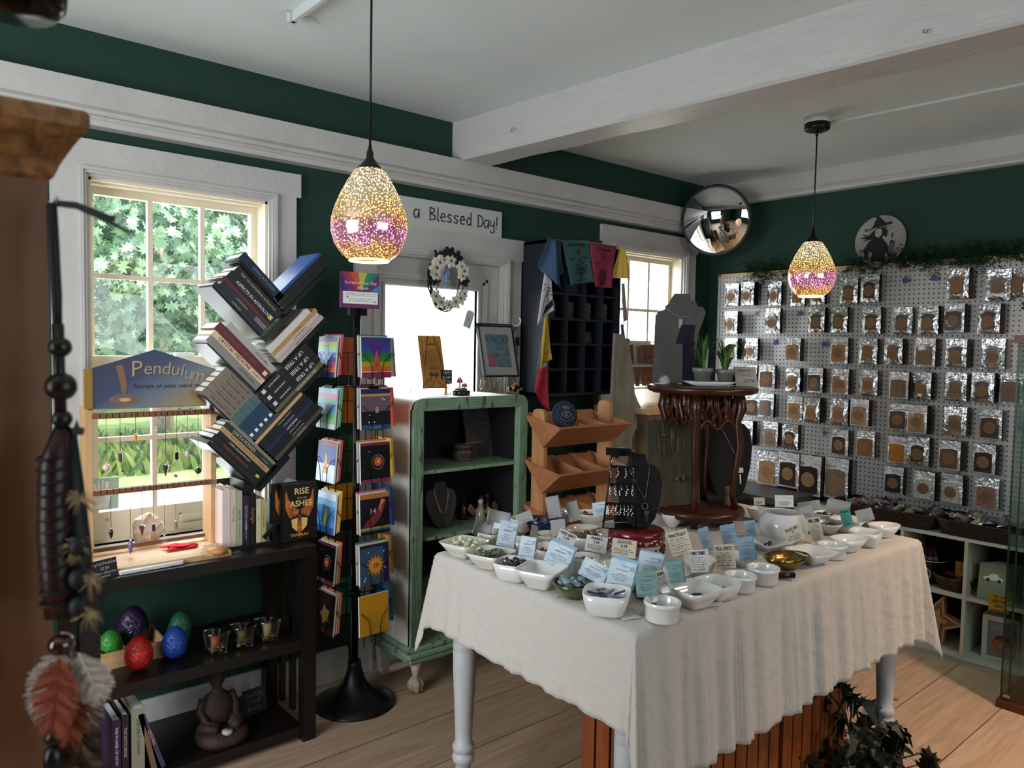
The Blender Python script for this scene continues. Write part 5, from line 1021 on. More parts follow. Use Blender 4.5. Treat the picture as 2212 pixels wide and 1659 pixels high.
o = o.build('wooden_sign', [mat('brown block', '3a2a24', .7), mat('faded white ink', '8f8880', .8)], loc=(SX0+.008+cw*2.5, -.17, zz), rot=(R(-8), 0, 0)); tag(o, 'small brown wooden price sign in a fourth row pigeonhole', 'sign')
for i, lab in ((1, 'white dish in the second pigeonhole of the fourth row'), (3, 'tiny pale dish in the last pigeonhole of the fourth row')):
    o = MB().lathe([(.010, 0), (.012, .002), (.026, .024), (.024, .024), (.010, .004), (0, .004)], 4, smooth=False).build('dish', mat('matt white china', '7c7f80', .4), loc=(SX0+.008+cw*(i+.35), -.16, zz)); tag(o, lab, 'dish', 'small dishes in the pigeonholes')
o = rock(9, (.022, .02, .028)).build('crystal_point', mat('pink brown crystal', '7a5c50', .4), loc=(SX0+.04, -.17, zz+.024)); tag(o, 'rough pink brown crystal in the first pigeonhole of the fourth row', 'crystal')
o = MB().lathe([(.014, 0), (.008, .006), (.012, .014), (.016, .024), (.010, .036), (.006, .046), (0, .052)], 14).build('brass_figurine', mat('tarnished brass', '6a5a3c', .4, .8), loc=(SX0+.008+cw*3.25, -.17, SZ0+chh*1-.118+.118-.0)); o.location.z = SZ0+.017+chh*0+.0; tag(o, 'small tarnished brass figure in the bottom row of pigeonholes', 'figurine')
o = MB(); o.box(-.05, .05, 0, .003, 0, .08); hand(o, 'Offering', FR(0, -.0004, .062), .011, 1, .1); hand(o, 'Bowls', FR(0, -.0004, .040), .011, 1, .1); hand(o, '12.00', FR(0, -.0004, .018), .011, 1, .1)
o = o.build('chalkboard_sign', [mat('navy card', '141b22', .7), mat('dim chalk', (.16, .18, .2), .9)], loc=(SX0+.008+cw*1.5, -.19, SZ0+chh*4+.016), rot=(R(-6), 0, 0)); tag(o, 'dark card with dim chalk writing in the second row pigeonhole', 'sign')
# prayer flags --------------------------------------------
def clothmat(h): return mat('flag '+h, h, .9, bump=.15, bscale=200, var=.05, vscale=4)
def flag(col, px4, label, y=-.262, fold=.012, art=None, seed=0, dy=0):
    P = [on_y(y, *p) for p in px4]; o_ = P[0].copy()
    if dy:
        for q in P: q.y += dy
    fn = lambda u, v: (P[0]*(1-u)*(1-v)+P[1]*u*(1-v)+P[2]*u*v+P[3]*(1-u)*v)-o_+V((0, -fold*math.sin(u*5+seed+v*1.5)*(.3+v), 0))
    m_ = MB(); m_.grid(fn, 12, 14, thick=.0008)
    mats = [clothmat(col), mat('flag ink', '15151a', .9)]
    if art:
        def pt(u, v): p = fn(u, v); return V((p.x, p.y-.002, p.z))
        for poly in art['poly']: m_.add([pt(*q) for q in poly], [tuple(range(len(poly)))], 1, False)
        for ln in art['lines']:
            wq = ln[0]; pts = [pt(*q) for q in ln[1]]
            for a, b2 in zip(pts[:-1], pts[1:]):
                d = (b2-a).normalized(); n_ = V((-d.z, 0, d.x))*wq/2; m_.add([a-n_, b2-n_, b2+n_, a+n_], [(0, 1, 2, 3)], 1, False)
        for s, u, v, h in art['txt']:
            c0 = pt(u, v); ux = (pt(u+.1, v)-pt(u-.1, v)).normalized(); text(m_, s, frame_M(c0, ux, (0, 0, 1)), h, 1, shear=.2) if any(ord(ch) > 255 for ch in s) or art.get('font') else hand(m_, s, frame_M(c0, ux, (0, 0, 1)), h, 1, .13)
    o = m_.build('prayer_flag', mats, loc=o_); tag(o, label, 'flag', 'cloth flags strung over the pigeonhole cabinet'); return o
rd = random.Random(3); tree_p = []
for k in range(46):
    a = rd.uniform(-1.5, 1.5); q = rd.uniform(.35, 1.0); u = .5+.30*q*math.sin(a); v = .80-.36*q*max(.15, math.cos(a)); t_ = .022; tree_p.append([(u-t_, v), (u, v-.022), (u+t_, v-.004), (u, v+.018)])
tree_l = [(.006, [(.5, .92), (.51, .8)])]+[(.003, [(.5, .8), (.5+.25*math.sin(a), .8-.28*math.cos(a))]) for a in (-1.3, -.8, -.3, .3, .8, 1.3)]+[(.003, [(.25, .93), (.75, .91)])]
flag('365a56', [(1214, 519), (1273, 519), (1287, 609), (1228, 616)], 'sage green flag with a black tree, hanging at the front of the cabinet', art=dict(poly=tree_p, lines=tree_l, txt=[('Wood & Growth', .5, .10, .016), ('木', .5, .28, .040), ('Calm', .22, .42, .010), ('Strength', .75, .40, .010)]))
fl_ = [(.004, [(.5+.16*math.sin(a), .55+.06*abs(a)), (.5+.22*math.sin(a), .78), (.5+.10*math.sin(a), .93)]) for a in (-1.4, -.9, -.4, 0, .4, .9, 1.4)]
flag('862c46', [(1273, 524), (1333, 532), (1321, 622), (1281, 620)], 'crimson flag with a black flame beside the green tree flag', art=dict(poly=[], lines=fl_, txt=[('Fire & Love', .5, .12, .016), ('火', .5, .30, .040), ('Joy', .2, .46, .010)]), y=-.255)
flag('2b4258', [(1184, 513), (1214, 520), (1217, 588), (1203, 628)], 'slate blue flag bunched at the top left corner of the cabinet', fold=.02, y=-.27)
flag('3c5874', [(1183, 512), (1200, 520), (1200, 620), (1164, 570)], 'mid blue flag folded over the upper left corner', fold=.015, y=-.29, seed=2)
flag('c9c4cc', [(1176, 590), (1192, 606), (1197, 670), (1157, 703)], 'white flag with a black mountain hanging at the left side', fold=.008, y=-.30, art=dict(poly=[[(.25, .95), (.5, .72), (.7, .70), (.95, .62), (.97, .82), (.5, .9)], [(.42, .36), (.5, .33), (.55, .38), (.46, .42)], [(.5, .46), (.6, .45), (.62, .52), (.54, .52)], [(.62, .55), (.68, .56), (.74, .68), (.68, .66)]], lines=[(.003, [(.2, .7), (.35, .45), (.75, .42), (.95, .5)]), (.003, [(.1, .22), (.3, .2)]), (.003, [(.05, .34), (.2, .32), (.18, .25)])], txt=[('Metal', .72, .26, .010), ('Purity', .72, .33, .010)]))
flag('c9a63a', [(1176, 684), (1184, 684), (1192, 776), (1162, 799)], 'yellow flag hanging below the white one at the left', fold=.012, y=-.30, art=dict(poly=[], lines=[(.003, [(.3, .35), (.6, .32)]), (.003, [(.4, .74), (.7, .82), (.9, .78)]), (.0012, [(.1, .9), (.9, .84), (.95, .5)])], txt=[]))
flag('b22c40', [(1163, 797), (1184, 790), (1187, 888), (1150, 846)], 'red flag lowest of the string at the left', fold=.012, y=-.30, art=dict(poly=[], lines=[(.003, [(.3, .16), (.5, .2), (.8, .15)]), (.003, [(.4, .55), (.7, .35)])], txt=[]))
flag('c9a94c', [(1338, 533), (1346, 533), (1361, 604), (1327, 600)], 'yellow flag at the upper right corner before the window', fold=.02, y=-.25, seed=3, art=dict(poly=[], lines=[(.0012, [(.3, .4), (.2, .88), (.9, .9)])], txt=[]))
flag('9c8a8c', [(1342, 612), (1350, 612), (1356, 690), (1343, 706)], 'pale mauve flag hanging at the right edge of the cabinet', fold=.01, y=-.25)
flag('3d4c60', [(1340, 700), (1347, 700), (1361, 782), (1343, 790)], 'grey blue flag below the mauve one at the right', fold=.012, y=-.25)
flag('1f4a34', [(1340, 778), (1345, 778), (1351, 850), (1333, 880)], 'dark green flag lowest of the string at the right', fold=.012, y=-.25)
pts = [on_y(-.262, *p) for p in ((1160, 800), (1178, 690), (1178, 600), (1184, 514), (1214, 519), (1245, 521), (1273, 523), (1335, 532), (1342, 540), (1344, 620), (1342, 700), (1341, 780))]
o = MB().tube([p-pts[0] for p in pts], .0016, 5).build('flag_string', mat('pale string', '8f9a96', .8), loc=pts[0]); tag(o, 'pale string carrying the cloth flags over the dark cabinet', 'string')
# ================================================================ slanted wooden bin rack
m_oak = wood('honey pine upright', 'a8764c', 'c08d5e', .5, 4, 2); m_oakh = wood('honey pine board', '9a6440', 'ad7650', .5, 4, 0)
br = thing('bin_rack', 'honey pine rack of slanted three part bins in front of the dark cabinet', 'shelf rack', (-1.755, -.45, 0))
for x, zt_ in ((-1.985, 1.245), (-1.525, 1.272)):
    u = MB(); u.T = MX.Translation((x+1.755, .0, 0)); u.prism([(-.043, .02), (.043, .02), (.043, zt_-.03), (.035, zt_-.008), (.018, zt_), (-.018, zt_), (-.035, zt_-.008), (-.043, zt_-.03)], -.011, .011, 0, frame_M((0, 0, 0), (0, -1, 0), (0, 0, 1)))
    u.box(-.011, .011, -.16, .12, 0, .03); u.build('side_post', m_oak, br)
for zb in (1.185, .965, .745, .46):
    X0_, X1_ = -.225+.004, .225-.004; s_ = MB(); k = .012
    # cross-section: front board slopes outwards, back board slopes up to the wall
    f0, f1, b0, b1 = (-.035, zb-.112), (-.155, zb-.012), (-.035, zb-.112), (.095, zb+.035)
    def slab2(p, q, x0_, x1_, th): 
        d = V((q[0]-p[0], q[1]-p[1])); d.normalize(); n_ = V((-d.y, d.x))*th
        s_.prism([p, q, (q[0]+n_.x, q[1]+n_.y), (p[0]+n_.x, p[1]+n_.y)], x0_, x1_, 0, MX(((0, 0, 1, 0), (1, 0, 0, 0), (0, 1, 0, 0), (0, 0, 0, 1))))
    slab2(f0, f1, X0_-.030, X1_+.028, k); s_.build('bin_front', m_oakh, br)
    s_ = MB(); slab2(b0, b1, X0_-.018, X1_+.012, -k); s_.build('bin_back', m_oakh, br)
    for x in (X0_-.027, X0_+(X1_-X0_)/3-.004, X0_+(X1_-X0_)*2/3-.004, X1_+.012):
        MB().prism([f0, (-.148, zb-.014), (.088, zb+.030)], x, x+.009, 0, MX(((0, 0, 1, 0), (1, 0, 0, 0), (0, 1, 0, 0), (0, 0, 0, 1)))).build('bin_divider', m_oakh, br)
    if zb < 1.1:
        lb = MB(); 
        for i in range(3): x = X0_+(X1_-X0_)*(i+.2)/3; lb.box(x, x+.09, .086, .094, zb+.030, zb+.0385)
        lb.build('label_strip', m_blk, br)
o = MB().sphere((0, 0, 0), (.066, .022, .066), 30, 14, 0)
M = FR(0, -.022, 0)
for sgn in (1, -1): o.ribbon([(-.026+.052*i/10, sgn*.016*math.sin(math.pi*i/10)) for i in range(11)], .0022, M, 1)
circ(o, FR(0, -.0225, 0), .009, 1, .0006); circ(o, FR(0, -.0233, 0), .006, 0, .0006)
for i in range(5): a = R(60+15*i); o.ribbon([(.026*math.cos(a), .012+.016*math.sin(a)*.9), (.034*math.cos(a), .012+.026*math.sin(a))], .003, M, 1)
o.ribbon([(-.036, -.008), (-.025, -.026), (0, -.034), (.025, -.026), (.036, -.008)], .0012, M, 1)
rd = random.Random(4)
for k in range(34):
    a = 6.2832*k/34; q = rd.uniform(.042, .058); dpt = -.022*math.sqrt(max(0, 1-(q/.066)**2))-.0008; circ(o, FR(q*math.cos(a), dpt, q*math.sin(a)), rd.choice([.0012, .0018]), 2, .0006, 6)
o = o.build('evil_eye_pillow', [mat('midnight blue velvet', '0d2034', .8), mat('pale gold thread', '98917a', .6), mat('silver stitch', '9aa6b0', .6)], loc=(-1.925, -.555, 1.225), rot=(R(-10), 0, R(-20))); tag(o, 'round midnight blue ornament with an embroidered eye on the top bin', 'ornament')
# live edge slab / mirror board
p = [(1325, 1010), (1324, 850), (1330, 720), (1345, 722), (1358, 740), (1366, 790), (1372, 850), (1384, 880), (1380, 915), (1366, 945), (1366, 1010)]
P = [on_y(-.36, *q) for q in p]
P[0].z = .02; P[-1].z = .02
o = MB().prism([(q.x-P[0].x, q.z) for q in P], 0, .02, 0, FR(0, 0, 0)).build('live_edge_board', mat('weathered driftwood', '8a8676', .7, col2='6f6a5c', vscale=4, bump=.3, bscale=20, stretch=(5, 5, 1)), loc=(P[0].x, -.34, 0), rot=(0, 0, 0)); tag(o, 'tall pale wavy edged wood board standing right of the bin rack', 'board')
# earring card stand on the sill of window 2
es = thing('earring_stand', 'small white stepped stand of brown earring cards in the right window', 'display stand', (-.86, -.10, 1.30))
s_ = MB(); s_.box(-.15, -.145, -.06, .06, -.52, .30).box(.145, .15, -.08, .06, -.52, .27); s_.box(-.15, .15, .02, .026, .02, .29)
for z in (.005, .14, .285): s_.box(-.15, .15, -.06+.0, .0, z-.006, z)
s_.build('rack', mat('white rack', 'c9c2b8', .5), es)
for r_, z in ((0, .15), (1, .015)):
    for k, x in enumerate((-.11, -.05, .02, .075, .12)):
        if r_ == 0 and k == 1: continue
        o = MB(); o.box(-.024, .024, 0, .001, 0, .115); o.tube([(-.008, -.002, .05), (-.008, -.003, .03)], .002, 5, mi=1); o.tube([(.008, -.002, .05), (.008, -.003, .03)], .002, 5, mi=1)
        o = o.build('earring_card', [mat('brown card', '7a5138', .8), m_slate], loc=(-.86+x, -.155+.006*k, 1.30+z), rot=(R(-8), 0, R(6))); tag(o, 'brown earring card, number %s from the left in the %s row of the window stand' % (('one', 'two', 'three', 'four', 'five')[k], ('upper', 'lower')[r_]), 'earring card', 'earring cards in the right window')
ch_ = thing('side_cupboard', 'pale wooden cupboard below the right window, mostly hidden', 'cupboard', (-.86, -.27, 0)); MB().box(-.30, .15, -.17, .20, 0, 1.18).build('case', wood('dull cupboard wood', '6e5a42', '7d6a50', .5, 3, 0), ch_); MB().box(-.33, .18, -.20, .21, 1.18, 1.21).build('top', m_pineh, ch_)
MB().box(-.28, .07, -.178, -.17, .1, 1.12).build('door', wood('dull cupboard wood door', '74604a', '826e54', .5, 3, 2), ch_)
# ================================================================ table with cloth
KS = .9435; ZT = .880
def K(x, y, z): return CAM+(V((x, y, z))-CAM)*KS
m_leg = mat('pale blue grey leg paint', (.42, .44, .45), .45, bump=.15, bscale=30)
TR = R(-2); F0 = V((-3.079, -1.968, 0)); TL, TD = 1.505, .845
tb = thing('farm_table', 'long farm table with turned pale painted legs standing on black risers', 'table', F0, rz=TR)
MB().box(.0, TL, .0, TD, ZT-.030, ZT-.012).build('tabletop', m_leg, tb)
MB().box(.06, TL-.06, .06, .08, ZT-.11, ZT-.03).box(.06, TL-.06, TD-.08, TD-.06, ZT-.11, ZT-.03).box(.06, .08, .06, TD-.06, ZT-.11, ZT-.03).box(TL-.08, TL-.06, .06, TD-.06, ZT-.11, ZT-.03).build('apron', m_leg, tb)
lp = [(.022, .08), (.024, .10), (.026, .16), (.025, .185), (.033, .192), (.037, .205), (.034, .218), (.028, .222), (.033, .228), (.037, .240), (.033, .252), (.027, .256), (.0285, .30), (.038, .50), (.0385, .560), (.0370, .563), (.0385, .566), (.0385, .585), (.037, .588), (.0385, .591), (.0385, .64), (.034, .66), (.036, .68), (.036, ZT-.03)]
for x, y in ((.065, .065), (TL-.065, .065), (.065, TD-.065), (TL-.065, TD-.065)):
    MB().lathe(lp, 28, (x, y, 0)).build('leg', m_leg, tb)
    o = MB().lathe([(.085, 0), (.068, .088), (.06, .092), (.03, .09), (0, .08)], 4, smooth=False, power=None).build('bed_riser', mat('black plastic', '0c0d0f', .5), loc=(F0+MX.Rotation(TR, 4, 'Z').to_3x3() @ V((x, y, 0))), rot=(0, 0, TR+R(45)), bevel=.006)
    tag(o, 'black tapered riser under the %s %s leg of the farm table' % ('front' if y < .2 else 'rear', 'window side' if x < .2 else 'pegboard side'), 'riser', 'risers under the table legs')
m_cloth = bpy.data.materials.new('cream crinkle cotton'); m_cloth.use_nodes = True; nt = m_cloth.node_tree; b = nt.nodes['Principled BSDF']
b.inputs['Base Color'].default_value = (.48, .45, .41, 1); b.inputs['Roughness'].default_value = .9; b.inputs['Sheen Weight'].default_value = .2
L = nt.links.new; uvn = N('ShaderNodeTexCoord'); 
w1 = N('ShaderNodeTexWave', Scale=52.0, Distortion=1.2); w1.bands_direction = 'X'; w1.inputs['Detail'].default_value = 1
w2 = N('ShaderNodeTexNoise', Scale=26.0, Detail=5); L(uvn.outputs['UV'], w1.inputs['Vector']); L(uvn.outputs['UV'], w2.inputs['Vector'])
bp1 = N('ShaderNodeBump', Strength=.18, Distance=.003); bp2 = N('ShaderNodeBump', Strength=.55, Distance=.012); L(w1.outputs['Fac'], bp1.inputs['Height']); L(w2.outputs['Fac'], bp2.inputs['Height']); L(bp2.outputs[0], bp1.inputs['Normal']); L(bp1.outputs[0], b.inputs['Normal'])
def cloth():
    dL, dF = .245, .375; st = .0125
    nx = int((TL+2*dL)/st); ny = int((TD+dF+.25)/st); vs = []; uv = []
    def fold(s, amp):   # soft random pleats
        return amp*(math.sin(s*61+1.3*math.sin(s*17))+.6*math.sin(s*113+2*math.sin(s*29))+.35*math.sin(s*31))
    for j in range(ny+1):
        for i in range(nx+1):
            x = -dL+(TL+2*dL)*i/nx; y = -dF+(TD+dF+.25)*j/ny
            ax = (-x if x < 0 else (x-TL if x > TL else 0)); ay = (-y if y < 0 else (y-TD if y > TD else 0))
            sx = -1 if x < 0 else 1; sy = -1 if y < 0 else 1
            cx = min(max(x, 0), TL); cy = min(max(y, 0), TD)
            if ax == 0 and ay == 0:
                p = V((x, y, .0015*math.sin(x*9+y*5)**2)); 
                ed = min(x, TL-x, y, TD-y); p.z -= .004*max(0, 1-ed/.03)**2
            elif ay == 0:
                a = ax; o_ = .010*min(1, a/.02)+.020*(a/dL)**1.3; p = V((cx+sx*(o_+fold(cy, .0045)*(a/dL)), cy, -.004-max(0, a-.008)))
            elif ax == 0:
                a = ay; o_ = .010*min(1, a/.02)+.028*(a/dF)**1.3; f_ = fold(cx, .0085)*min(1, a/.16); p = V((cx+.003*math.sin(cx*90)*(a/dF), cy+sy*(o_+f_), -.004-max(0, a-.008)-(.02*math.sin(cx*3.1+.8)*(a/dF))))
            else:
                r = math.hypot(ax, ay); ph = math.atan2(ay, ax); q = math.sin(2*ph)
                o_ = .010+r*(.05+.10*q+.03*math.sin(ph*8))
                p = V((cx+sx*o_*math.cos(ph)**.6, cy+sy*o_*math.sin(ph)**.6, -.004-r*(1-.05*q)))
            vs.append((p.x, p.y, p.z)); uv.append((x, y))
    k = nx+1; fs = [(j*k+i, j*k+i+1, (j+1)*k+i+1, (j+1)*k+i) for j in range(ny) for i in range(nx)]
    me = bpy.data.meshes.new('tablecloth'); me.from_pydata(vs, [], fs); me.materials.append(m_cloth)
    for p in me.polygons: p.use_smooth = True
    ul = me.uv_layers.new(name='uv')
    for p in me.polygons:
        for li in p.loop_indices: ul.data[li].uv = uv[me.loops[li].vertex_index]
    o = bpy.data.objects.new('tablecloth', me); C.objects.link(o); o.location = (F0.x, F0.y, ZT-.002); o.rotation_euler = (0, 0, TR)
    s = o.modifiers.new('thick', 'SOLIDIFY'); s.thickness = .0016; s.offset = -1
    tag(o, 'cream crinkled cotton cloth draped over the farm table', 'tablecloth'); return o
cloth()
# ================================================================ bowls and stones
m_china = mat('white glazed china', (.66, .67, .65), .12, coat=.6); m_ivory = mat('ivory glazed china', (.62, .60, .53), .15, coat=.5)
m_creamc = mat('grey white china', (.50, .51, .50), .2, coat=.4)
def bowlobj(name, px, py, wpx, kind, label, m=None, h=None, rz=0, z=ZT+.001, group='bowls of stones on the table'):
    p = on_z(z, px, py); d = (p-CAM).dot(fw); w_ = wpx*d/FPX/2
    m = m or m_china; q = MB()
    if kind == 'square': prof = [(w_*.45, 0), (w_*.50, .004), (w_*.78, (h or .048)*.6), (w_*.98, h or .048), (w_*.93, h or .048), (w_*.72, (h or .048)*.6), (w_*.42, .008), (0, .007)]; q.lathe(prof, 40, power=7, smooth=True)
    if kind == 'rsquare': prof = [(w_*.68, 0), (w_*.76, .006), (w_*.9, (h or .05)*.6), (w_*.96, h or .05), (w_*.90, h or .05), (w_*.83, (h or .05)*.6), (w_*.66, .008), (0, .007)]; q.lathe(prof, 40, power=4)
    if kind == 'round': hh = h or .05; prof = [(w_*.4, 0), (w_*.44, .005), (w_*.75, hh*.4), (w_*.95, hh*.8), (w_, hh), (w_*.95, hh), (w_*.88, hh*.78), (w_*.68, hh*.38), (w_*.3, .010), (0, .008)]; q.lathe(prof, 32)
    if kind == 'leafy': hh = h or .045; prof = [(w_*.35, 0), (w_*.4, .004), (w_*.8, hh*.55), (w_, hh), (w_*.96, hh), (w_*.76, hh*.58), (w_*.35, .008), (0, .007)]; q.lathe(prof, 48, sy=.62)
    if kind == 'oval': hh = h or .05; prof = [(w_*.45, 0), (w_*.5, .005), (w_*.8, hh*.5), (w_, hh), (w_*.95, hh), (w_*.75, hh*.5), (w_*.4, .008), (0, .007)]; q.lathe(prof, 36, sy=.68, power=2.3)
    if kind == 'ramekin':
        hh = h or .045; n = 72; vs = []; pr = [(w_*.86, 0, 0), (w_*.9, .003, 1), (w_*.92, hh*.72, 1), (w_*.95, hh*.76, 0), (w_, hh*.80, 0), (w_, hh*.98, 0), (w_*.97, hh, 0), (w_*.88, hh, 0), (w_*.84, hh*.9, 0), (w_*.82, .010, 0), (0, .008, 0)]
        for r_, zz, fl in pr:
            for k in range(n): rr_ = r_*(1-(.025 if (fl and k % 2) else 0)); vs.append((rr_*math.cos(6.2832*k/n), rr_*math.sin(6.2832*k/n), zz))
        fs = [(j*n+i, j*n+(i+1) % n, (j+1)*n+(i+1) % n, (j+1)*n+i) for j in range(len(pr)-1) for i in range(n)]+[tuple(range(n))[::-1]]; q.add(vs, fs, 0, True)
    if kind == 'pot': hh = h or .1; prof = [(w_*.55, 0), (w_*.6, .004), (w_*.9, hh*.3), (w_, hh*.52), (w_*.92, hh*.78), (w_*.76, hh*.96), (w_*.73, hh), (w_*.69, hh), (w_*.72, hh*.95), (w_*.86, hh*.75), (w_*.93, hh*.5), (w_*.5, .012), (0, .01)]; q.lathe(prof, 44)
    if kind == 'cup': hh = h or .055; prof = [(w_*.55, 0), (w_*.62, .004), (w_*.88, hh*.35), (w_*.93, hh*.7), (w_*.97, hh), (w_*.91, hh), (w_*.86, hh*.7), (w_*.5, .01), (0, .008)]; q.lathe(prof, 32)
    o = q.build(name, m, loc=p, rot=(0, 0, R(rz))); tag(o, label, 'bowl', group); o['_w'] = w_
    return o, p, w_
# stone shapes shared as mesh data
def stone_mesh(seed, kind='tumbled'):
    rd = random.Random(seed); q = MB()
    if kind == 'tumbled':
        a, b_, c_ = rd.uniform(.9, 1.3), rd.uniform(.7, .95), rd.uniform(.5, .75); ph = [rd.uniform(0, 6) for _ in range(4)]
        vs = []; seg, rg = 12, 8
        for j in range(rg+1):
            t = math.pi*j/rg
            for i in range(seg):
                u = 6.2832*i/seg; k = 1+.10*math.sin(2*u+ph[0])*math.sin(t)+.07*math.sin(3*u+ph[1]+t)+.05*math.cos(3*t+ph[2]); vs.append((a*k*math.sin(t)*math.cos(u), b_*k*math.sin(t)*math.sin(u), c_*k*-math.cos(t)))
        q.add(vs, [(j*seg+i, j*seg+(i+1) % seg, (j+1)*seg+(i+1) % seg, (j+1)*seg+i) for j in range(rg) for i in range(seg)], 0, True)
    elif kind == 'stick': q.lathe([(0, -1.5), (.28, -1.2), (.33, 1.1), (.12, 1.5), (0, 1.55)], 5, M=MX.Rotation(R(90), 4, 'Y') @ MX.Diagonal((1, .55, 1, 1)), smooth=False)
    else: rock(seed, (1, .8, .7), 9, 6, .2, mb=q)
    return q
SM = {}
def stonemat(h, k=0): return mat('stone '+h, h, .16, coat=.4, var=.35, vscale=60, col2=None)
def fill(bowl, n, r, hexs, label, kind='tumbled', group=None, heap=.5, zb=.012, seed=0, sp=.62):
    o, p, w_ = bowl; hb = max(v.co.z for v in o.data.vertices); r *= 1.1; zb = hb*.50 if n >= 5 else zb; rd = random.Random(seed+int(p.x*1000)); grp = group or label.split(' in ')[0]+' group'
    placed = []
    for k in range(n):
        best = None
        for t in range(30):
            a = rd.uniform(0, 6.2832); q = w_*sp*math.sqrt(rd.uniform(0, 1)); x, y = q*math.cos(a), q*math.sin(a)
            z = zb+r*.5+max(0, q/w_-.35)*.02
            for (x2, y2, z2) in placed:
                d = math.hypot(x-x2, y-y2)
                if d < r*1.75: z = max(z, z2+math.sqrt(max(0, (r*1.45)**2-(d*.8)**2))*.8)
            if best is None or z < best[2]: best = (x, y, z)
        placed.append(best); hx = rd.choice(hexs); key = (kind, k % 4, hx)
        if key not in SM: SM[key] = stone_mesh(k % 4+(10 if kind == 'stick' else 0), kind).build('tumbled_stone' if kind == 'tumbled' else 'crystal', stonemat(hx)); ob = SM[key]
        else: ob = SM[key].copy(); C.objects.link(ob)
        s = r*rd.uniform(.85, 1.15); ob.scale = (s, s, s); ob.location = (p.x+best[0], p.y+best[1], p.z+best[2]); ob.rotation_euler = (rd.uniform(-.5, .5), rd.uniform(-.4, .4), rd.uniform(0, 6.28))
        tag(ob, label, 'stone', grp)
BW = bowlobj
b1 = BW('square_bowl', 1003, 1201, 90, 'square', 'white square bowl of pale green stones at the corner of the table nearest the cabinet', m_ivory, rz=12)
fill(b1, 18, .011, ['a9b58c', 'c3c9a8', 'b4bf9e'], 'pale jade green stone in the corner bowl nearest the cabinet')
b2 = BW('square_bowl', 1060, 1225, 92, 'square', 'white square bowl of mottled green stones, second from the table corner', m_ivory, rz=18)
fill(b2, 15, .0125, ['5d6a50', '39443a', '7c8565', '2c332e'], 'mottled dark green stone in the second square bowl')
b3 = BW('square_bowl', 1111, 1249, 86, 'rsquare', 'upright sided white bowl of black brown stones, third from the table corner', m_china, rz=25)
fill(b3, 15, .0115, ['2a2220', '3c302c', '1c1a1b'], 'glossy black brown stone in the upright sided bowl')
b4 = BW('square_bowl', 1170, 1267, 100, 'square', 'empty flared white square bowl before the green round one', m_china, h=.055, rz=22)
b5 = BW('round_bowl', 1240, 1290, 94, 'round', 'olive green round bowl of blue grey stones', mat('olive glaze', '3c4a26', .15, coat=.6), h=.042)
fill(b5, 17, .0115, ['5f7d80', '4c666c', '7d9496', '3a4d50'], 'blue grey stone in the olive green bowl')
b6 = BW('square_bowl', 1310, 1322, 106, 'rsquare', 'white rounded bowl of blue kyanite blades near the table corner', m_china, h=.055, rz=35)
fill(b6, 20, .010, ['5a647c', '70788c', '3f485c', '8b90a0'], 'blue grey crystal blade in the rounded white bowl', 'stick', zb=.02)
b7 = BW('ramekin', 1430, 1338, 80, 'ramekin', 'ribbed white ramekin holding two black stones at the front table corner', m_china, h=.048)
fill(b7, 2, .012, ['17181c'], 'round black stone in the front corner ramekin', zb=.020, sp=.5)
b8 = BW('square_bowl', 1498, 1308, 104, 'square', 'flared white square bowl with three near black stones behind the corner ramekin', m_china, h=.05, rz=-8)
fill(b8, 3, .013, ['17171a', '2a2833'], 'near black stone in the flared bowl behind the ramekin', zb=.012, sp=.4)
b9 = BW('square_bowl', 1548, 1287, 92, 'rsquare', 'shallow white rounded square bowl with a few black stones', m_china, h=.042, rz=-5)
fill(b9, 3, .011, ['17181c'], 'black stone in the shallow rounded square bowl', sp=.45)
BW('ramekin', 1598, 1273, 70, 'ramekin', 'empty ribbed ramekin next to the shallow square bowl', m_china, h=.043)
BW('ramekin', 1647, 1257, 71, 'ramekin', 'empty ribbed ramekin beside the gold dish', m_china, h=.045)
g = BW('leaf_dish', 1698, 1229, 118, 'leafy', 'gold leaf shaped metal dish at the long table edge', mat('polished gold dish', '8a7338', .22, 1, bump=.6, bscale=25), h=.042, rz=-12)
BW('square_bowl', 1752, 1215, 90, 'square', 'small flared white square dish behind the gold leaf dish', m_china, h=.04, rz=-12)
BW('ramekin', 1796, 1203, 63, 'ramekin', 'small ribbed ramekin between gold dish and oval bowl', m_china, h=.043)
BW('oval_bowl', 1832, 1190, 88, 'oval', 'empty long oval white bowl near the far table corner', m_china, h=.045, rz=-15)
BW('round_bowl', 1869, 1177, 66, 'rsquare', 'deep white rounded bowl second from the far table corner', m_china, h=.05, rz=10)
BW('oval_bowl', 1909, 1159, 74, 'oval', 'white oval bowl at the far front corner of the table', m_china, h=.045, rz=-20)
b18 = BW('square_bowl', 1832, 1148, 72, 'square', 'white flared bowl with a brown stone below the teal card', m_china, h=.05, rz=12)
fill(b18, 2, .012, ['5a4030'], 'brown stone in the flared bowl below the teal card')
b19 = BW('round_bowl', 1786, 1132, 62, 'round', 'white round bowl of black stones at the back near the wicker tray', m_china, h=.045)
fill(b19, 10, .011, ['141417', '202024'], 'black stone in the round bowl near the wicker tray')
b20 = BW('round_bowl', 1788, 1152, 58, 'round', 'white bowl of speckled stones right of the big pot', m_china, h=.04)
fill(b20, 10, .009, ['4a443e', '6a645c', '2c2a28'], 'speckled brown stone in the bowl right of the big pot')
BW('glazed_pot', 1690, 1172, 106, 'pot', 'large round glossy white pot standing behind the gold dish', m_creamc, h=.108)
b22 = BW('square_dish', 1660, 1186, 84, 'square', 'shallow grey white square dish with two dark stones before the pot', m_creamc, h=.028, rz=-10)
fill(b22, 2, .010, ['2a3230'], 'dark green stone in the shallow dish before the pot', sp=.3)
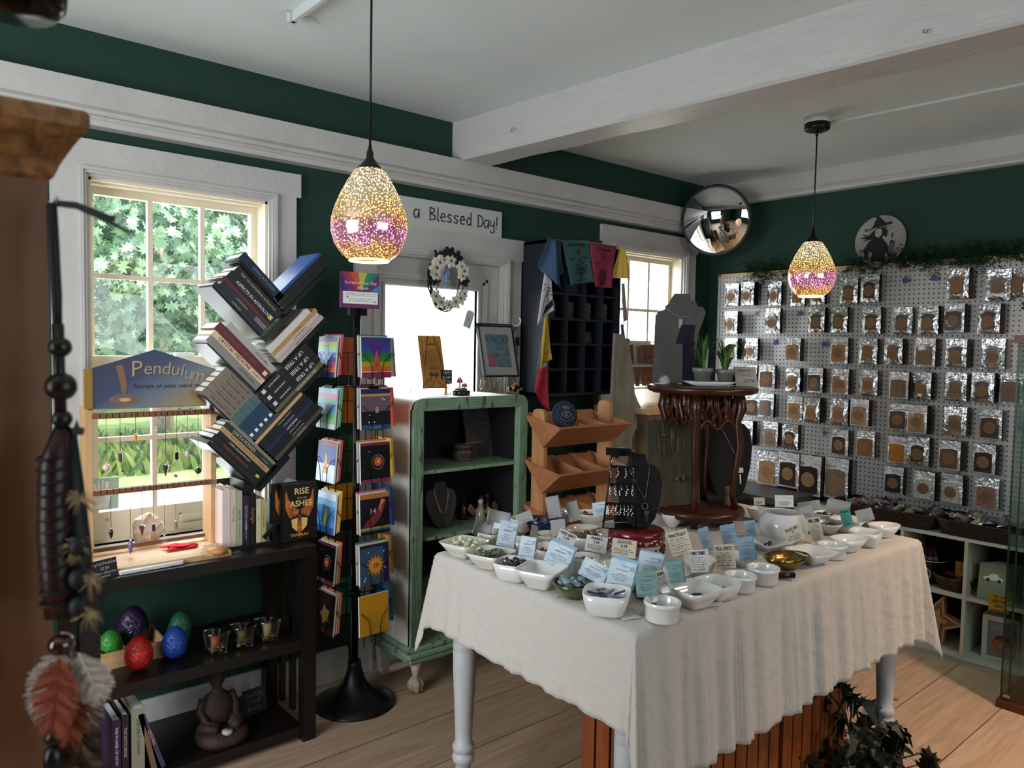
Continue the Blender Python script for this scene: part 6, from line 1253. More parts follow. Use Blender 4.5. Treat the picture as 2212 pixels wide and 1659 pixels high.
BW('square_bowl', 1640, 1125, 46, 'square', 'white flared bowl tucked behind the big pot', m_china, h=.05, rz=5)
b24 = BW('textured_cup', 1262, 1240, 66, 'cup', 'white dimpled cup of brown stones behind the olive bowl', mat('dimpled china', (.66, .66, .63), .2, bump=1, bscale=55, coat=.5), h=.055)
fill(b24, 7, .011, ['3a312c', '57493f', '24211f'], 'dark brown stone in the dimpled cup')
BW('round_bowl', 1330, 1250, 84, 'round', 'ivory round bowl behind the light blue cards', m_ivory, h=.042)
BW('round_bowl', 1390, 1290, 86, 'round', 'low red brown bowl behind the grey green card', mat('red brown glaze', '3a1c18', .3, coat=.4), h=.05)
b27 = BW('round_bowl', 1262, 1190, 78, 'round', 'ivory bowl heaped with tiger brown stones', m_ivory, h=.055)
fill(b27, 14, .0125, ['4a3a26', '6a5232', '33291e'], 'tiger brown stone in the ivory bowl')
b28 = BW('square_bowl', 1183, 1212, 74, 'square', 'white square bowl of black stones behind the first blue card', m_ivory, h=.045, rz=10)
fill(b28, 6, .010, ['1c1b1e', '2a2a2e'], 'black stone in the square bowl behind the first blue card')
b29 = BW('square_bowl', 1060, 1175, 66, 'square', 'ivory square bowl half hidden by the curled grey papers', m_ivory, h=.045, rz=10)
fill(b29, 5, .010, ['34302c', '57524a'], 'dark stone in the ivory bowl by the curled papers')
BW('starry_bowl', 1167, 1156, 68, 'round', 'deep navy bowl with white specks at the back of the table', mat('navy speckle glaze', '0b1130', .2, col2='16204a', vscale=120, coat=.6), h=.06)
b31 = BW('round_bowl', 1183, 1178, 60, 'round', 'white bowl of clear stones in front of the navy bowl', m_ivory, h=.04)
fill(b31, 9, .010, ['c5c6bb', 'b5b5a8'], 'clear white stone in the bowl before the navy one')
BW('round_bowl', 1262, 1168, 76, 'round', 'empty ivory bowl in the middle rows near the red stand', m_ivory, h=.045)
b33 = BW('round_bowl', 1276, 1135, 66, 'round', 'ivory bowl of rust red stones at the back edge', m_ivory, h=.05)
fill(b33, 10, .011, ['5c3426', '7a4a34', '47281e'], 'rust red stone in the bowl at the back edge')
b34 = BW('metal_bowl', 1216, 1130, 40, 'round', 'small shiny metal bowl of garnet stones at the back edge', mat('shiny steel', (.5, .5, .5), .12, 1), h=.05)
fill(b34, 6, .009, ['3a1418', '4c1c20'], 'garnet red stone in the shiny metal bowl')
b35 = BW('round_bowl', 1452, 1138, 48, 'round', 'white bowl of red brown stones under the two tier stand', m_ivory, h=.05)
fill(b35, 6, .010, ['6a2f22'], 'red brown stone in the bowl under the two tier stand')
BW('round_bowl', 1508, 1125, 42, 'round', 'ivory bowl between the legs of the two tier stand', m_ivory, h=.04)
BW('round_bowl', 1512, 1246, 72, 'round', 'deep ivory bowl behind the shallow square bowl', m_ivory, h=.055)
BW('square_bowl', 1115, 1198, 52, 'square', 'small ivory bowl between the two foremost blue cards', m_ivory, h=.05, rz=15)
b36 = BW('round_bowl', 1600, 1222, 62, 'round', 'low grey white bowl behind the grey blue cards', m_creamc, h=.035)
BW('round_bowl', 1455, 1262, 70, 'round', 'wide ivory bowl behind the grey green card row', m_ivory, h=.04)
BW('round_bowl', 1130, 1148, 60, 'round', 'ivory bowl at the back behind the curled paper', m_ivory, h=.05)
# small things
o = MB().cyl(0, 0, -.028, .028, .009, 14).build('marker_pen', mat('black marker', '0b0b0c', .3), loc=on_z(ZT+.010, 1696, 1243), rot=(0, R(90), R(-35))); tag(o, 'short black marker lying by the gold dish', 'pen')
for px_, py_, w_, h_, lab in ((1355, 1330, .05, .05, 'pale paper slip under the rounded bowl'), (1452, 1333, .09, .03, 'white paper strip by the corner ramekin'), (1545, 1305, .05, .02, 'white paper strip in front of the flared bowl'), (1215, 1285, .045, .02, 'cream paper slip left of the olive bowl'), (1025, 1212, .05, .04, 'grey paper slip below the corner bowl'), (1075, 1238, .05, .04, 'grey paper slip below the second bowl')):
    o = MB().box(-w_/2, w_/2, -h_/2, h_/2, 0, .0008).build('paper_slip', mat('paper slip', (.62, .62, .60), .8), loc=on_z(ZT+.0012, px_, py_), rot=(0, 0, R(-20))); tag(o, lab, 'paper')
# ================================================================ price cards on clear clips
m_clip = pane_mat('clear acrylic')
CC = {'blue': ('b2c6d6', '8fb0ca'), 'sage': ('6f8a86', '62807c'), 'slate': ('7e97a6', '708a9a'), 'cream': ('b9b09c', 'a9a08c'), 'white': ('c4c2be', 'b5b4b0'), 'teal': ('3f8a7c', '3a7f72'), 'grey': ('8f908e', '858684')}
m_blu_ink = mat('slate blue ink', '4a6478', .7)
def pcard(px, py, wpx, hpx, roll, col, label, title=None, zc=None, yaw=0, lean=-12, handw=False, stack=0, ts=.5, price=None, curl=0):
    zc = zc or ZT+.078; p = on_z(zc, px, py); d = (p-CAM).dot(fw); W, H = wpx*d/FPX/2, hpx*d/FPX
    dirv = CAM-p; rz = math.atan2(dirv.y, dirv.x)+math.pi/2+R(yaw)
    t = thing('price_card', label, 'price card', (p.x, p.y, zc-H/2), rot=(0, 0, rz), group='written cards clipped beside the bowls')
    RT = MX.Rotation(R(lean), 4, 'X') @ MX.Translation((0, 0, H/2)) @ MX.Rotation(R(roll), 4, 'Y')
    c = MB(); c.T = RT
    if curl: c.grid(lambda u, v: (-W+2*W*u, curl*math.sin(u*3.14), -H/2+H*v), 10, 2, 0, thick=.0008)
    else: c.box(-W, W, 0, .0008, -H/2, H/2, 0)
    for s in range(stack): c.box(-W+.003*(s+1), W+.003*(s+1), .002*(s+1), .002*(s+1)+.0006, -H/2+.002*s, H/2+.004*(s+1), 2)
    M = frame_M((0, -.0004, 0), (1, 0, 0), (0, 0, 1)); k = H*.10; ink = 1
    if col not in ('grey',) and not curl:
        if handw:
            if title: hand(c, title, MX.Translation((0, -.0004, H*.36)) @ FR(0, 0, 0), H*.13, ink, .13, sx=min(1, 1.75*W/(len(title)*4.1*H*.13/6)))
            if title: c.ribbon([(-W*.7, H*.27), (W*.7, H*.28)], .0006, M, ink)
            if price: hand(c, price, MX.Translation((0, -.0004, H*.12)) @ FR(0, 0, 0), H*.16, ink, .13)
            n = 3 if price else 6; z0 = -.08 if price else .16
            for i in range(n): scrib(c, M, -W*.8, W*(.8 if i % 2 else .6), (H*(z0-.105*i),), H*.065, ink, i+int(px), .0007)
        else:
            text(c, title or 'BLUE QUARTZ', FR(0, -.0005, H*.14), min(H*.12, 1.7*W/max(6, len(title or 'BLUE QUARTZ'))), ink)
            scrib(c, M, -W*.1, W*.55, (H*.30,), H*.03, ink, int(px))
            for i, hw_ in enumerate((.5, .7, .6, .45)): scrib(c, M, -W*hw_, W*hw_, (H*(-.02-.075*i),), H*.035, ink, i+int(py), .0006)
            scrib(c, M, -W*.8, -W*.3, (-H*.42,), H*.03, ink, 3); c.box(W*.55, W*.88, -.0008, 0, H*.18, H*.34, 2)
    c.build('card', [mat('card '+CC[col][0], CC[col][0], .7, col2='d5dde2', vscale=22) if col == 'blue' else mat('card '+CC[col][0], CC[col][0], .75), mat('pen black', '1a1a1c', .7) if handw else m_blu_ink, mat('card stack '+CC[col][1], CC[col][1], .75)], t)
    cl = MB(); cl.T = RT; wv = min(.012, W*.6); cl.T = RT
    cl.box(-wv, wv, -.0022, -.0012, -H/2-.006, -H/2+.010).box(-wv, wv, .0035+.002*stack, .0045+.002*stack, -H/2-.006, -H/2+.010).box(-wv, wv, -.0022, .0045, -H/2-.008, -H/2-.006)
    cl.T = MX(); zb = -(zc-H/2-ZT)+.004; cl.tube([RT @ V((0, .001, -H/2-.007)), (0, .006, zb*.5), (0, 0, zb)], .0022, 6); cl.box(-.013, .013, -.013, .013, zb-.002, zb)
    cl.build('clip', m_clip, t)
cards = [
 (1097, 1155, 40, 54, 14, 'blue', 'pale blue cloud card standing before the curled grey papers', 'GARNET', dict(yaw=15, stack=1)),
 (1139, 1183, 34, 46, 8, 'blue', 'small blue cloud card clipped over the dark stone bowl', 'HEMATITE', {}),
 (1160, 1163, 26, 56, 20, 'grey', 'grey folded card seen from its back behind the small blue card', None, dict(yaw=60)),
 (1208, 1199, 56, 44, 20, 'blue', 'wide blue card priced 7.00 above the empty square bowl', 'LARVIKITE', dict(stack=2)),
 (1222, 1167, 40, 36, 22, 'white', 'white hand lettered card priced 5.00 at its top left group', 'CHERRY QUARTZ', dict(handw=True, price='5.00')),
 (1288, 1176, 46, 34, 8, 'white', 'white card hand lettered about pendants beside the red stand', 'PENDANTS', dict(handw=True, price='5.00')),
 (1348, 1185, 52, 38, 5, 'cream', 'cream card lettered celestite in front of the red stand', 'CELESTITE', dict(handw=True, price='6.00')),
 (1283, 1234, 58, 40, 24, 'blue', 'white and blue card tilted steeply above the olive bowl', 'BLUE ONYX', {}),
 (1342, 1241, 56, 58, 12, 'blue', 'stacked blue cards above the kyanite bowl', 'BLUE KYANITE', dict(stack=2)),
 (1404, 1222, 52, 52, 8, 'blue', 'square blue card titled aventurine right of the celestite card', 'BLUE AVENTURINE', dict(stack=1)),
 (1396, 1263, 46, 54, -8, 'sage', 'sage green card standing over the corner ramekin', 'RED JADE', {}),
 (1457, 1237, 38, 46, -10, 'sage', 'small sage green card right of the square blue one', 'JET', dict(stack=1)),
 (1468, 1173, 46, 52, -18, 'cream', 'cream handwritten card leaning left of the stand leg', 'Amethyst', dict(handw=True)),
 (1510, 1213, 38, 48, -7, 'white', 'white densely handwritten card over the flared bowl', 'FAIRY STONES', dict(handw=True)),
 (1433, 1255, 30, 44, -14, 'white', 'white handwritten card half hidden by the sage card', 'RUBY', dict(handw=True, yaw=20)),
 (1566, 1203, 42, 50, -8, 'cream', 'cream densely handwritten card behind the first ramekin', 'RED ONYX', dict(handw=True)),
 (1612, 1187, 34, 48, -13, 'slate', 'grey blue card behind the second ramekin', 'NUUMMITE', dict(stack=1)),
 (1527, 1166, 24, 52, -14, 'slate', 'narrow grey blue card left of the two grey blue ones', 'ONYX', dict(yaw=25)),
 (1574, 1155, 32, 38, -14, 'slate', 'grey blue card in the middle before the stand foot', 'UNAKITE', dict(stack=1)),
 (1621, 1142, 24, 34, -12, 'slate', 'small grey blue card nearest the big pot', 'SODALITE', {}),
 (1715, 1154, 38, 34, -28, 'cream', 'small cream card tilted in front of the big pot', 'BLACK OBS', dict(handw=True, price='2')),
 (1762, 1143, 26, 50, -14, 'cream', 'narrow cream handwritten card right of the big pot', 'OPAL STONE', dict(handw=True)),
 (1828, 1118, 22, 38, -18, 'teal', 'bright teal handwritten card near the far table end', 'Jasper', dict(handw=True)),
 (1694, 1083, 38, 26, -4, 'white', 'white card standing above the big pot', None, dict(zc=ZT+.13)),
 (1640, 1083, 22, 16, -6, 'cream', 'small cream card left of the one above the big pot', None, dict(zc=ZT+.12)),
 (1748, 1094, 46, 22, -14, 'grey', 'grey card back above the black stone bowl', None, dict(zc=ZT+.10)),
 (1745, 1112, 26, 36, -20, 'grey', 'narrow grey card back beside the big pot', None, dict(zc=ZT+.10)),
 (1808, 1098, 44, 28, 8, 'grey', 'large grey card back behind the teal card', None, dict(zc=ZT+.10, stack=2)),
 (1868, 1113, 34, 26, -20, 'grey', 'grey card back over the far oval bowl', None, dict(zc=ZT+.09)),
 (1078, 1120, 52, 34, 16, 'grey', 'curled grey paper near the cabinet shelf', None, dict(curl=.02, zc=ZT+.09, yaw=20)),
 (1045, 1142, 44, 36, 24, 'grey', 'curled grey paper lowest by the corner bowl', None, dict(curl=.02, zc=ZT+.06, yaw=30)),
 (1133, 1118, 34, 22, -22, 'grey', 'grey paper sheet tilted over the navy bowl', None, dict(zc=ZT+.10)),
 (1195, 1097, 28, 44, -12, 'grey', 'tall grey card back before the bin rack post', None, dict(zc=ZT+.12, stack=1)),
 (1238, 1105, 26, 42, -16, 'grey', 'grey card back above the metal bowl', None, dict(zc=ZT+.10)),
 (1206, 1140, 32, 34, -8, 'grey', 'grey card back behind the white handwritten card', None, dict(zc=ZT+.08)),
 (1297, 1099, 34, 28, -10, 'blue', 'pale blue card by the rust stone bowl', None, dict(zc=ZT+.12)),
 (1292, 1140, 44, 10, -20, 'white', 'white paper lying across the empty ivory bowl', None, dict(zc=ZT+.055, lean=-60)),
]
for px_, py_, w_, h_, roll, col, lab, ti, kw in cards:
    if ti is None and col != 'grey': col2_ = col; kw = dict(kw)
    pcard(px_, py_, w_, h_, roll, col, lab, ti or ('' if col == 'grey' else '.'), **kw)
# ================================================================ red beaded stand, black bust and earring tower
m_red = mat('red enamel', '5e0a12', .2, coat=.5)
p = on_z(ZT, 1373, 1206); p = V((p.x, p.y, ZT+.001)); RR = .088
rs = thing('beaded_stand', 'dark red metal stand fringed with red glass beads', 'stand', p)
MB().lathe([(RR*.98, .074), (RR*1.02, .078), (RR, .092), (RR*.95, .096), (0, .096)], 40).lathe([(RR*1.0, .056), (RR*1.04, .058), (RR*1.0, .078)], 40).build('plate', m_red, rs)
MB().lathe([(.05, 0), (.045, .004), (.014, .012), (.014, .074), (0, .074)], 20).build('pedestal', mat('white glass', (.6, .57, .55), .3), rs)
bd_ = MB()
for k in range(26):
    a = 6.2832*k/26; x, y = RR*1.01*math.cos(a), RR*1.01*math.sin(a); n = k % 3
    bd_.tube([(x, y, .058), (x, y, .03)], .0006, 4)
    if n == 0: bd_.sphere((x, y, .030), (.0045, .0045, .014), 8, 6)
    elif n == 1: bd_.sphere((x, y, .044), .004, 8, 6); bd_.sphere((x, y, .034), .005, 8, 6)
    else: bd_.sphere((x, y, .042), .0055, 8, 6)
bd_.build('bead_fringe', mat('red glass bead', '6a0c14', .12, coat=.6), rs)
wb = MB()
for k in range(30): a = 6.2832*k/30; wb.sphere((RR*1.03*math.cos(a), RR*1.03*math.sin(a), .064+.006*(k % 2)), .003, 6, 4)
wb.build('clear_beads', mat('clear bead', (.75, .72, .70), .15), rs)
m_vel = mat('black velvet', '050506', .95)
zs = p.z+.097
nb = bust('necklace_bust', 'black velvet necklace bust standing on the red beaded stand', (p.x+.010, p.y-.012, zs), R(-30), m_vel, .235, .155, tilt=14)
nk = MB(); o_ = V(nb.location); rot = nb.rotation_euler.copy()
pts = [onb(0, -.034, .205, 14), onb(0, -.03, .18, 14), onb(0, .008, .10, 14), onb(0, .012, .085, 14), onb(0, .016, .10, 14), onb(0, .034, .18, 14), onb(0, .034, .205, 14)]
nk.tube(pts, .0009, 5); nk.tube([onb(0, .012+.010*math.cos(a*.5236), .070+.010*math.sin(a*.5236), 14) for a in range(12)], .0016, 6, True)
nk.sphere(onb(0, .001, .070, 14), .003, 6, 5); nk.lathe([(.009, .052), (.009, .056), (0, .057)], 10, onb(0, .012, 0, 14)-V((0, 0, 0)), 0); nk.lathe([(0, .018), (.006, .024), (.0075, .052), (0, .053)], 6, onb(0, .012, 0, 14), 1, smooth=False)
o = nk.build('necklace', [mat('dull chain', '6a6863', .35, .9), mat('smoky crystal', '2a2424', .12, coat=.5)], loc=o_, rot=rot); tag(o, 'fine chain with a ringed smoky crystal on the black bust', 'necklace')
et = thing('earring_rack', 'slim black ladder rack hung with silver earrings left of the bust', 'jewellery rack', (p.x-.045, p.y+.030, zs), rz=R(-50))
q = MB(); q.box(-.055, .055, -.02, .05, 0, .004)
for s in (-1, 1): q.tube([(s*.052, -.015, .0), (s*.030, .03, .235)], .003, 6)
for z, w_ in ((.075, .045), (.135, .039), (.19, .034), (.235, .04)): q.box(-w_, w_, .0+z*.19-.015, .0+z*.19-.010, z-.006, z+.006)
q.box(-.05, .03, .028, .032, .225, .250); q.build('frame', m_blk, et)
q = MB(); rd = random.Random(3)
for z, n in ((.075, 7), (.135, 5), (.19, 4)):
    for k in range(n): x = -.036+.072*k/(n-1); yy = z*.19-.018; q.tube([(x, yy, z), (x+.001, yy, z-.012)], .0006, 4); [q.sphere((x+rd.uniform(-.004, .004), yy, z-.014-.006*j), .003, 6, 4) for j in range(4)]
o = q.build('earrings', mat('bright silver', (.8, .78, .75), .12, 1), et)
o = MB(); o.box(-.016, .016, 0, .001, 0, .022); o.tube([(.0, 0, -.002), (0, 0, -.03)], .0012, 4, mi=1)
o = o.build('earring_card', [m_blk, m_silv], loc=(p.x-.06, p.y+.05, zs+.225), rot=(0, R(20), R(-50))); tag(o, 'small black earring card on top of the ladder rack', 'earring card')
# ================================================================ two tier round stand
m_tw = wood('dark carved rosewood', '2c130b', '42200f', .3, 4, 0); m_twv = wood('dark carved rosewood leg', '2c130b', '45220f', .3, 4, 2)
ztop = 1.408; zlow = .945; TC = V((-2.022, -1.392, 0))
tw = thing('tiered_stand', 'carved dark red wood round table of two tiers standing on the cloth', 'stand', (TC.x, TC.y, ZT+.001)); ho = ZT+.001
RT_, RL = .207, .172
MB().lathe([(0, ztop-.028-ho), (RT_*.9, ztop-.028-ho), (RT_*.97, ztop-.022-ho), (RT_, ztop-.012-ho), (RT_*.98, ztop-.002-ho), (RT_*.94, ztop-ho), (0, ztop-ho)], 56).build('top_tier', m_tw, tw)
MB().lathe([(0, zlow-.03-ho), (RL*.93, zlow-.03-ho), (RL*.99, zlow-.022-ho), (RL, zlow-.010-ho), (RL*.97, zlow-ho), (0, zlow-ho)], 48).build('lower_tier', m_tw, tw)
for k in range(4):
    a = R(-62+90*k); ca, sa = math.cos(a), math.sin(a); r1 = .135
    l = MB(); P_ = lambda r, z: (r*ca, r*sa, z-ho)
    l.tube([P_(r1, zlow), P_(r1-.012, zlow+.06), P_(r1-.004, zlow+.14), P_(r1+.010, zlow+.24), P_(r1-.002, zlow+.33), P_(r1+.012, zlow+.38), P_(r1+.004, ztop-.02)], [.014, .012, .013, .017, .015, .020, .017], 8); l.build('pillar', m_twv, tw)
    l = MB(); l.tube([P_(r1-.01, ho), P_(r1-.02, ho+.02), P_(r1, zlow-.03)], [.013, .012, .020], 8); l.build('foot', m_twv, tw)
    # carved bracket panel between pillars
    a2 = R(-62+90*(k+1)); A = V((r1*ca, r1*sa, 0)); B_ = V((r1*math.cos(a2), r1*math.sin(a2), 0)); br_ = MB(); L_ = (B_-A).length; u = (B_-A).normalized(); M = frame_M((A.x, A.y, ztop-.03-ho), u, (0, 0, 1))
    rd = random.Random(k)
    for i in range(7):
        x = L_*(i+.5)/7; h_ = .105+.022*math.cos(i*2.1)
        br_.tube([M @ V((x, 0, 0)), M @ V((x+.014*math.sin(i*2), -h_*.35, 0)), M @ V((x-.014*math.cos(i), -h_*.7, 0)), M @ V((x+.008, -h_, 0))], [.008, .011, .009, .004], 6)
        for q_ in (.3, .6, .9): br_.sphere(M @ V((x+.012*(-1)**i, -h_*q_, 0)), (.014, .006, .012), 8, 5, 0, None)
    br_.tube([M @ V((L_*i/12, -.112-.018*math.cos(i*1.05), 0)) for i in range(13)], .006, 6); br_.tube([M @ V((L_*i/12, -.055-.02*math.sin(i*1.3), 0)) for i in range(13)], .006, 6)
    br_.build('carved_apron', m_twv, tw)
# olive necklace board on the lower tier
nbp = on_y(K(0, -1.56, 0).y, 1393, 900); 
P1 = on_z(zlow, 1518, 1088)
Lb = .212; ang = R(-12)
nbd = thing('necklace_board', 'olive grey velvet board with notched top hung with chains', 'jewellery board', (P1.x-.01, P1.y+.02, zlow+.001), rz=ang)
q = MB(); H = .335; n = 6; top = []
for i in range(n*2+1): top.append((.005-Lb*i/(n*2)*1.15, H-(.012 if i % 2 else 0)))
q.prism([(.005, 0)]+top+[(.005-Lb*1.15, 0)], 0, .012, 0, MX.Rotation(R(-6), 4, 'X') @ FR(0, 0, 0)); q.build('board', mat('olive grey velvet', '3c382b', .95), nbd)
q = MB(); q.prism([(-.15, .02), (-.06, .02), (-.06, .2), (-.15, .2)], 0, .006, 0, MX.Translation((0, .12, 0)) @ MX.Rotation(R(20), 4, 'X') @ FR(0, 0, 0)); q.build('easel_back', mat('olive grey velvet', '3c382b', .95), nbd)
def chain(xs, xe, zb, pend, label, mm):
    k = MB(); y_ = lambda z: -.016+z*.104
    k.tube([(xs, y_(H-.006), H-.008), ((xs+xe)/2-.004, y_(zb), zb)], .0007, 4); k.tube([(xe, y_(H-.006), H-.008), ((xs+xe)/2+.004, y_(zb), zb)], .0007, 4)
    x = (xs+xe)/2; yy = y_(zb)-.004
    if pend == 'orb': k.tube([(x+.009*math.cos(a*.5236), yy, zb-.012+.009*math.sin(a*.5236)) for a in range(12)], .001, 5, True); k.sphere((x, yy, zb-.012), .006, 8, 6)
    if pend == 'drop': k.lathe([(0, zb-.035), (.007, zb-.024), (.008, zb-.012), (0, zb)], 7, (x, yy, 0), smooth=False)
    if pend == 'key': k.tube([(x-.012+.005*math.cos(a*.628), yy, zb+.012+.005*math.sin(a*.628)) for a in range(10)], .0012, 5, True); k.tube([(x-.007, yy, zb+.012), (x+.010, yy, zb+.012)], .0012, 5)
    if pend == 'bead': k.sphere((x, yy, zb), .0025, 6, 4)
    o = k.build('necklace', mm, loc=nbd.location, rot=nbd.rotation_euler); tag(o, label, 'necklace', 'necklaces on the olive board')
m_ch = mat('pewter chain', '76716a', .35, .9)
chain(-.195, -.160, .10, 'bead', 'longest plain chain at the left of the olive board', m_ch); chain(-.170, -.150, .262, 'key', 'short chain with a brass key on the olive board', mat('pale brass', 'a8935a', .35, .9))
chain(-.125, -.118, .20, 'bead', 'thin gold beaded chain in the middle of the olive board', mat('pale brass', 'a8935a', .35, .9)); chain(-.135, -.092, .115, 'orb', 'chain with a caged orb pendant on the olive board', m_ch); chain(-.100, -.060, .120, 'drop', 'chain with a faceted drop pendant at the right of the olive board', m_ch)
# tall black bust on lower tier
P2 = on_z(zlow, 1582, 1085)
bb = bust('necklace_bust', 'tall black velvet bust on the lower tier of the wooden stand', (P2.x+.01, P2.y+.02, zlow+.001), R(-42), m_vel, .37, .20, tilt=16)
MB().box(-.09, .09, -.04, .10, 0, .016).build('foot_plate', m_vel, bb)
q = MB(); q.tube([onb(0, -.055, .33, 16), onb(0, -.02, .29, 16), onb(0, .035, .17, 16), onb(0, .042, .14, 16), onb(0, .046, .17, 16), onb(0, .04, .31, 16)], .0009, 5); q.prism([(.034, .11), (.056, .112), (.056, .13), (.038, .134)], 0, .004, 1, MX.Rotation(R(-16), 4, 'X') @ FR(0, -.012, 0)); q.tube([onb(0, .044, .108, 16), onb(0, .044, .070, 16)], .003, 6, mi=2)
o = q.build('necklace', [m_ch, mat('pale green stone', 'a9b5a5', .4), mat('white tassel', (.65, .65, .63), .5)], loc=bb.location, rot=bb.rotation_euler); tag(o, 'chain with a pale stone and white tassel on the tall black bust', 'necklace')
o = MB().prism([(-.014, -.009), (.014, -.009), (.014, .009), (-.014, .009)], 0, .001, 0, FR(0, 0, 0)).build('price_tag', m_wht, loc=V(bb.location)+V((.02, .02, .352)), rot=(R(-20), R(25), R(-42))); tag(o, 'white price tag sticking up behind the tall black bust', 'tag')
o = MB().lathe([(.017, 0), (.016, .01), (.012, .035), (.015, .055), (.021, .070), (.018, .074), (.010, .070), (0, .066)], 14, sy=.7).build('bone_figure', mat('yellow bone', '6a5a34', .5, var=.2, vscale=30), loc=on_z(zlow+.001, 1572, 1092)); tag(o, 'small yellowed bone shaped figure at the edge of the lower tier', 'figurine')
bo = thing('beaded_board', 'slanting red brown board fringed with clear beads behind the tall bust', 'jewellery board', (P2.x+.13, P2.y+.06, zlow+.005), rot=(R(-8), R(-24), R(-40)))
MB().box(-.02, .02, 0, .012, 0, .36).build('board', mat('red brown board', '4a1d10', .5), bo)
q = MB(); rd = random.Random(8)
for k in range(120): q.sphere((.026+rd.uniform(-.004, .010), rd.uniform(-.008, .012), .02+.0028*k), rd.uniform(.002, .004), 5, 4)
q.build('bead_fringe', mat('clear glass beads', (.72, .68, .6), .1, .6), bo)
# items on the top tier
zt3 = ztop+.0012
def TT(px, f): q_ = TC+V((.758, -.652, 0))*((px-1513)*2.75/FPX)+V((.652, .758, 0))*f*.2; return V((q_.x, q_.y, zt3))
q = TT(1487, .55)
cu_ = thing('necklace_display', 'large dark grey stepped cardboard neck form on the wooden stand', 'necklace stand', (q.x, q.y, zt3), rz=R(-38))
M_ = MX.Rotation(R(-10), 4, 'X') @ FR(0, 0, 0)
pr_ = [(-.125, 0), (-.11, .27), (-.10, .285), (-.072, .297), (-.07, .310), (-.055, .320), (-.052, .332), (-.032, .362), (.030, .362), (.032, .335), (.052, .332), (.056, .312), (.082, .308), (.09, .285), (.058, .20), (.03, .0)]
MB().prism([(x*1.02, z) for x, z in pr_], 0, .003, 0, M_).build('neck_form', mat('dark grey card', '4b4846', .9), cu_)
MB().prism([(-.05, .0), (.0, .0), (-.02, .22), (-.04, .22)], 0, .003, 0, MX.Translation((0, .10, 0)) @ MX.Rotation(R(14), 4, 'X') @ FR(0, 0, 0)).build('strut', mat('dark grey card', '4b4846', .9), cu_)
k = MB(); A = lambda x, z: M_ @ V((x, z, .004)); A2 = lambda x, z: MX.Rotation(R(-10), 4, 'X') @ V((x, -.005, z))
for s in range(3): k.tube([A2(-.070, .300+.002*s), A2(-.045, .278+.003*s), A2(-.012, .262+.003*s), A2(.02, .266+.003*s), A2(.055, .290+.002*s)], .0014, 5)
k.prism([(-.022, .222), (-.006, .222), (-.004, .258), (-.018, .258)], 0, .003, 1, MX.Rotation(R(-10), 4, 'X') @ FR(0, -.006, 0))
o = k.build('necklace', [mat('grey beads', '67645f', .5), mat('pale tag', '8f8d88', .6)], loc=cu_.location, rot=cu_.rotation_euler); tag(o, 'grey bead choker with a pale label round the dark neck form', 'necklace')
q = TT(1478, .0)
o = MB(); o.box(-.032, .032, 0, .003, -.0, .0); o = MB().prism([(-.050, .155), (-.028, .228), (.026, .228), (.014, .155)], 0, .006, 0, FR(0, 0, 0)).prism([(-.016, .0), (.034, .0), (.022, .222), (-.022, .222)], 0, .004, 0, FR(0, .006, 0)).build('navy_stand', mat('navy velvet', '0a1020', .9), loc=(q.x, q.y, zt3), rot=(0, 0, R(-35))); tag(o, 'small folded navy velvet ring stand before the grey neck form', 'stand')
q1 = TT(1518, -.35)
pl_ = MB(); pl_.lathe([(.060, 0), (.066, .003), (.098, .018), (.094, .018), (.064, .007), (0, .006)], 36, sy=.55, power=5)
o = pl_.build('white_tray', m_creamc, loc=(q1.x, q1.y, zt3), rot=(0, 0, R(-40))); tag(o, 'grey white rectangular tray on the round wooden top', 'tray')
m_pot = mat('brushed grey pot', '6f706c', .45, .3); m_pl = [mat('houseplant green', '2c4a1f', .5), mat('houseplant light green', '55702f', .5)]
def potted(px, py, s, label, blades, seed):
    q_ = TT(px, py); t = thing('potted_plant', label, 'potted plant', (q_.x, q_.y, zt3+.0075), group='small potted plants on the wooden stand')
    MB().lathe([(.026*s, 0), (.033*s, .042*s), (.037*s, .043*s), (.039*s, .060*s), (.035*s, .060*s), (.033*s, .050*s), (0, .050*s)], 22).build('pot', m_pot, t)
    rd = random.Random(seed); f = MB()
    for k in range(blades[0]):
        a = rd.uniform(0, 6.28); h_ = rd.uniform(*blades[1])*s; w_ = rd.uniform(*blades[2]); ln = rd.uniform(*blades[3])*s; pts = []
        for i in range(6):
            v = i/5; x = math.cos(a)*(.008+ln*v**1.6); y = math.sin(a)*(.008+ln*v**1.6); z = .05*s+h_*math.sin(v*blades[4]); ww = w_*math.sin(math.pi*(.12+.86*v)); pts.append((V((x-ww*math.sin(a), y+ww*math.cos(a), z)), V((x+ww*math.sin(a), y-ww*math.cos(a), z))))
        vs = [p_ for pr2 in pts for p_ in pr2]; f.add(vs, [(2*i, 2*i+1, 2*i+3, 2*i+2) for i in range(5)], rd.choice([0, 0, 1]), True)
    f.build('foliage', m_pl, t); return t
t = potted(1504, -.30, 1.0, 'grey pot with tall spiky air plant blades and a pale tip', (13, (.07, .15), (.003, .007), (.01, .09), 1.6), 5)
MB().prism([(-.007, .06), (.006, .06), (.010, .13), (.0, .145), (-.010, .125)], 0, .004, 0, MX.Rotation(R(-40), 4, 'Z') @ FR(.01, 0, 0)).build('plant_label', [mat('white black feather', '9a9a98', .7)], t)
potted(1556, -.25, .92, 'grey pot with broad arching green leaves beside the folded card', (22, (.06, .13), (.007, .012), (.02, .085), 2.1), 9)
q = TT(1604, -.1)
c = MB(); W, H = .044, .078
for sgn, l_ in ((1, -24), (-1, 24)):
    M = MX.Translation((0, -.030*sgn, 0)) @ MX.Rotation(R(l_), 4, 'X'); c.T = M; c.box(-W, W, 0, .0012, 0, H)
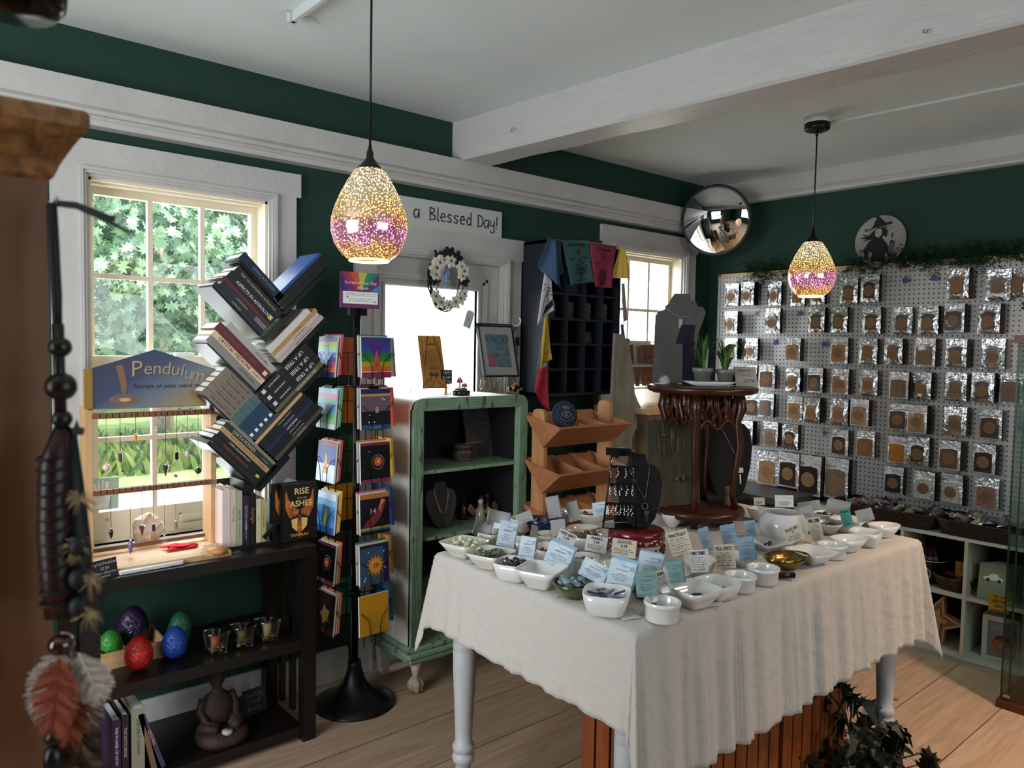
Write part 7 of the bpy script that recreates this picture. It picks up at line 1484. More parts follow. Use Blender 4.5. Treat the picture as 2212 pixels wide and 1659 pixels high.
c.T = MX.Translation((0, -.030, 0)) @ MX.Rotation(R(-24), 4, 'X')
hand(c, 'Fairy Stones', FR(0, -.0004, .066), .006, 1, .13); c.ribbon([(-.035, .060), (.034, .060)], .0006, FR(0, -.0003, 0), 1); scrib(c, FR(0, -.0004, 0), -.02, .03, (.049, .042), .005, 1, 4, .0009); scrib(c, FR(0, -.0004, 0), -.012, .034, (.026, .019), .006, 1, 5, .0012)
o = c.build('tent_card', [mat('grey white card', '8c8a84', .8), mat('pen black', '1a1a1c', .7)], loc=(q.x, q.y, zt3+.0005), rot=(0, 0, R(-32))); tag(o, 'folded tent card with handwriting at the right of the round wooden top', 'card')
q = TT(1423, 0)
o = MB().prism([(-.018, 0), (.018, 0), (.018, .022), (.0, .036), (-.018, .022)], 0, .024, 0, FR(0, 0, 0)).build('glass_house', pane_mat('thick clear glass', (.85, .88, .86)), loc=(q.x, q.y, zt3+.001), rot=(0, 0, R(-30))); tag(o, 'tiny clear glass house at the left rim of the round wooden top', 'ornament')
# ================================================================ crates and plant below
m_cr = wood('orange stained crate', '6a3414', '8a4a20', .5, 4, 2)
for k, (x0, lab) in enumerate(((-2.735, 'orange stained slatted crate under the table, nearest the window'), (-2.29, 'orange stained slatted crate under the table beside the plant'))):
    t = thing('wooden_crate', lab, 'crate', (x0+.205, -1.70, 0), group='crates under the table'); hw_, hd_, H = .205, .215, .40
    for s in (-1, 1):
        for i in range(7):
            x = -hw_+.057*i+.004*i+.001; MB().box(x, x+.053, s*hd_-.006, s*hd_+.006, 0, H).build('slat', m_cr, t)
        for i in range(7):
            y = -hd_+.008+.0585*i+.003*i; MB().box(s*hw_-.006, s*hw_+.006, y, y+.052, 0, H-.004*(i % 2)).build('slat', m_cr, t)
    MB().box(-hw_+.008, hw_-.008, -hd_+.008, hd_-.008, .01, .02).build('bottom', m_cr, t)
    f = MB()
    for z in (.06, H-.08):
        f.box(-hw_+.008, hw_-.008, -hd_+.007, -hd_+.02, z, z+.03).box(-hw_+.008, hw_-.008, hd_-.02, hd_-.007, z, z+.03)
    f.build('inner_batten', m_cr, t)
PLP = on_z(0, 1745, 1690)
pt = thing('floor_plant', 'dark leafy plant standing on the floor before the table leg', 'plant', (-1.97, -2.03, 0))
MB().lathe([(.07, 0), (.095, .13), (.10, .13), (.10, .15), (.085, .15), (.08, .12), (0, .12)], 24).build('pot', mat('black plastic pot', '0c0c0d', .5), pt)
f = MB(); rd = random.Random(21); st_ = MB()
LF = [(0, 0), (.16, .22), (.42, .25), (.22, .42), (.40, .62), (.18, .66), (.10, .92), (0, 1.05), (-.10, .92), (-.18, .66), (-.40, .62), (-.22, .42), (-.42, .25), (-.16, .22)]
for k in range(75):
    a = rd.uniform(0, 6.28); rr_ = rd.uniform(.02, .25)*(1 if k < 60 else .6); h_ = rd.uniform(.12, .26) if k < 58 else rd.uniform(.28, .44)
    e_ = V((rr_*math.cos(a), rr_*math.sin(a)*.8, h_)); 
    if k % 2 == 0: st_.tube([(0, 0, .12), (e_.x*.5, e_.y*.5, h_*.85), tuple(e_)], [.005, .0035, .002], 5)
    for q_ in range(3):
        b2 = a+rd.uniform(-1.0, 1.0); s_ = rd.uniform(.055, .095); droop = rd.uniform(-1.1, .2)
        Mx = MX.Translation(e_) @ MX.Rotation(b2-1.57, 4, 'Z') @ MX.Rotation(droop, 4, 'X') @ MX.Rotation(rd.uniform(-.5, .5), 4, 'Y')
        f.add([Mx @ V((x*s_, y*s_, -.5*s_*y*y+.3*s_*abs(x))) for x, y in LF], [tuple(range(len(LF)))], rd.choice([0, 0, 1]), False)
st_.build('stems', mat('dark stem', '1c2010', .7), pt); o = f.build('foliage', [mat('dark plant leaf', '10190c', .45), mat('dark plant leaf b', '17230f', .45)], pt); o['kind'] = 'stuff'
# ================================================================ pegboard
m_peg = bpy.data.materials.new('white pegboard'); m_peg.use_nodes = True; nt = m_peg.node_tree; b = nt.nodes['Principled BSDF']; L = nt.links.new
tc = N('ShaderNodeTexCoord'); sp_ = N('ShaderNodeSeparateXYZ'); L(tc.outputs['Object'], sp_.inputs[0]); outs = []
for ax, off in (('Y', .17), ('Z', -1.64)):
    a_ = N('ShaderNodeMath'); a_.operation = 'ADD'; a_.inputs[1].default_value = off; L(sp_.outputs[ax], a_.inputs[0])
    d_ = N('ShaderNodeMath'); d_.operation = 'DIVIDE'; d_.inputs[1].default_value = .0254; L(a_.outputs[0], d_.inputs[0])
    r_ = N('ShaderNodeMath'); r_.operation = 'ADD'; r_.inputs[1].default_value = .5; L(d_.outputs[0], r_.inputs[0])
    f_ = N('ShaderNodeMath'); f_.operation = 'FRACT'; L(r_.outputs[0], f_.inputs[0]); s_ = N('ShaderNodeMath'); s_.operation = 'SUBTRACT'; s_.inputs[1].default_value = .5; L(f_.outputs[0], s_.inputs[0])
    p_ = N('ShaderNodeMath'); p_.operation = 'POWER'; p_.inputs[1].default_value = 2; ab = N('ShaderNodeMath'); ab.operation = 'ABSOLUTE'; L(s_.outputs[0], ab.inputs[0]); L(ab.outputs[0], p_.inputs[0]); outs.append(p_)
sm = N('ShaderNodeMath'); sm.operation = 'ADD'; L(outs[0].outputs[0], sm.inputs[0]); L(outs[1].outputs[0], sm.inputs[1])
lt = N('ShaderNodeMath'); lt.operation = 'LESS_THAN'; lt.inputs[1].default_value = .030; L(sm.outputs[0], lt.inputs[0])
mx = N('ShaderNodeMix'); mx.data_type = 'RGBA'; mx.inputs[6].default_value = (.50, .485, .46, 1); mx.inputs[7].default_value = (.008, .008, .009, 1); L(lt.outputs[0], mx.inputs[0]); L(mx.outputs[2], b.inputs['Base Color']); b.inputs['Roughness'].default_value = .45
pg = thing('pegboard', 'large white pegboard in a pine frame covering the right hand wall', 'pegboard', (0, 0, 0))
MB().box(-.045, -.040, -2.9, -.125, .70, 2.03).build('panel', m_peg, pg)
MB().box(-.052, -.001, -2.9, -.115, 2.03, 2.048).build('frame_rail', m_pineh, pg)
MB().box(-.052, -.001, -2.9, -.115, .682, .70).build('frame_rail', wood('grey pine rail', '8a7a66', '9c8c76', .6, 4, 1), pg)
MB().box(-.052, -.001, -.125, -.108, .682, 2.048).build('frame_side', m_white, pg)
# herb packets
m_foil = [mat('silver foil pouch', (.56, .56, .56), .26, 1, bump=.8, bscale=38), mat('dark foil edge', '101114', .35, .6), m_ink]
def pm(h): return mat('pouch herbs '+h, h, .35, var=.4, vscale=90, coat=.5)
m_kraft = mat('kraft label', '7a5a3c', .8); m_clr = mat('clear pouch film', (.62, .62, .62), .12, .4, bump=.8, bscale=50)
m_metal = mat('zinc peg hook', (.42, .42, .42), .35, 1)
def pouch(px, y0, y1, kind, herb, label, thick=.02, yaw=0, wr=.70):
    pc = on_x(-.10, px, (y0+y1)/2); pt_ = on_x(-.10, px, y0); pb_ = on_x(-.10, px, y1); H = pt_.z-pb_.z; W = H*wr/2
    t = thing('herb_packet', label, 'herb packet', (-.045, pc.y, pt_.z), rot=(0, 0, R(-90+yaw)), group='herb packets hanging on the pegboard')
    # local: x runs to the viewer's right, -y out of the wall
    y_ = -.05-thick; c = MB(); rd = random.Random(int(px)); ph = rd.uniform(0, 6)
    def fr(u, v): # front film, v from bottom to top
        x = (u-.5)*2*W*(1-.05*math.sin(v*3.14)*math.sin(ph)); z = -H+H*v; bul = .012*math.sin(3.14*u)**.7*math.sin(3.14*min(1, v*1.35))**.8 if v < .74 else 0
        return (x, y_-bul+.0012*math.sin(u*21+v*13+ph), z)
    c.grid(fr, 10, 14, 0 if kind == 's' else 2, smooth=True)
    c.box(-W, W, y_+.001, y_+thick, -H, -.001, 1)
    for z in (-H*.20, -H*.225): c.tube([(-W, y_-.001, z), (W, y_-.001, z)], .0012, 5, mi=0)
    c.build('pouch', [m_foil[0], m_foil[1], m_clr], t)
    h_ = MB(); k = 1 if kind == 's' else 1.16; top = .72 if kind == 's' else .76
    if kind == 's': poly = [(-.52, .10), (-.35, .16), (0, .12), (.36, .16), (.54, .10), (.62, .3), (.55, .52), (.60, .66), (.3, .70), (0, .72), (-.3, .70), (-.60, .64), (-.54, .48), (-.62, .28)]
    else: poly = [(-.78, .06), (.78, .06), (.80, .35), (.76, .70), (.2, .74), (-.3, .72), (-.76, .70), (-.80, .35)]
    h_.prism([(x*W, -H+z*H) for x, z in poly], 0, .002, 0, FR(0, y_-.0105, 0)); h_.build('herbs', pm(herb), t)
    l = MB(); rl = W*.56; cz = -H+.40*H; M = FR(0, y_-.0128, cz); circ(l, M, rl, 0, .0008, 22)
    for i in range(4): scrib(l, FR(0, y_-.0138, cz), -rl*.72, rl*.72, (rl*(.42-.27*i),), rl*.16, 1, i+int(px), .0008)
    l.build('label', [m_kraft if herb not in ('a86a18',) else mat('amber label', 'a86a18', .7), mat('brown ink', '4a3f35', .6)], t)
    hk_ = MB(); hk_.tube([(0, 0, -.004), (0, -.004, .012), (.002, -.05, .004), (0, y_-.02, -.012), (0, y_-.03, -.002)], .0014, 5); hk_.build('hook', m_metal, t)
D1_, D2_, T1, T2, T3 = '2a1c12', '3c281a', '5a4028', '6a5038', '8a6a48'
rows = [
 [(1584, 613, 661, 's', T1), (1626, 610, 660, 's', T2), (1678, 609, 660, 's', T2), (1726, 611, 661, 's', T2), (1774, 610, 658, 's', T1), (1836, 601, 657, 's', T1), (1886, 593, 653, 's', D2_), (2077, 581, 646, 's', T1), (2157, 583, 649, 's', D1_), (2205, 580, 642, 's', T1)],
 [(1589, 673, 721, 's', T1), (1675, 666, 720, 's', T2), (1770, 664, 718, 's', T1), (1819, 663, 718, 's', T1), (1888, 663, 721, 's', D2_), (1949, 664, 722, 's', D2_), (2011, 661, 722, 's', D2_), (2069, 656, 718, 'c', D1_), (2150, 656, 721, 's', D1_)],
 [(1587, 731, 776, 's', T2), (1629, 731, 779, 's', T1), (1720, 731, 780, 'c', T3), (1819, 729, 785, 'c', T3), (1880, 731, 787, 's', T2), (1938, 731, 787, 's', T2), (2004, 731, 792, 'c', T1), (2072, 732, 794, 's', D2_), (2147, 732, 797, 's', D2_)],
 [(1626, 789, 824, 's', T1), (1661, 788, 839, 'c', T1), (1722, 795, 846, 's', T3), (1769, 795, 848, 'c', D1_), (1820, 797, 851, 'c', T3), (1878, 799, 855, 's', T3), (1945, 804, 861, 'c', T1), (1999, 804, 863, 's', T1), (2067, 805, 866, 's', T2), (2132, 805, 870, 's', D2_), (2187, 807, 872, 'c', T1)],
 [(1576, 845, 891, 'c', T1), (1625, 850, 899, 'c', D2_), (1661, 850, 901, 'c', D1_), (1722, 856, 907, 'c', T3), (1761, 858, 912, 's', T3), (1816, 861, 918, 's', T3), (1864, 862, 919, 'c', T3), (1941, 872, 929, 'c', D2_), (1993, 875, 936, 'c', T3), (2067, 878, 940, 's', T2), (2145, 885, 950, 'c', D2_)],
 [(1620, 908, 960, 'c', T1), (1669, 911, 964, 'c', T1), (1714, 916, 969, 's', D2_), (1819, 928, 984, 'c', D2_), (1870, 931, 988, 'c', T2), (1941, 943, 999, 'c', 'a86a18'), (1988, 943, 1005, 's', D2_), (2059, 951, 1014, 'c', T1), (2137, 959, 1023, 'c', D1_)],
 [(1662, 974, 1047, 'c', T3), (1714, 977, 1052, 'c', D1_), (1758, 983, 1069, 'c', '1a1613'), (1816, 989, 1077, 'c', '6a5a4a'), (1935, 1007, 1065, 'c', '151310'), (2001, 1017, 1078, 'c', 'b5b2ac'), (2064, 1024, 1089, 'c', 'b0aaa0'), (2133, 1032, 1098, 'c', '8a5a50')]]
ORD = ['first', 'second', 'third', 'fourth', 'fifth', 'sixth', 'seventh', 'eighth', 'ninth', 'tenth', 'eleventh']
RN = ['top', 'second', 'third', 'fourth', 'fifth', 'sixth', 'bottom']; HN = {T1: 'brown', T2: 'tan brown', T3: 'light tan', D2_: 'dark brown', D1_: 'blackish brown', 'a86a18': 'amber orange', '1a1613': 'black', '6a5a4a': 'speckled grey brown', '151310': 'black', 'b5b2ac': 'white', 'b0aaa0': 'white and rose', '8a5a50': 'pink'}
rd = random.Random(31)
for i, row in enumerate(rows):
    for j, (px_, y0, y1, kd, hb) in enumerate(row):
        pouch(px_, y0, y1, kd, hb, '%s packet of %s herbs, %s from the corner in the %s pegboard row' % ('silver foil' if kd == 's' else 'clear', HN[hb], ORD[j], RN[i]), rd.choice([.016, .026, .036, .046]), rd.uniform(-10, 4), .70 if i < 6 or j > 3 else .66)
m_vio = mat('violet paper tag', '4c4a82', .8); m_gryt = mat('grey paper tag', '6a6878', .8)
for k, (px_, py_, col) in enumerate(((1956, 605, m_vio), (2017, 600, m_vio), (1635, 677, m_gryt), (1729, 677, m_vio), (1677, 739, m_vio), (1781, 743, m_vio), (1772, 934, mat('pale blue tag', '8f93b4', .8)))):
    p = on_x(-.10, px_, py_); r_ = rd.uniform(-30, 30); o = MB(); o.box(-.016, .016, -.001, .001, -.016, .014); o.box(-.004, .004, -.0016, -.001, -.001, .001, 1)
    o.tube([(0, -.004, .01), (-.0, .004, .016), (.0, .03, .03), (0, .056, .03)], .0013, 5, mi=2)
    o = o.build('hook_tag', [col, m_ink, m_metal], loc=p, rot=(0, R(r_ if k in (0, 3) else r_*.3), R(-90+rd.uniform(-10, 15)))); tag(o, ['violet tag on the empty hook right of the seventh packet in the top row', 'dim violet tag under the fern in the top row', 'grey tag on an empty hook near the corner in the second row', 'diamond tilted violet tag in the second row below the lamp', 'crumpled violet tag on an empty hook in the third row', 'upright violet tag in the third row', 'pale blue tag on an empty hook in the sixth row'][k], 'tag', 'paper tags on empty pegboard hooks')
# greenery along the top
rd = random.Random(11); g = MB(); tr_ = MB(); tr_.tube([(-.03+.01*math.sin(k*1.3), -.25-.14*k, 2.058+.008*math.sin(k*2.1)) for k in range(17)], .006, 6)
for px_, n, drop in ((1620, 16, .10), (1652, 18, .05), (1680, 12, .10), (1715, 10, .06), (1850, 14, .06), (1880, 10, .09), (1930, 14, .03), (1965, 16, .03), (2000, 20, .05), (2030, 18, .07), (2060, 16, .02), (2095, 18, .03), (2118, 22, .14), (2150, 16, .02), (2190, 16, .04)):
    yc = on_x(-.06, px_, 580).y
    for k in range(n*2):
        a = rd.uniform(-1.2, 1.2); up_ = rd.uniform(-1, 1); ln = rd.uniform(.06, .12); d = V((-rd.uniform(.15, .6), math.sin(a), .75*up_ if up_ > 0 else .3*up_)).normalized(); p0 = V((-.035, yc+rd.uniform(-.04, .04), 2.058)); sag = drop*rd.uniform(.3, 1)*(up_ < .2)
        pts = [p0+d*ln*q-V((.0, 0, sag*q*q*1.3)) for q in (0, .35, .7, 1)]
        for i_ in range(3):
            a0, b0 = pts[i_], pts[i_+1]
            for q in range(5):
                c0 = a0.lerp(b0, q/5); v_ = V((rd.uniform(-1, 1), rd.uniform(-1, 1), rd.uniform(-.6, 1))).normalized()*rd.uniform(.014, .026); s_ = v_.orthogonal().normalized()*.0028
                g.add([c0-s_, c0+s_, c0+v_+s_*.4, c0+v_-s_*.4], [(0, 1, 2, 3)], rd.choice([0, 0, 1]), False)
ga = thing('fern_garland', 'dark green fern garland running along the top of the pegboard', 'garland', (0, 0, 0)); tr_.build('vine', mat('garland vine', '1a2412', .8), ga); o = g.build('foliage', [mat('fern dark', '16301a', .6), mat('fern mid', '2f4a1e', .6)], ga); o['kind'] = 'stuff'
# round witch sign
wc = on_x(-.04, 1900, 519)
o = MB(); M = frame_M((-.012, 0, 0), (0, -1, 0), (0, 0, 1)); rw = .142
circ(o, MX.Translation((.012, 0, 0)) @ M, rw, 0, .012, 48); M = frame_M((-.0135, 0, 0), (0, -1, 0), (0, 0, 1)); PR = lambda poly, m_, z=0: o.prism([(x*rw, y*rw) for x, y in poly], z, z+.0006, m_, M)
rd = random.Random(3)
for k in range(16): a = rd.uniform(0, 6.28); q = rd.uniform(.3, .85); PR([(q*math.cos(a)+.10*math.cos(t*1.05)*rd.uniform(.5, 1.3), q*math.sin(a)+.07*math.sin(t*1.05)) for t in range(6)], 1, -.0004)
PR([(-.55, -.72), (-.62, -.35), (-.42, -.02), (-.15, .10), (.10, .08), (.28, -.15), (.55, -.62), (.72, -.60), (.68, -.70), (.45, -.74), (.25, -.50), (.22, -.85), (-.30, -.88), (-.25, -.5), (-.40, -.4), (-.42, -.72)], 2, .0003)
PR([(-.75, .30), (-.45, .22), (-.30, .35), (-.10, .52), (.14, .48), (.30, .36), (.26, .10), (.12, .18), (.05, .02), (-.20, .0), (-.38, .05), (-.72, -.02), (-.50, .08), (-.82, .12), (-.55, .18)], 2, .0008)
PR([(-.18, .18), (-.20, .36), (-.12, .46), (.02, .46), (.08, .34), (.04, .18), (-.06, .10)], 3, .0014)
PR([(-.55, .38), (-.22, .50), (.12, .56), (.48, .62), (.44, .70), (.20, .68), (.06, .82), (-.10, .98), (-.26, .96), (-.16, .88), (-.26, .70), (-.32, .52)], 2, .0016)
for x in (-.13, -.0): PR([(x-.03, .31), (x+.03, .31), (x+.02, .34), (x-.02, .34)], 2, .0022)
PR([(-.09, .195), (-.02, .195), (-.055, .215)], 2, .0022); PR([(.38, -.55), (.55, -.55), (.58, -.30), (.52, -.12), (.42, -.12), (.36, -.3)], 1, .002); PR([(.40, -.14), (.54, -.14), (.50, -.04), (.44, -.04)], 2, .0024); PR([(.46, .05), (.50, .05), (.50, .25), (.46, .25)], 2, .0024)
for k in range(14): a = -2.6+.12*k; PR([(.90*math.cos(a), .90*math.sin(a)), (.94*math.cos(a), .94*math.sin(a)), (.94*math.cos(a+.05), .94*math.sin(a+.05)), (.90*math.cos(a+.05), .90*math.sin(a+.05))], 2, .0008)
o = o.build('round_sign', [mat('aged sepia print', '8f8a84', .7, var=.2, vscale=9), mat('grey print', '4c4a4a', .6), mat('soft black print', '131214', .7), mat('pale face print', 'a09a94', .7)], loc=(-.025, wc.y, wc.z), rot=(0, R(4), 0)); tag(o, 'round grey sign picturing a woman in a witch hat above the pegboard', 'sign')
# convex mirror in the corner
n_ = V((-.90, -.36, -.24)).normalized(); mc = CAM+(V((-.19, -.17, 2.385))-CAM)*.962
q = n_.to_track_quat('Z', 'Y').to_euler()
mi_ = thing('convex_mirror', 'round convex security mirror with black rim high in the corner', 'mirror', mc, rot=tuple(q)); RM = .212
MB().lathe([(RM*math.cos(R(90)*i/14)**1.0 if False else RM*(1-i/14), .055*(1-(1-i/14)**2)+.006) for i in range(15)], 56).build('dome', mat('mirror silver', (.86, .88, .88), .01, 1), mi_)
MB().lathe([(RM*.6, -.03), (RM+.004, -.022), (RM+.010, .0), (RM+.008, .010), (RM-.002, .012), (RM-.004, .004)], 56).build('rim', m_blk, mi_)
MB().tube([(0, 0, -.03), (.02, 0, -.09), (.03, 0, -.16)], .012, 8).build('bracket', m_blk, mi_)
# ================================================================ white cube shelf and its contents
m_mel = mat('white melamine', (.56, .55, .52), .4); cu = thing('cube_shelf', 'white two row cube shelf below the pegboard', 'shelf unit', (-.175, -1.77, 0))
def cbx(nm, *a, m=m_mel): o = MB().box(*a).build(nm, m, cu); o.location = -V(cu.location)
cbx('top', -.33, -.022, -2.72, -.86, .619, .635); cbx('bottom', -.33, -.022, -2.72, -.86, .028, .044); cbx('shelf', -.328, -.022, -2.72, -.86, .328, .344); cbx('back', -.026, -.021, -2.72, -.86, .04, .62, m=mat('black backing', '0b0b0b', .8)); cbx('toe_kick', -.32, -.30, -2.72, -.86, 0, .028)
for y in (-.868, -1.165, -1.47, -1.775, -2.08, -2.385, -2.71): cbx('divider', -.33, -.022, y-.008, y+.008, .04, .62)
tb2 = thing('black_tub', 'black tub with a white scrolled emblem holding wrapped sticks', 'tub', (-.19, -1.56, .3445)); MB().lathe([(.068, 0), (.075, .01), (.082, .125), (.086, .128), (.080, .13), (.07, .02), (0, .015)], 28).build('body', mat('black lacquer', '101114', .25), tb2)
q = MB(); M = frame_M((-.081, -.0, .055), (.0, -1, 0), (0, 0, 1)); q.tube([M @ V((.030*math.cos(a*.3927)*(1+.12*(a % 2)), .034*math.sin(a*.3927)*(1+.12*(a % 2)), .006-18*(.03*math.cos(a*.3927))**2)) for a in range(16)], .0022, 5, True); hand(q, 'SG', MX.Translation((.0, 0, 0)) @ frame_M((-.084, 0, .055), (0, -1, 0), (0, 0, 1)), .022, 0, .12); q.tube([(.083*math.cos(a*.2618), .083*math.sin(a*.2618), .122) for a in range(24)], .002, 5, True); q.build('emblem', m_wht, tb2)
for k in range(7):
    a = k*.9; o = MB().cyl(0, 0, 0, .15, .011, 10).cyl(0, 0, .05, .11, .0115, 10, mi=1).build('wrapped_stick', [mat('maroon wrapper', '4a1c2a', .35, var=.4, vscale=90), mat('pale wrapper label', '8f8a86', .5)], loc=(-.19+.042*math.cos(a), -1.56+.042*math.sin(a), .37), rot=(.12*math.sin(a), -.12*math.cos(a), 0)); tag(o, 'maroon wrapped stick standing in the black tub', 'wrapped stick', 'wrapped sticks in the tub')
m_wick = mat('dark wicker', '2a1a12', .7, var=.5, vscale=60, bump=1, bscale=90); m_wick2 = mat('brown wicker', '4a3020', .7, var=.4, vscale=60, bump=1, bscale=90)
o = MB()
for k in range(9): o.tube([((.062+.003*k)*math.cos(a*.2618), (.075+.003*k)*math.sin(a*.2618), .006+.0075*k) for a in range(24)], .0052, 6, True)
o.cyl(0, 0, 0, .006, .06, 20); o = o.build('small_basket', m_wick2, loc=(-.23, -1.70, .3445)); tag(o, 'small round brown wicker basket in the upper left cube', 'basket'); 
for k in range(5):
    o = MB().cyl(0, 0, -.045, .045, .008, 8).build('wrapped_candy', mat('pink wrapper', '6a3a44', .3, coat=.5, var=.5, vscale=70), loc=(-.24+.012*k, -1.715+.012*k, .405+.006*(k % 2)), rot=(R(90), R(15*k-20), R(20*k-60))); tag(o, 'pink wrapped sweet lying in the small wicker basket', 'sweet', 'sweets in the small basket')
def note(loc_, lines, label, w_=.05, h_=.075):
    c = MB(); c.box(-w_, w_, 0, .001, 0, h_*1)
    for i, s in enumerate(lines): hand(c, s, FR(0, -.0005, h_*(.84-.25*i)), h_*.15, 1, .14, sx=.85)
    o = c.build('yellow_note', [mat('amber note paper', 'b8861a', .7), m_ink], loc=loc_, rot=(R(-6), 0, R(-82))); tag(o, label, 'note')
note((-.235, -1.745, .418), ['Kinder', 'Sale (50%)', '$1.00'], 'amber handwritten sale note standing behind the small basket', .045, .072)
note((-.335, -1.930, .31), ['50% off', 'GREETING', 'CARDS', 'as marked'], 'amber handwritten half price note hanging from the middle shelf', .043, .085)
st_ = thing('wooden_star', 'large pale wooden star box leaning in the lower cube', 'star', (-.24, -1.61, .158), rot=(R(0), R(8), R(-84)))
sp5 = lambda r: [(r*(1 if k % 2 == 0 else .46)*math.sin(math.pi*k/5+.15), r*(1 if k % 2 == 0 else .46)*math.cos(math.pi*k/5+.15)) for k in range(10)]
q = MB(); A_, B2_ = sp5(.142), sp5(.112); M = FR(0, 0, 0)
for k in range(10):
    k2 = (k+1) % 10; q.add([M @ V((*A_[k], 0)), M @ V((*A_[k2], 0)), M @ V((*B2_[k2], 0)), M @ V((*B2_[k], 0)), M @ V((*A_[k], -.05)), M @ V((*A_[k2], -.05)), M @ V((*B2_[k2], -.045)), M @ V((*B2_[k], -.045))], [(0, 3, 2, 1), (0, 1, 5, 4), (3, 7, 6, 2)], 0, False)
q.build('rim', m_pineh, st_); q = MB(); q.prism(B2_, -.05, -.042, 0, M); q.prism(sp5(.07), -.042, -.02, 0, M); q.build('recess', m_pineh, st_)
m_gc = mat('greeting card pale', '8f9484', .6)
for k in range(5):
    c = MB(); c.box(-.062, .062, 0, .003, 0, .178); 
    if k == 0: c.prism([(-.035, .10), (-.045, .112), (-.02, .118), (-.008, .132), (.018, .132), (.024, .118), (.042, .114), (.040, .10)], 0, .0006, 1, FR(0, -.0004, 0)); circ(c, FR(-.022, -.0006, .10), .008, 2, .0008, 12); circ(c, FR(.026, -.0006, .10), .008, 2, .0008, 12)
    o = c.build('greeting_card', [m_gc, m_wht, m_ink], loc=(-.30+.022*k, -1.885-.012*k, .345), rot=(R(-14), 0, R(-84))); tag(o, ('pale green card with a white car, front of the pile in the upper cube' if k == 0 else 'pale card leaning behind the white car card'), 'greeting card', 'greeting cards in the upper cube')
bx = thing('printed_box', 'white box with an orange picture in the lower right cube', 'box', (-.24, -1.915, .0445), rz=R(-84)); MB().box(-.078, .078, 0, .10, 0, .215).build('box', mat('white carton', (.56, .56, .55), .4), bx)
q = MB(); q.box(-.055, .068, -.0008, 0, .015, .19, 0); circ(q, FR(.01, -.0012, .085), .042, 1, .0006, 24); q.prism([(-.03, .045), (.05, .045), (.048, .10), (-.028, .10)], 0, .0006, 2, FR(0, -.0022, 0)); circ(q, FR(.012, -.0034, .072), .016, 0, .0006, 16); scrib(q, FR(0, -.001, 0), -.04, .05, (.165, .15), .007, 3, 4, .001); q.build('printed_face', [mat('box grey print', '77777a', .5), mat('box rust print', '5a2a1a', .5), mat('box orange print', 'a0522c', .5), m_wht], bx)
# wicker trays with shiny packets
def tray(y0, y1, label, seed):
    t = thing('wicker_tray', label, 'basket', (-.185, (y0+y1)/2, .6355)); h_ = abs(y1-y0)/2; w_ = .135; q = MB(); rr = lambda k, e: (w_+.002*k, h_+.003*k)
    for k in range(9):
        a_, b_ = rr(k, 0); z = .006+.0085*k; pts = [(math.copysign(abs(math.cos(R(12*i)))**.35, math.cos(R(12*i)))*a_, math.copysign(abs(math.sin(R(12*i)))**.35, math.sin(R(12*i)))*b_, z+.0012*(-1)**i) for i in range(30)]; q.tube(pts, .0062, 6, True)
    q.box(-w_*.95, w_*.95, -h_*.95, h_*.95, 0, .006); q.build('weave', m_wick, t)
    rd = random.Random(seed); mf = [mat('holographic film '+c_, c_, .15, .8, bump=1, bscale=40) for c_ in ('8f9aa8', 'a89a8c', '7c7a9c', '9a8a8a')]; mi2 = [mat('packet inner '+c_, c_, .5) for c_ in ('6a5248', '8a8890', '7a5a5e', '9a9488')]
    for k in range(22):
        x = rd.uniform(-w_*.7, w_*.7); y = rd.uniform(-h_*.85, h_*.85); z = .045+.022*rd.random()+.030*(1-abs(y)/h_); q = MB()
        q.grid(lambda u, v: ((u-.5)*.085, (v-.5)*.055, .009*math.sin(3.14*u)*math.sin(3.14*v)+.0015*math.sin(u*20+v*9)), 7, 5, 0, smooth=False, thick=.006); q.box(-.026, .026, -.016, .016, -.004, .009, 1)
        o = q.build('foil_packet', [mf[k % 4], mi2[(k*3) % 4]], loc=(t.location.x+x, t.location.y+y, .6355+z), rot=(rd.uniform(-.7, .7), rd.uniform(-.6, .6), rd.uniform(0, 6.28))); tag(o, 'shiny film wrapped packet heaped in the wicker tray %s' % ('nearer the corner' if seed == 1 else 'nearer the glass case'), 'packet', 'foil packets in the wicker tray %s' % ('nearer the corner' if seed == 1 else 'nearer the glass case'))
tray(-1.09, -1.60, 'long dark wicker tray of shiny packets nearer the room corner', 1); tray(-1.64, -2.06, 'dark wicker tray of shiny packets next to the glass case', 2)
cs_ = thing('corner_stand', 'dark edged low table surface in the corner under the pegboard', 'table', (-.26, -.62, 0)); MB().box(-.20, .20, -.26, .26, .655, .69).build('top', mat('grey laminate', '3a3836', .5), cs_)
for s in (-1, 1):
    for r_ in (-1, 1): MB().box(s*.18-.02, s*.18+.02, r_*.24-.02, r_*.24+.02, 0, .655).build('leg', m_dark2, cs_)
# ================================================================ glass case at the right edge
gc = thing('glass_case', 'tall glass display case with reddish wooden base and top at the right edge', 'display case', (-.50, -2.28, 0)); m_gw = wood('reddish case wood', '4a2012', '5e2c18', .4, 4, 1)
MB().box(-.20, .20, -.24, .24, 0, .035).build('base', m_gw, gc); MB().box(-.20, .20, -.24, .24, 1.595, 1.63).build('top', m_gw, gc)
m_case = pane_mat('case glass', (.80, .88, .84))
for a in ((-.186, -.182, -.225, .225, .035, 1.595), (-.182, .182, .221, .225, .035, 1.595), (-.182, .182, -.225, -.221, .035, 1.595)): MB().box(*a).build('glass_panel', m_case, gc)
for a in ((-.186, .225), (-.186, .195), (.182, .225)): MB().box(a[0]-.003, a[0]+.003, a[1]-.003, a[1]+.003, .035, 1.595).build('corner_strip', mat('dark glass edge', '20302c', .2), gc)
for z in (.45, .85, 1.22): MB().box(-.178, .178, -.218, .218, z, z+.005).build('glass_shelf', m_case, gc)
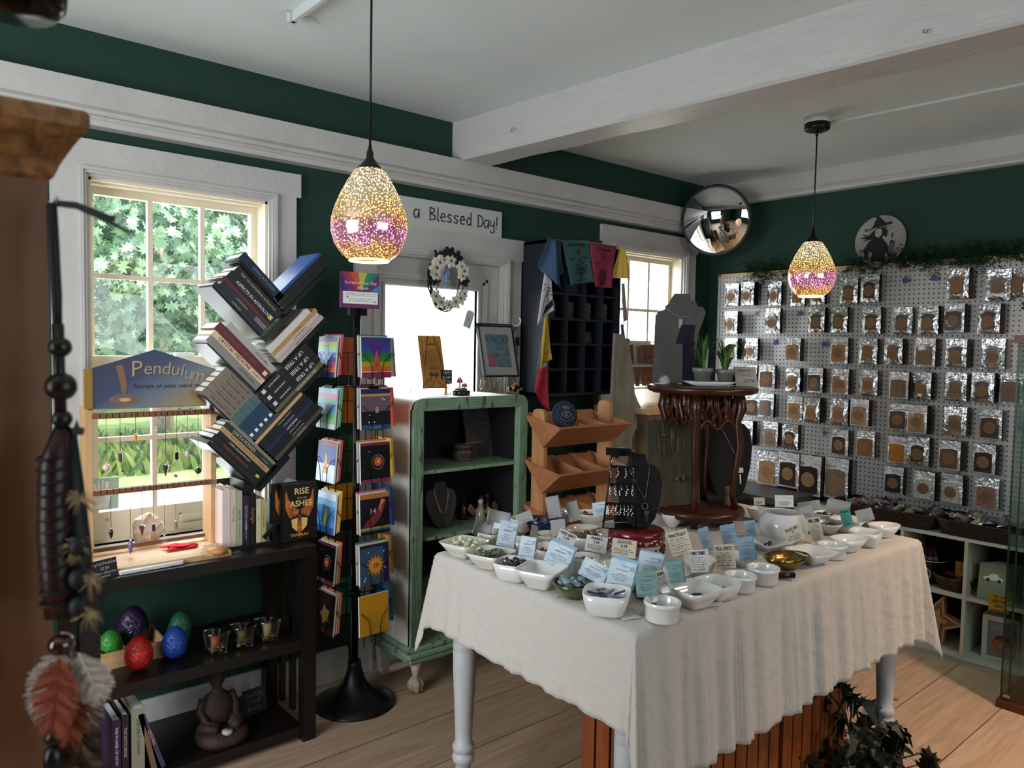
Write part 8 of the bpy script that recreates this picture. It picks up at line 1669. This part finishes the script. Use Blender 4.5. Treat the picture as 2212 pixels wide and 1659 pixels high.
MB().box(-.190, -.180, .19, .215, .05, .062).build('lock', m_metal, gc)
pl = thing('ribbed_planter', 'white ribbed planter with a dried twig on top of the glass case', 'planter', (-.50, -2.14, 1.631)); q = MB(); n = 48; prf = [(.045, 0), (.055, .01), (.068, .09), (.070, .11), (.064, .11), (.06, .03), (0, .02)]
vs = [(r_*(1-.04*(k % 2))*math.cos(6.2832*k/n), r_*(1-.04*(k % 2))*math.sin(6.2832*k/n), z) for r_, z in prf for k in range(n)]; q.add(vs, [(j*n+i, j*n+(i+1) % n, (j+1)*n+(i+1) % n, (j+1)*n+i) for j in range(6) for i in range(n)], 0, False); q.build('planter', m_mel, pl)
q = MB(); rd = random.Random(5)
for k in range(18): a = rd.uniform(0, 6.28); q.tube([(0, 0, .09), (.06*math.cos(a), .06*math.sin(a), .125), (.13*math.cos(a), .13*math.sin(a), .12+rd.uniform(-.02, .03))], .0025, 4); [q.sphere((.13*math.cos(a)*f_, .13*math.sin(a)*f_, .125+rd.uniform(-.015, .02)), (.012, .007, .006), 6, 4) for f_ in (.7, .85, 1)]
o = q.build('dried_twig', mat('dried brown leaf', '3c2a1e', .8), pl)
# ================================================================ pendant lamps
m_sh = bpy.data.materials.new('firework mercury glass'); m_sh.use_nodes = True; nt = m_sh.node_tree; b = nt.nodes['Principled BSDF']; L = nt.links.new
b.inputs['Metallic'].default_value = .85; b.inputs['Roughness'].default_value = .12; b.inputs['Base Color'].default_value = (.42, .33, .27, 1)
tc = N('ShaderNodeTexCoord'); vo = N('ShaderNodeTexVoronoi', Scale=170.0); L(tc.outputs['Object'], vo.inputs['Vector'])
th_ = N('ShaderNodeMapRange'); th_.inputs['From Min'].default_value = .42; th_.inputs['From Max'].default_value = .22; th_.inputs['To Max'].default_value = 1; L(vo.outputs['Distance'], th_.inputs['Value'])
sp_ = N('ShaderNodeSeparateXYZ'); L(tc.outputs['Object'], sp_.inputs[0]); no = N('ShaderNodeTexNoise', Scale=22.0, Detail=3); L(tc.outputs['Object'], no.inputs['Vector'])
mz = N('ShaderNodeMath'); mz.operation = 'MULTIPLY_ADD'; mz.inputs[1].default_value = .09; L(no.outputs['Fac'], mz.inputs[0]); L(sp_.outputs['Z'], mz.inputs[2])
mr = N('ShaderNodeMapRange'); mr.inputs['From Min'].default_value = .045; mr.inputs['From Max'].default_value = .30; L(mz.outputs[0], mr.inputs['Value'])
rp = N('ShaderNodeValToRGB'); e = rp.color_ramp.elements; e[0].position = 0; e[0].color = (1, .50, .10, 1); e[1].position = 1; e[1].color = (1, .72, .34, 1)
for p_, c_ in ((.14, (1, .34, .12, 1)), (.27, (.85, .22, .62, 1)), (.37, (.95, .26, .38, 1)), (.46, (1, .40, .10, 1)), (.60, (1, .62, .16, 1)), (.80, (1, .80, .42, 1))): k_ = e.new(p_); k_.color = c_
L(mr.outputs[0], rp.inputs[0]); L(rp.outputs[0], b.inputs['Emission Color']); es_ = N('ShaderNodeMath'); es_.operation = 'MULTIPLY_ADD'; es_.inputs[1].default_value = 2.6; es_.inputs[2].default_value = .14; L(th_.outputs[0], es_.inputs[0]); L(es_.outputs[0], b.inputs['Emission Strength'])
m_in = mat('lit shade lining', (.9, .7, .45), .5, emit=(1, .72, .38), estr=3)
def pendant(x, y, zb, label, canopy=True, E=9):
    t = thing('pendant_lamp', label, 'pendant lamp', (x, y, zb), group='teardrop pendant lamps')
    pr = [(.055, 0), (.078, .018), (.098, .048), (.108, .082), (.1075, .115), (.098, .150), (.082, .188), (.062, .225), (.046, .250), (.036, .258)]
    MB().lathe(pr+[(.034, .255)], 48).build('lamp_shade', m_sh, t)
    s = t.children[0]; MB().lathe([(.0545, .0005), (.076, .019), (.095, .048), (.105, .082), (.105, .115), (.095, .150), (.060, .222), (.03, .25)], 40).build('lining', m_in, s)
    MB().tube([(.0555*math.cos(a*.2094), .0555*math.sin(a*.2094), .0) for a in range(30)], .0022, 6, True).build('rim', mat('glowing rim', (1, .8, .5), .4, emit=(1, .75, .42), estr=3), s)
    MB().lathe([(.038, .252), (.034, .262), (.018, .280), (.010, .292), (.010, .305), (.007, .312), (.0045, .325), (0, .325)], 24).build('socket_cap', m_blk, t)
    MB().lathe([(0, .03), (.022, .04), (.028, .06), (.022, .085), (.012, .10), (0, .11)], 18).build('bulb', mat('bulb glass', (1, .9, .7), .4, emit=(1, .78, .48), estr=14), t)
    H = 2.645-zb
    if canopy:
        MB().tube([(0, 0, .32), (.001, 0, H-.07)], .0035, 8).build('cord', m_blk, t)
        q = MB(); q.lathe([(.058, H-.028), (.060, H-.026), (.060, H-.001), (0, H-.001)], 32, mi=1); q.lathe([(0, H-.062), (.052, H-.060), (.058, H-.054), (.058, H-.028)], 32); q.cyl(0, 0, H-.085, H-.06, .007, 10); q.sphere((.035, 0, H-.063), .004, 8, 6); q.build('canopy', [m_blk, m_mel], t)
    else: MB().tube([(0, 0, .32), (.001, 0, H-.002)], .0035, 8).build('cord', m_blk, t)
    l = lamp('pendant_bulb_light', 'POINT', (x, y, zb+.028), E, (1, .66, .34), shadow_soft_size=.02)
pendant(-3.348, -1.185, 1.780, 'large near teardrop pendant lamp of speckled coloured glass', False, 9)
pendant(-1.005, -1.275, 1.805, 'smaller looking far pendant lamp of speckled glass before the pegboard', True, 8)
p0 = on_z(2.643, 1795, 264); p1 = on_z(2.643, 2230, 176); d = p1-p0; d.z = 0
q = MB(); q.T = frame_M((p0.x, p0.y, 2.632), d.normalized(), (-d.y, d.x, 0)); q.box(0, d.length*1.3, -.011, .011, 0, .012, 0); q.box(0, d.length*1.3, .011, .014, .002, .010, 1)
o = q.build('cable_raceway', [m_ceil, m_blk]); tag(o, 'slim cable raceway running along the ceiling from the far lamp', 'raceway')
p0 = on_z(2.62, 632, 44); p1 = on_z(2.62, 700, -4); d = (p1-p0); q = MB(); q.T = frame_M((p0.x, p0.y, 2.612), d.normalized(), (-d.y, d.x, 0)); q.box(0, d.length*2, -.007, .007, 0, .033, 0); q.box(-.012, .012, -.014, .014, 0, .033, 0); q.tube([(0, .012, .03), (.02, .06, .028), (-.01, .10, .028)], .0012, 5, mi=1); q.tube([(0, -.012, .03), (.02, -.03, .028), (-.02, -.05, .028)], .0012, 5, mi=1)
o = q.build('cable_raceway', [mat('bare ceiling track', (.5, .52, .52), .4), mat('white wire', (.5, .5, .5), .5)]); tag(o, 'short metal ceiling track end with two loose wires above the left window', 'raceway')
for (px_, py_, s) in ((1107, 285, 1), (1996, 72, .6)):
    yb = -.2 if px_ < 1200 else (-2.1 if px_ > 1900 else -.7); dx_ = -2.2-yb*0+(-yb)*.07-.005
    p = on_x(dx_, px_, py_); o = MB().tube([(0, 0, .02*s), (-.012*s, 0, 0), (-.012*s, -.016*s, -.006*s), (-.010*s, -.026*s, .012*s)], .0014, 5).build('bent_nail', m_slate, loc=p); tag(o, {1107: 'bent wire hook on the ceiling beam near the wall', 1996: 'bent nail in the beam at the upper right', 1305: 'small nail low on the beam above the door'}[px_], 'nail')
# ================================================================ foreground cupboard, rattle and dark bell
m_fp = wood('foreground pine', '6a4226', '7e5232', .5, 4, 2); m_fp2 = wood('dark striped end grain', '4a2810', 'a8743e', .45, 9, 1)
fc = thing('pine_cupboard', 'tall honey pine cupboard with crown moulding at the left edge, very close', 'cupboard', (-4.62, -2.13, 0))
MB().box(-.28, .296, -.15, .15, 0, 1.70).build('case', m_fp, fc)
def crown(pr, m, nm): 
    q = MB(); vs = []
    for o_, z in pr: vs += [(-.30, -.15-o_, z), (.296+o_, -.15-o_, z), (.296+o_, .15, z)]
    k = len(pr); q.add(vs, [(3*i+j, 3*i+j+1, 3*i+j+4, 3*i+j+3) for i in range(k-1) for j in range(2)]+[(3*k-3, 3*k-2, 3*k-1), (3*k-3, 3*k-1, 3*k-3)][:1], 0, False); q.build(nm, m, fc)
crown([(0, 1.693), (.005, 1.697), (.008, 1.705), (.009, 1.708), (.018, 1.724), (.027, 1.738), (.030, 1.741), (.030, 1.753), (.027, 1.757), (0, 1.758)], m_fp2, 'crown_moulding')
def PD(px, py, d=.66): return CAM+ray(px, py)*d
nl = thing('rattle', 'dark beaded leather rattle with brown striped feathers hanging from the cupboard side', 'rattle', PD(117, 432)); o_ = V(nl.location)
def Q(px, py, d=.66): return PD(px, py, d)-o_
MB().tube([Q(104, 436), Q(118, 436), Q(124, 425)], .0016, 6).build('nail', m_metal, nl)
q = MB(); q.tube([Q(112, 440), Q(116, 540), Q(122, 640), Q(125, 720)], [.0042, .0048, .0045, .0035], 8)
q.add([Q(122, 432), Q(165, 436), Q(215, 455), Q(252, 470), Q(244, 478), Q(282, 500), Q(278, 504), Q(215, 474), Q(165, 452), Q(122, 446)], [tuple(range(10))], 0, False); q.build('leather_strap', mat('black leather', '0a0a0c', .6), nl)
q = MB(); m_bead = mat('dark turned bead', '130e0c', .35)
for px_, py_, r_ in ((130, 750, .0095), (132, 835, .0130), (134, 905, .0085)): q.sphere(Q(px_, py_), (r_, r_, r_*.95), 14, 10)
q.tube([Q(125, 700), Q(132, 930)], .005, 8)
MB().sphere(Q(132, 1392), (.011, .011, .010), 16, 10).build('bead', mat('glossy amber bead', '3a2010', .1, coat=1), nl); MB().sphere(Q(118, 1432), .006, 10, 8).build('bead', m_bead, nl); MB().sphere(Q(120, 1590), (.009, .009, .008), 14, 8).build('bead', m_bead, nl); MB().sphere(Q(116, 1640), (.0085, .0085, .014), 14, 8).build('bead', m_bead, nl)
q.add([Q(140, 915), Q(158, 925), Q(166, 905), Q(172, 922), Q(184, 926), Q(180, 940), Q(150, 940)], [tuple(range(7))], 0, False); q.build('turned_beads', m_bead, nl)
q = MB(); q.tube([Q(132, 925), Q(118, 1000), Q(118, 1150), Q(124, 1250), Q(130, 1330)], [.006, .012, .0135, .013, .012], 14); q.build('leather_handle', mat('red brown leather', '3a1510', .4, col2='20100e', vscale=40, stretch=(1, 1, 4)), nl)
q = MB()
for k in range(13): z = Q(118+.6*k, 985+26*k); q.tube([z+V((.0132*math.cos(a*.5236), .0132*math.sin(a*.5236), .002*math.cos(a*.52))) for a in range(12)], .0016, 5, True)
q.tube([Q(150, 935, .67), Q(158, 1050, .67), Q(168, 1200, .67), Q(172, 1340, .67)], [.006, .009, .012, .010], 10)
for py_ in (1180, 1250, 1310): q.sphere(Q(172, py_, .655), (.009, .009, .010), 10, 8)
q.build('cord_wrap', mat('black leather', '0a0a0c', .6), nl)
q = MB(); rd = random.Random(2)
for (px_, py_) in ((172, 1078), (196, 1255), (190, 1330), (160, 1180)):
    for k in range(26): a = rd.uniform(0, 6.28); p = Q(px_, py_, .65); q.tube([p, p+rt*.007*math.cos(a)+up*.007*math.sin(a), p+rt*rd.uniform(.008, .016)*math.cos(a)+up*(rd.uniform(.008, .014)*math.sin(a)-.004)], [.0008, .0006, .0003], 4)
o = q.build('fur_tufts', mat('tan fur', '8a7656', .9), nl); o['kind'] = 'stuff'
def feather(px0, py0, px1, py1, w_, m, nm, d=.65, seed=0):
    A_ = Q(px0, py0, d); B_ = Q(px1, py1, d); u = (B_-A_); L_ = u.length; u.normalize(); s_ = u.cross(fw).normalized(); q = MB(); rd = random.Random(seed)
    q.tube([A_, B_], .0009, 4)
    for k in range(90):
        t_ = k/90; ww = w_*math.sin(math.pi*min(1, .12+t_*.92))**.6*rd.uniform(.85, 1.1)
        for sd_ in (-1, 1):
            p = A_+u*L_*t_; e_ = p+s_*sd_*ww+u*(.010+rd.uniform(-.003, .004)); q.add([p, p+u*.0016, e_+u*.0010, e_], [(0, 1, 2, 3)], 0 if (k//9) % 2 else 1, False)
    q.build(nm, m, nl)
fm1 = [mat('white down', 'c2b8ae', .9), mat('cream down', 'ab9a8a', .9)]; fm2 = [mat('rust feather', '7a3418', .8), mat('orange feather', '94482a', .8)]; fm3 = [mat('brown barred feather', '2a1a12', .8), mat('tan barred feather', '6a4a34', .8)]
feather(135, 1405, 95, 1545, .022, fm1, 'feather', .655, 1); feather(150, 1405, 195, 1560, .021, fm1, 'feather', .66, 2); feather(128, 1420, 112, 1580, .020, fm2, 'feather', .645, 3); feather(160, 1430, 175, 1640, .019, fm3, 'feather', .665, 4); feather(150, 1430, 150, 1600, .020, fm2, 'feather', .655, 5); feather(170, 1410, 212, 1500, .018, fm1, 'feather', .65, 6); feather(160, 1500, 185, 1700, .018, fm3, 'feather', .67, 7)
bl_ = PD(28, 22, .72); o = MB().lathe([(0, .10), (.012, .098), (.014, .07), (.028, .062), (.040, .045), (.046, .015), (.044, -.006), (.036, -.016), (0, -.018)], 36).tube([(0, 0, .098), (0, 0, 2.645-bl_.z-.02)], .004, 8).build('hanging_bell', mat('dark bronze lacquer', '0d0806', .2, .4), loc=(bl_.x, bl_.y, bl_.z+.014)); tag(o, 'dark glossy bell shaped ornament hanging at the top left corner', 'ornament')
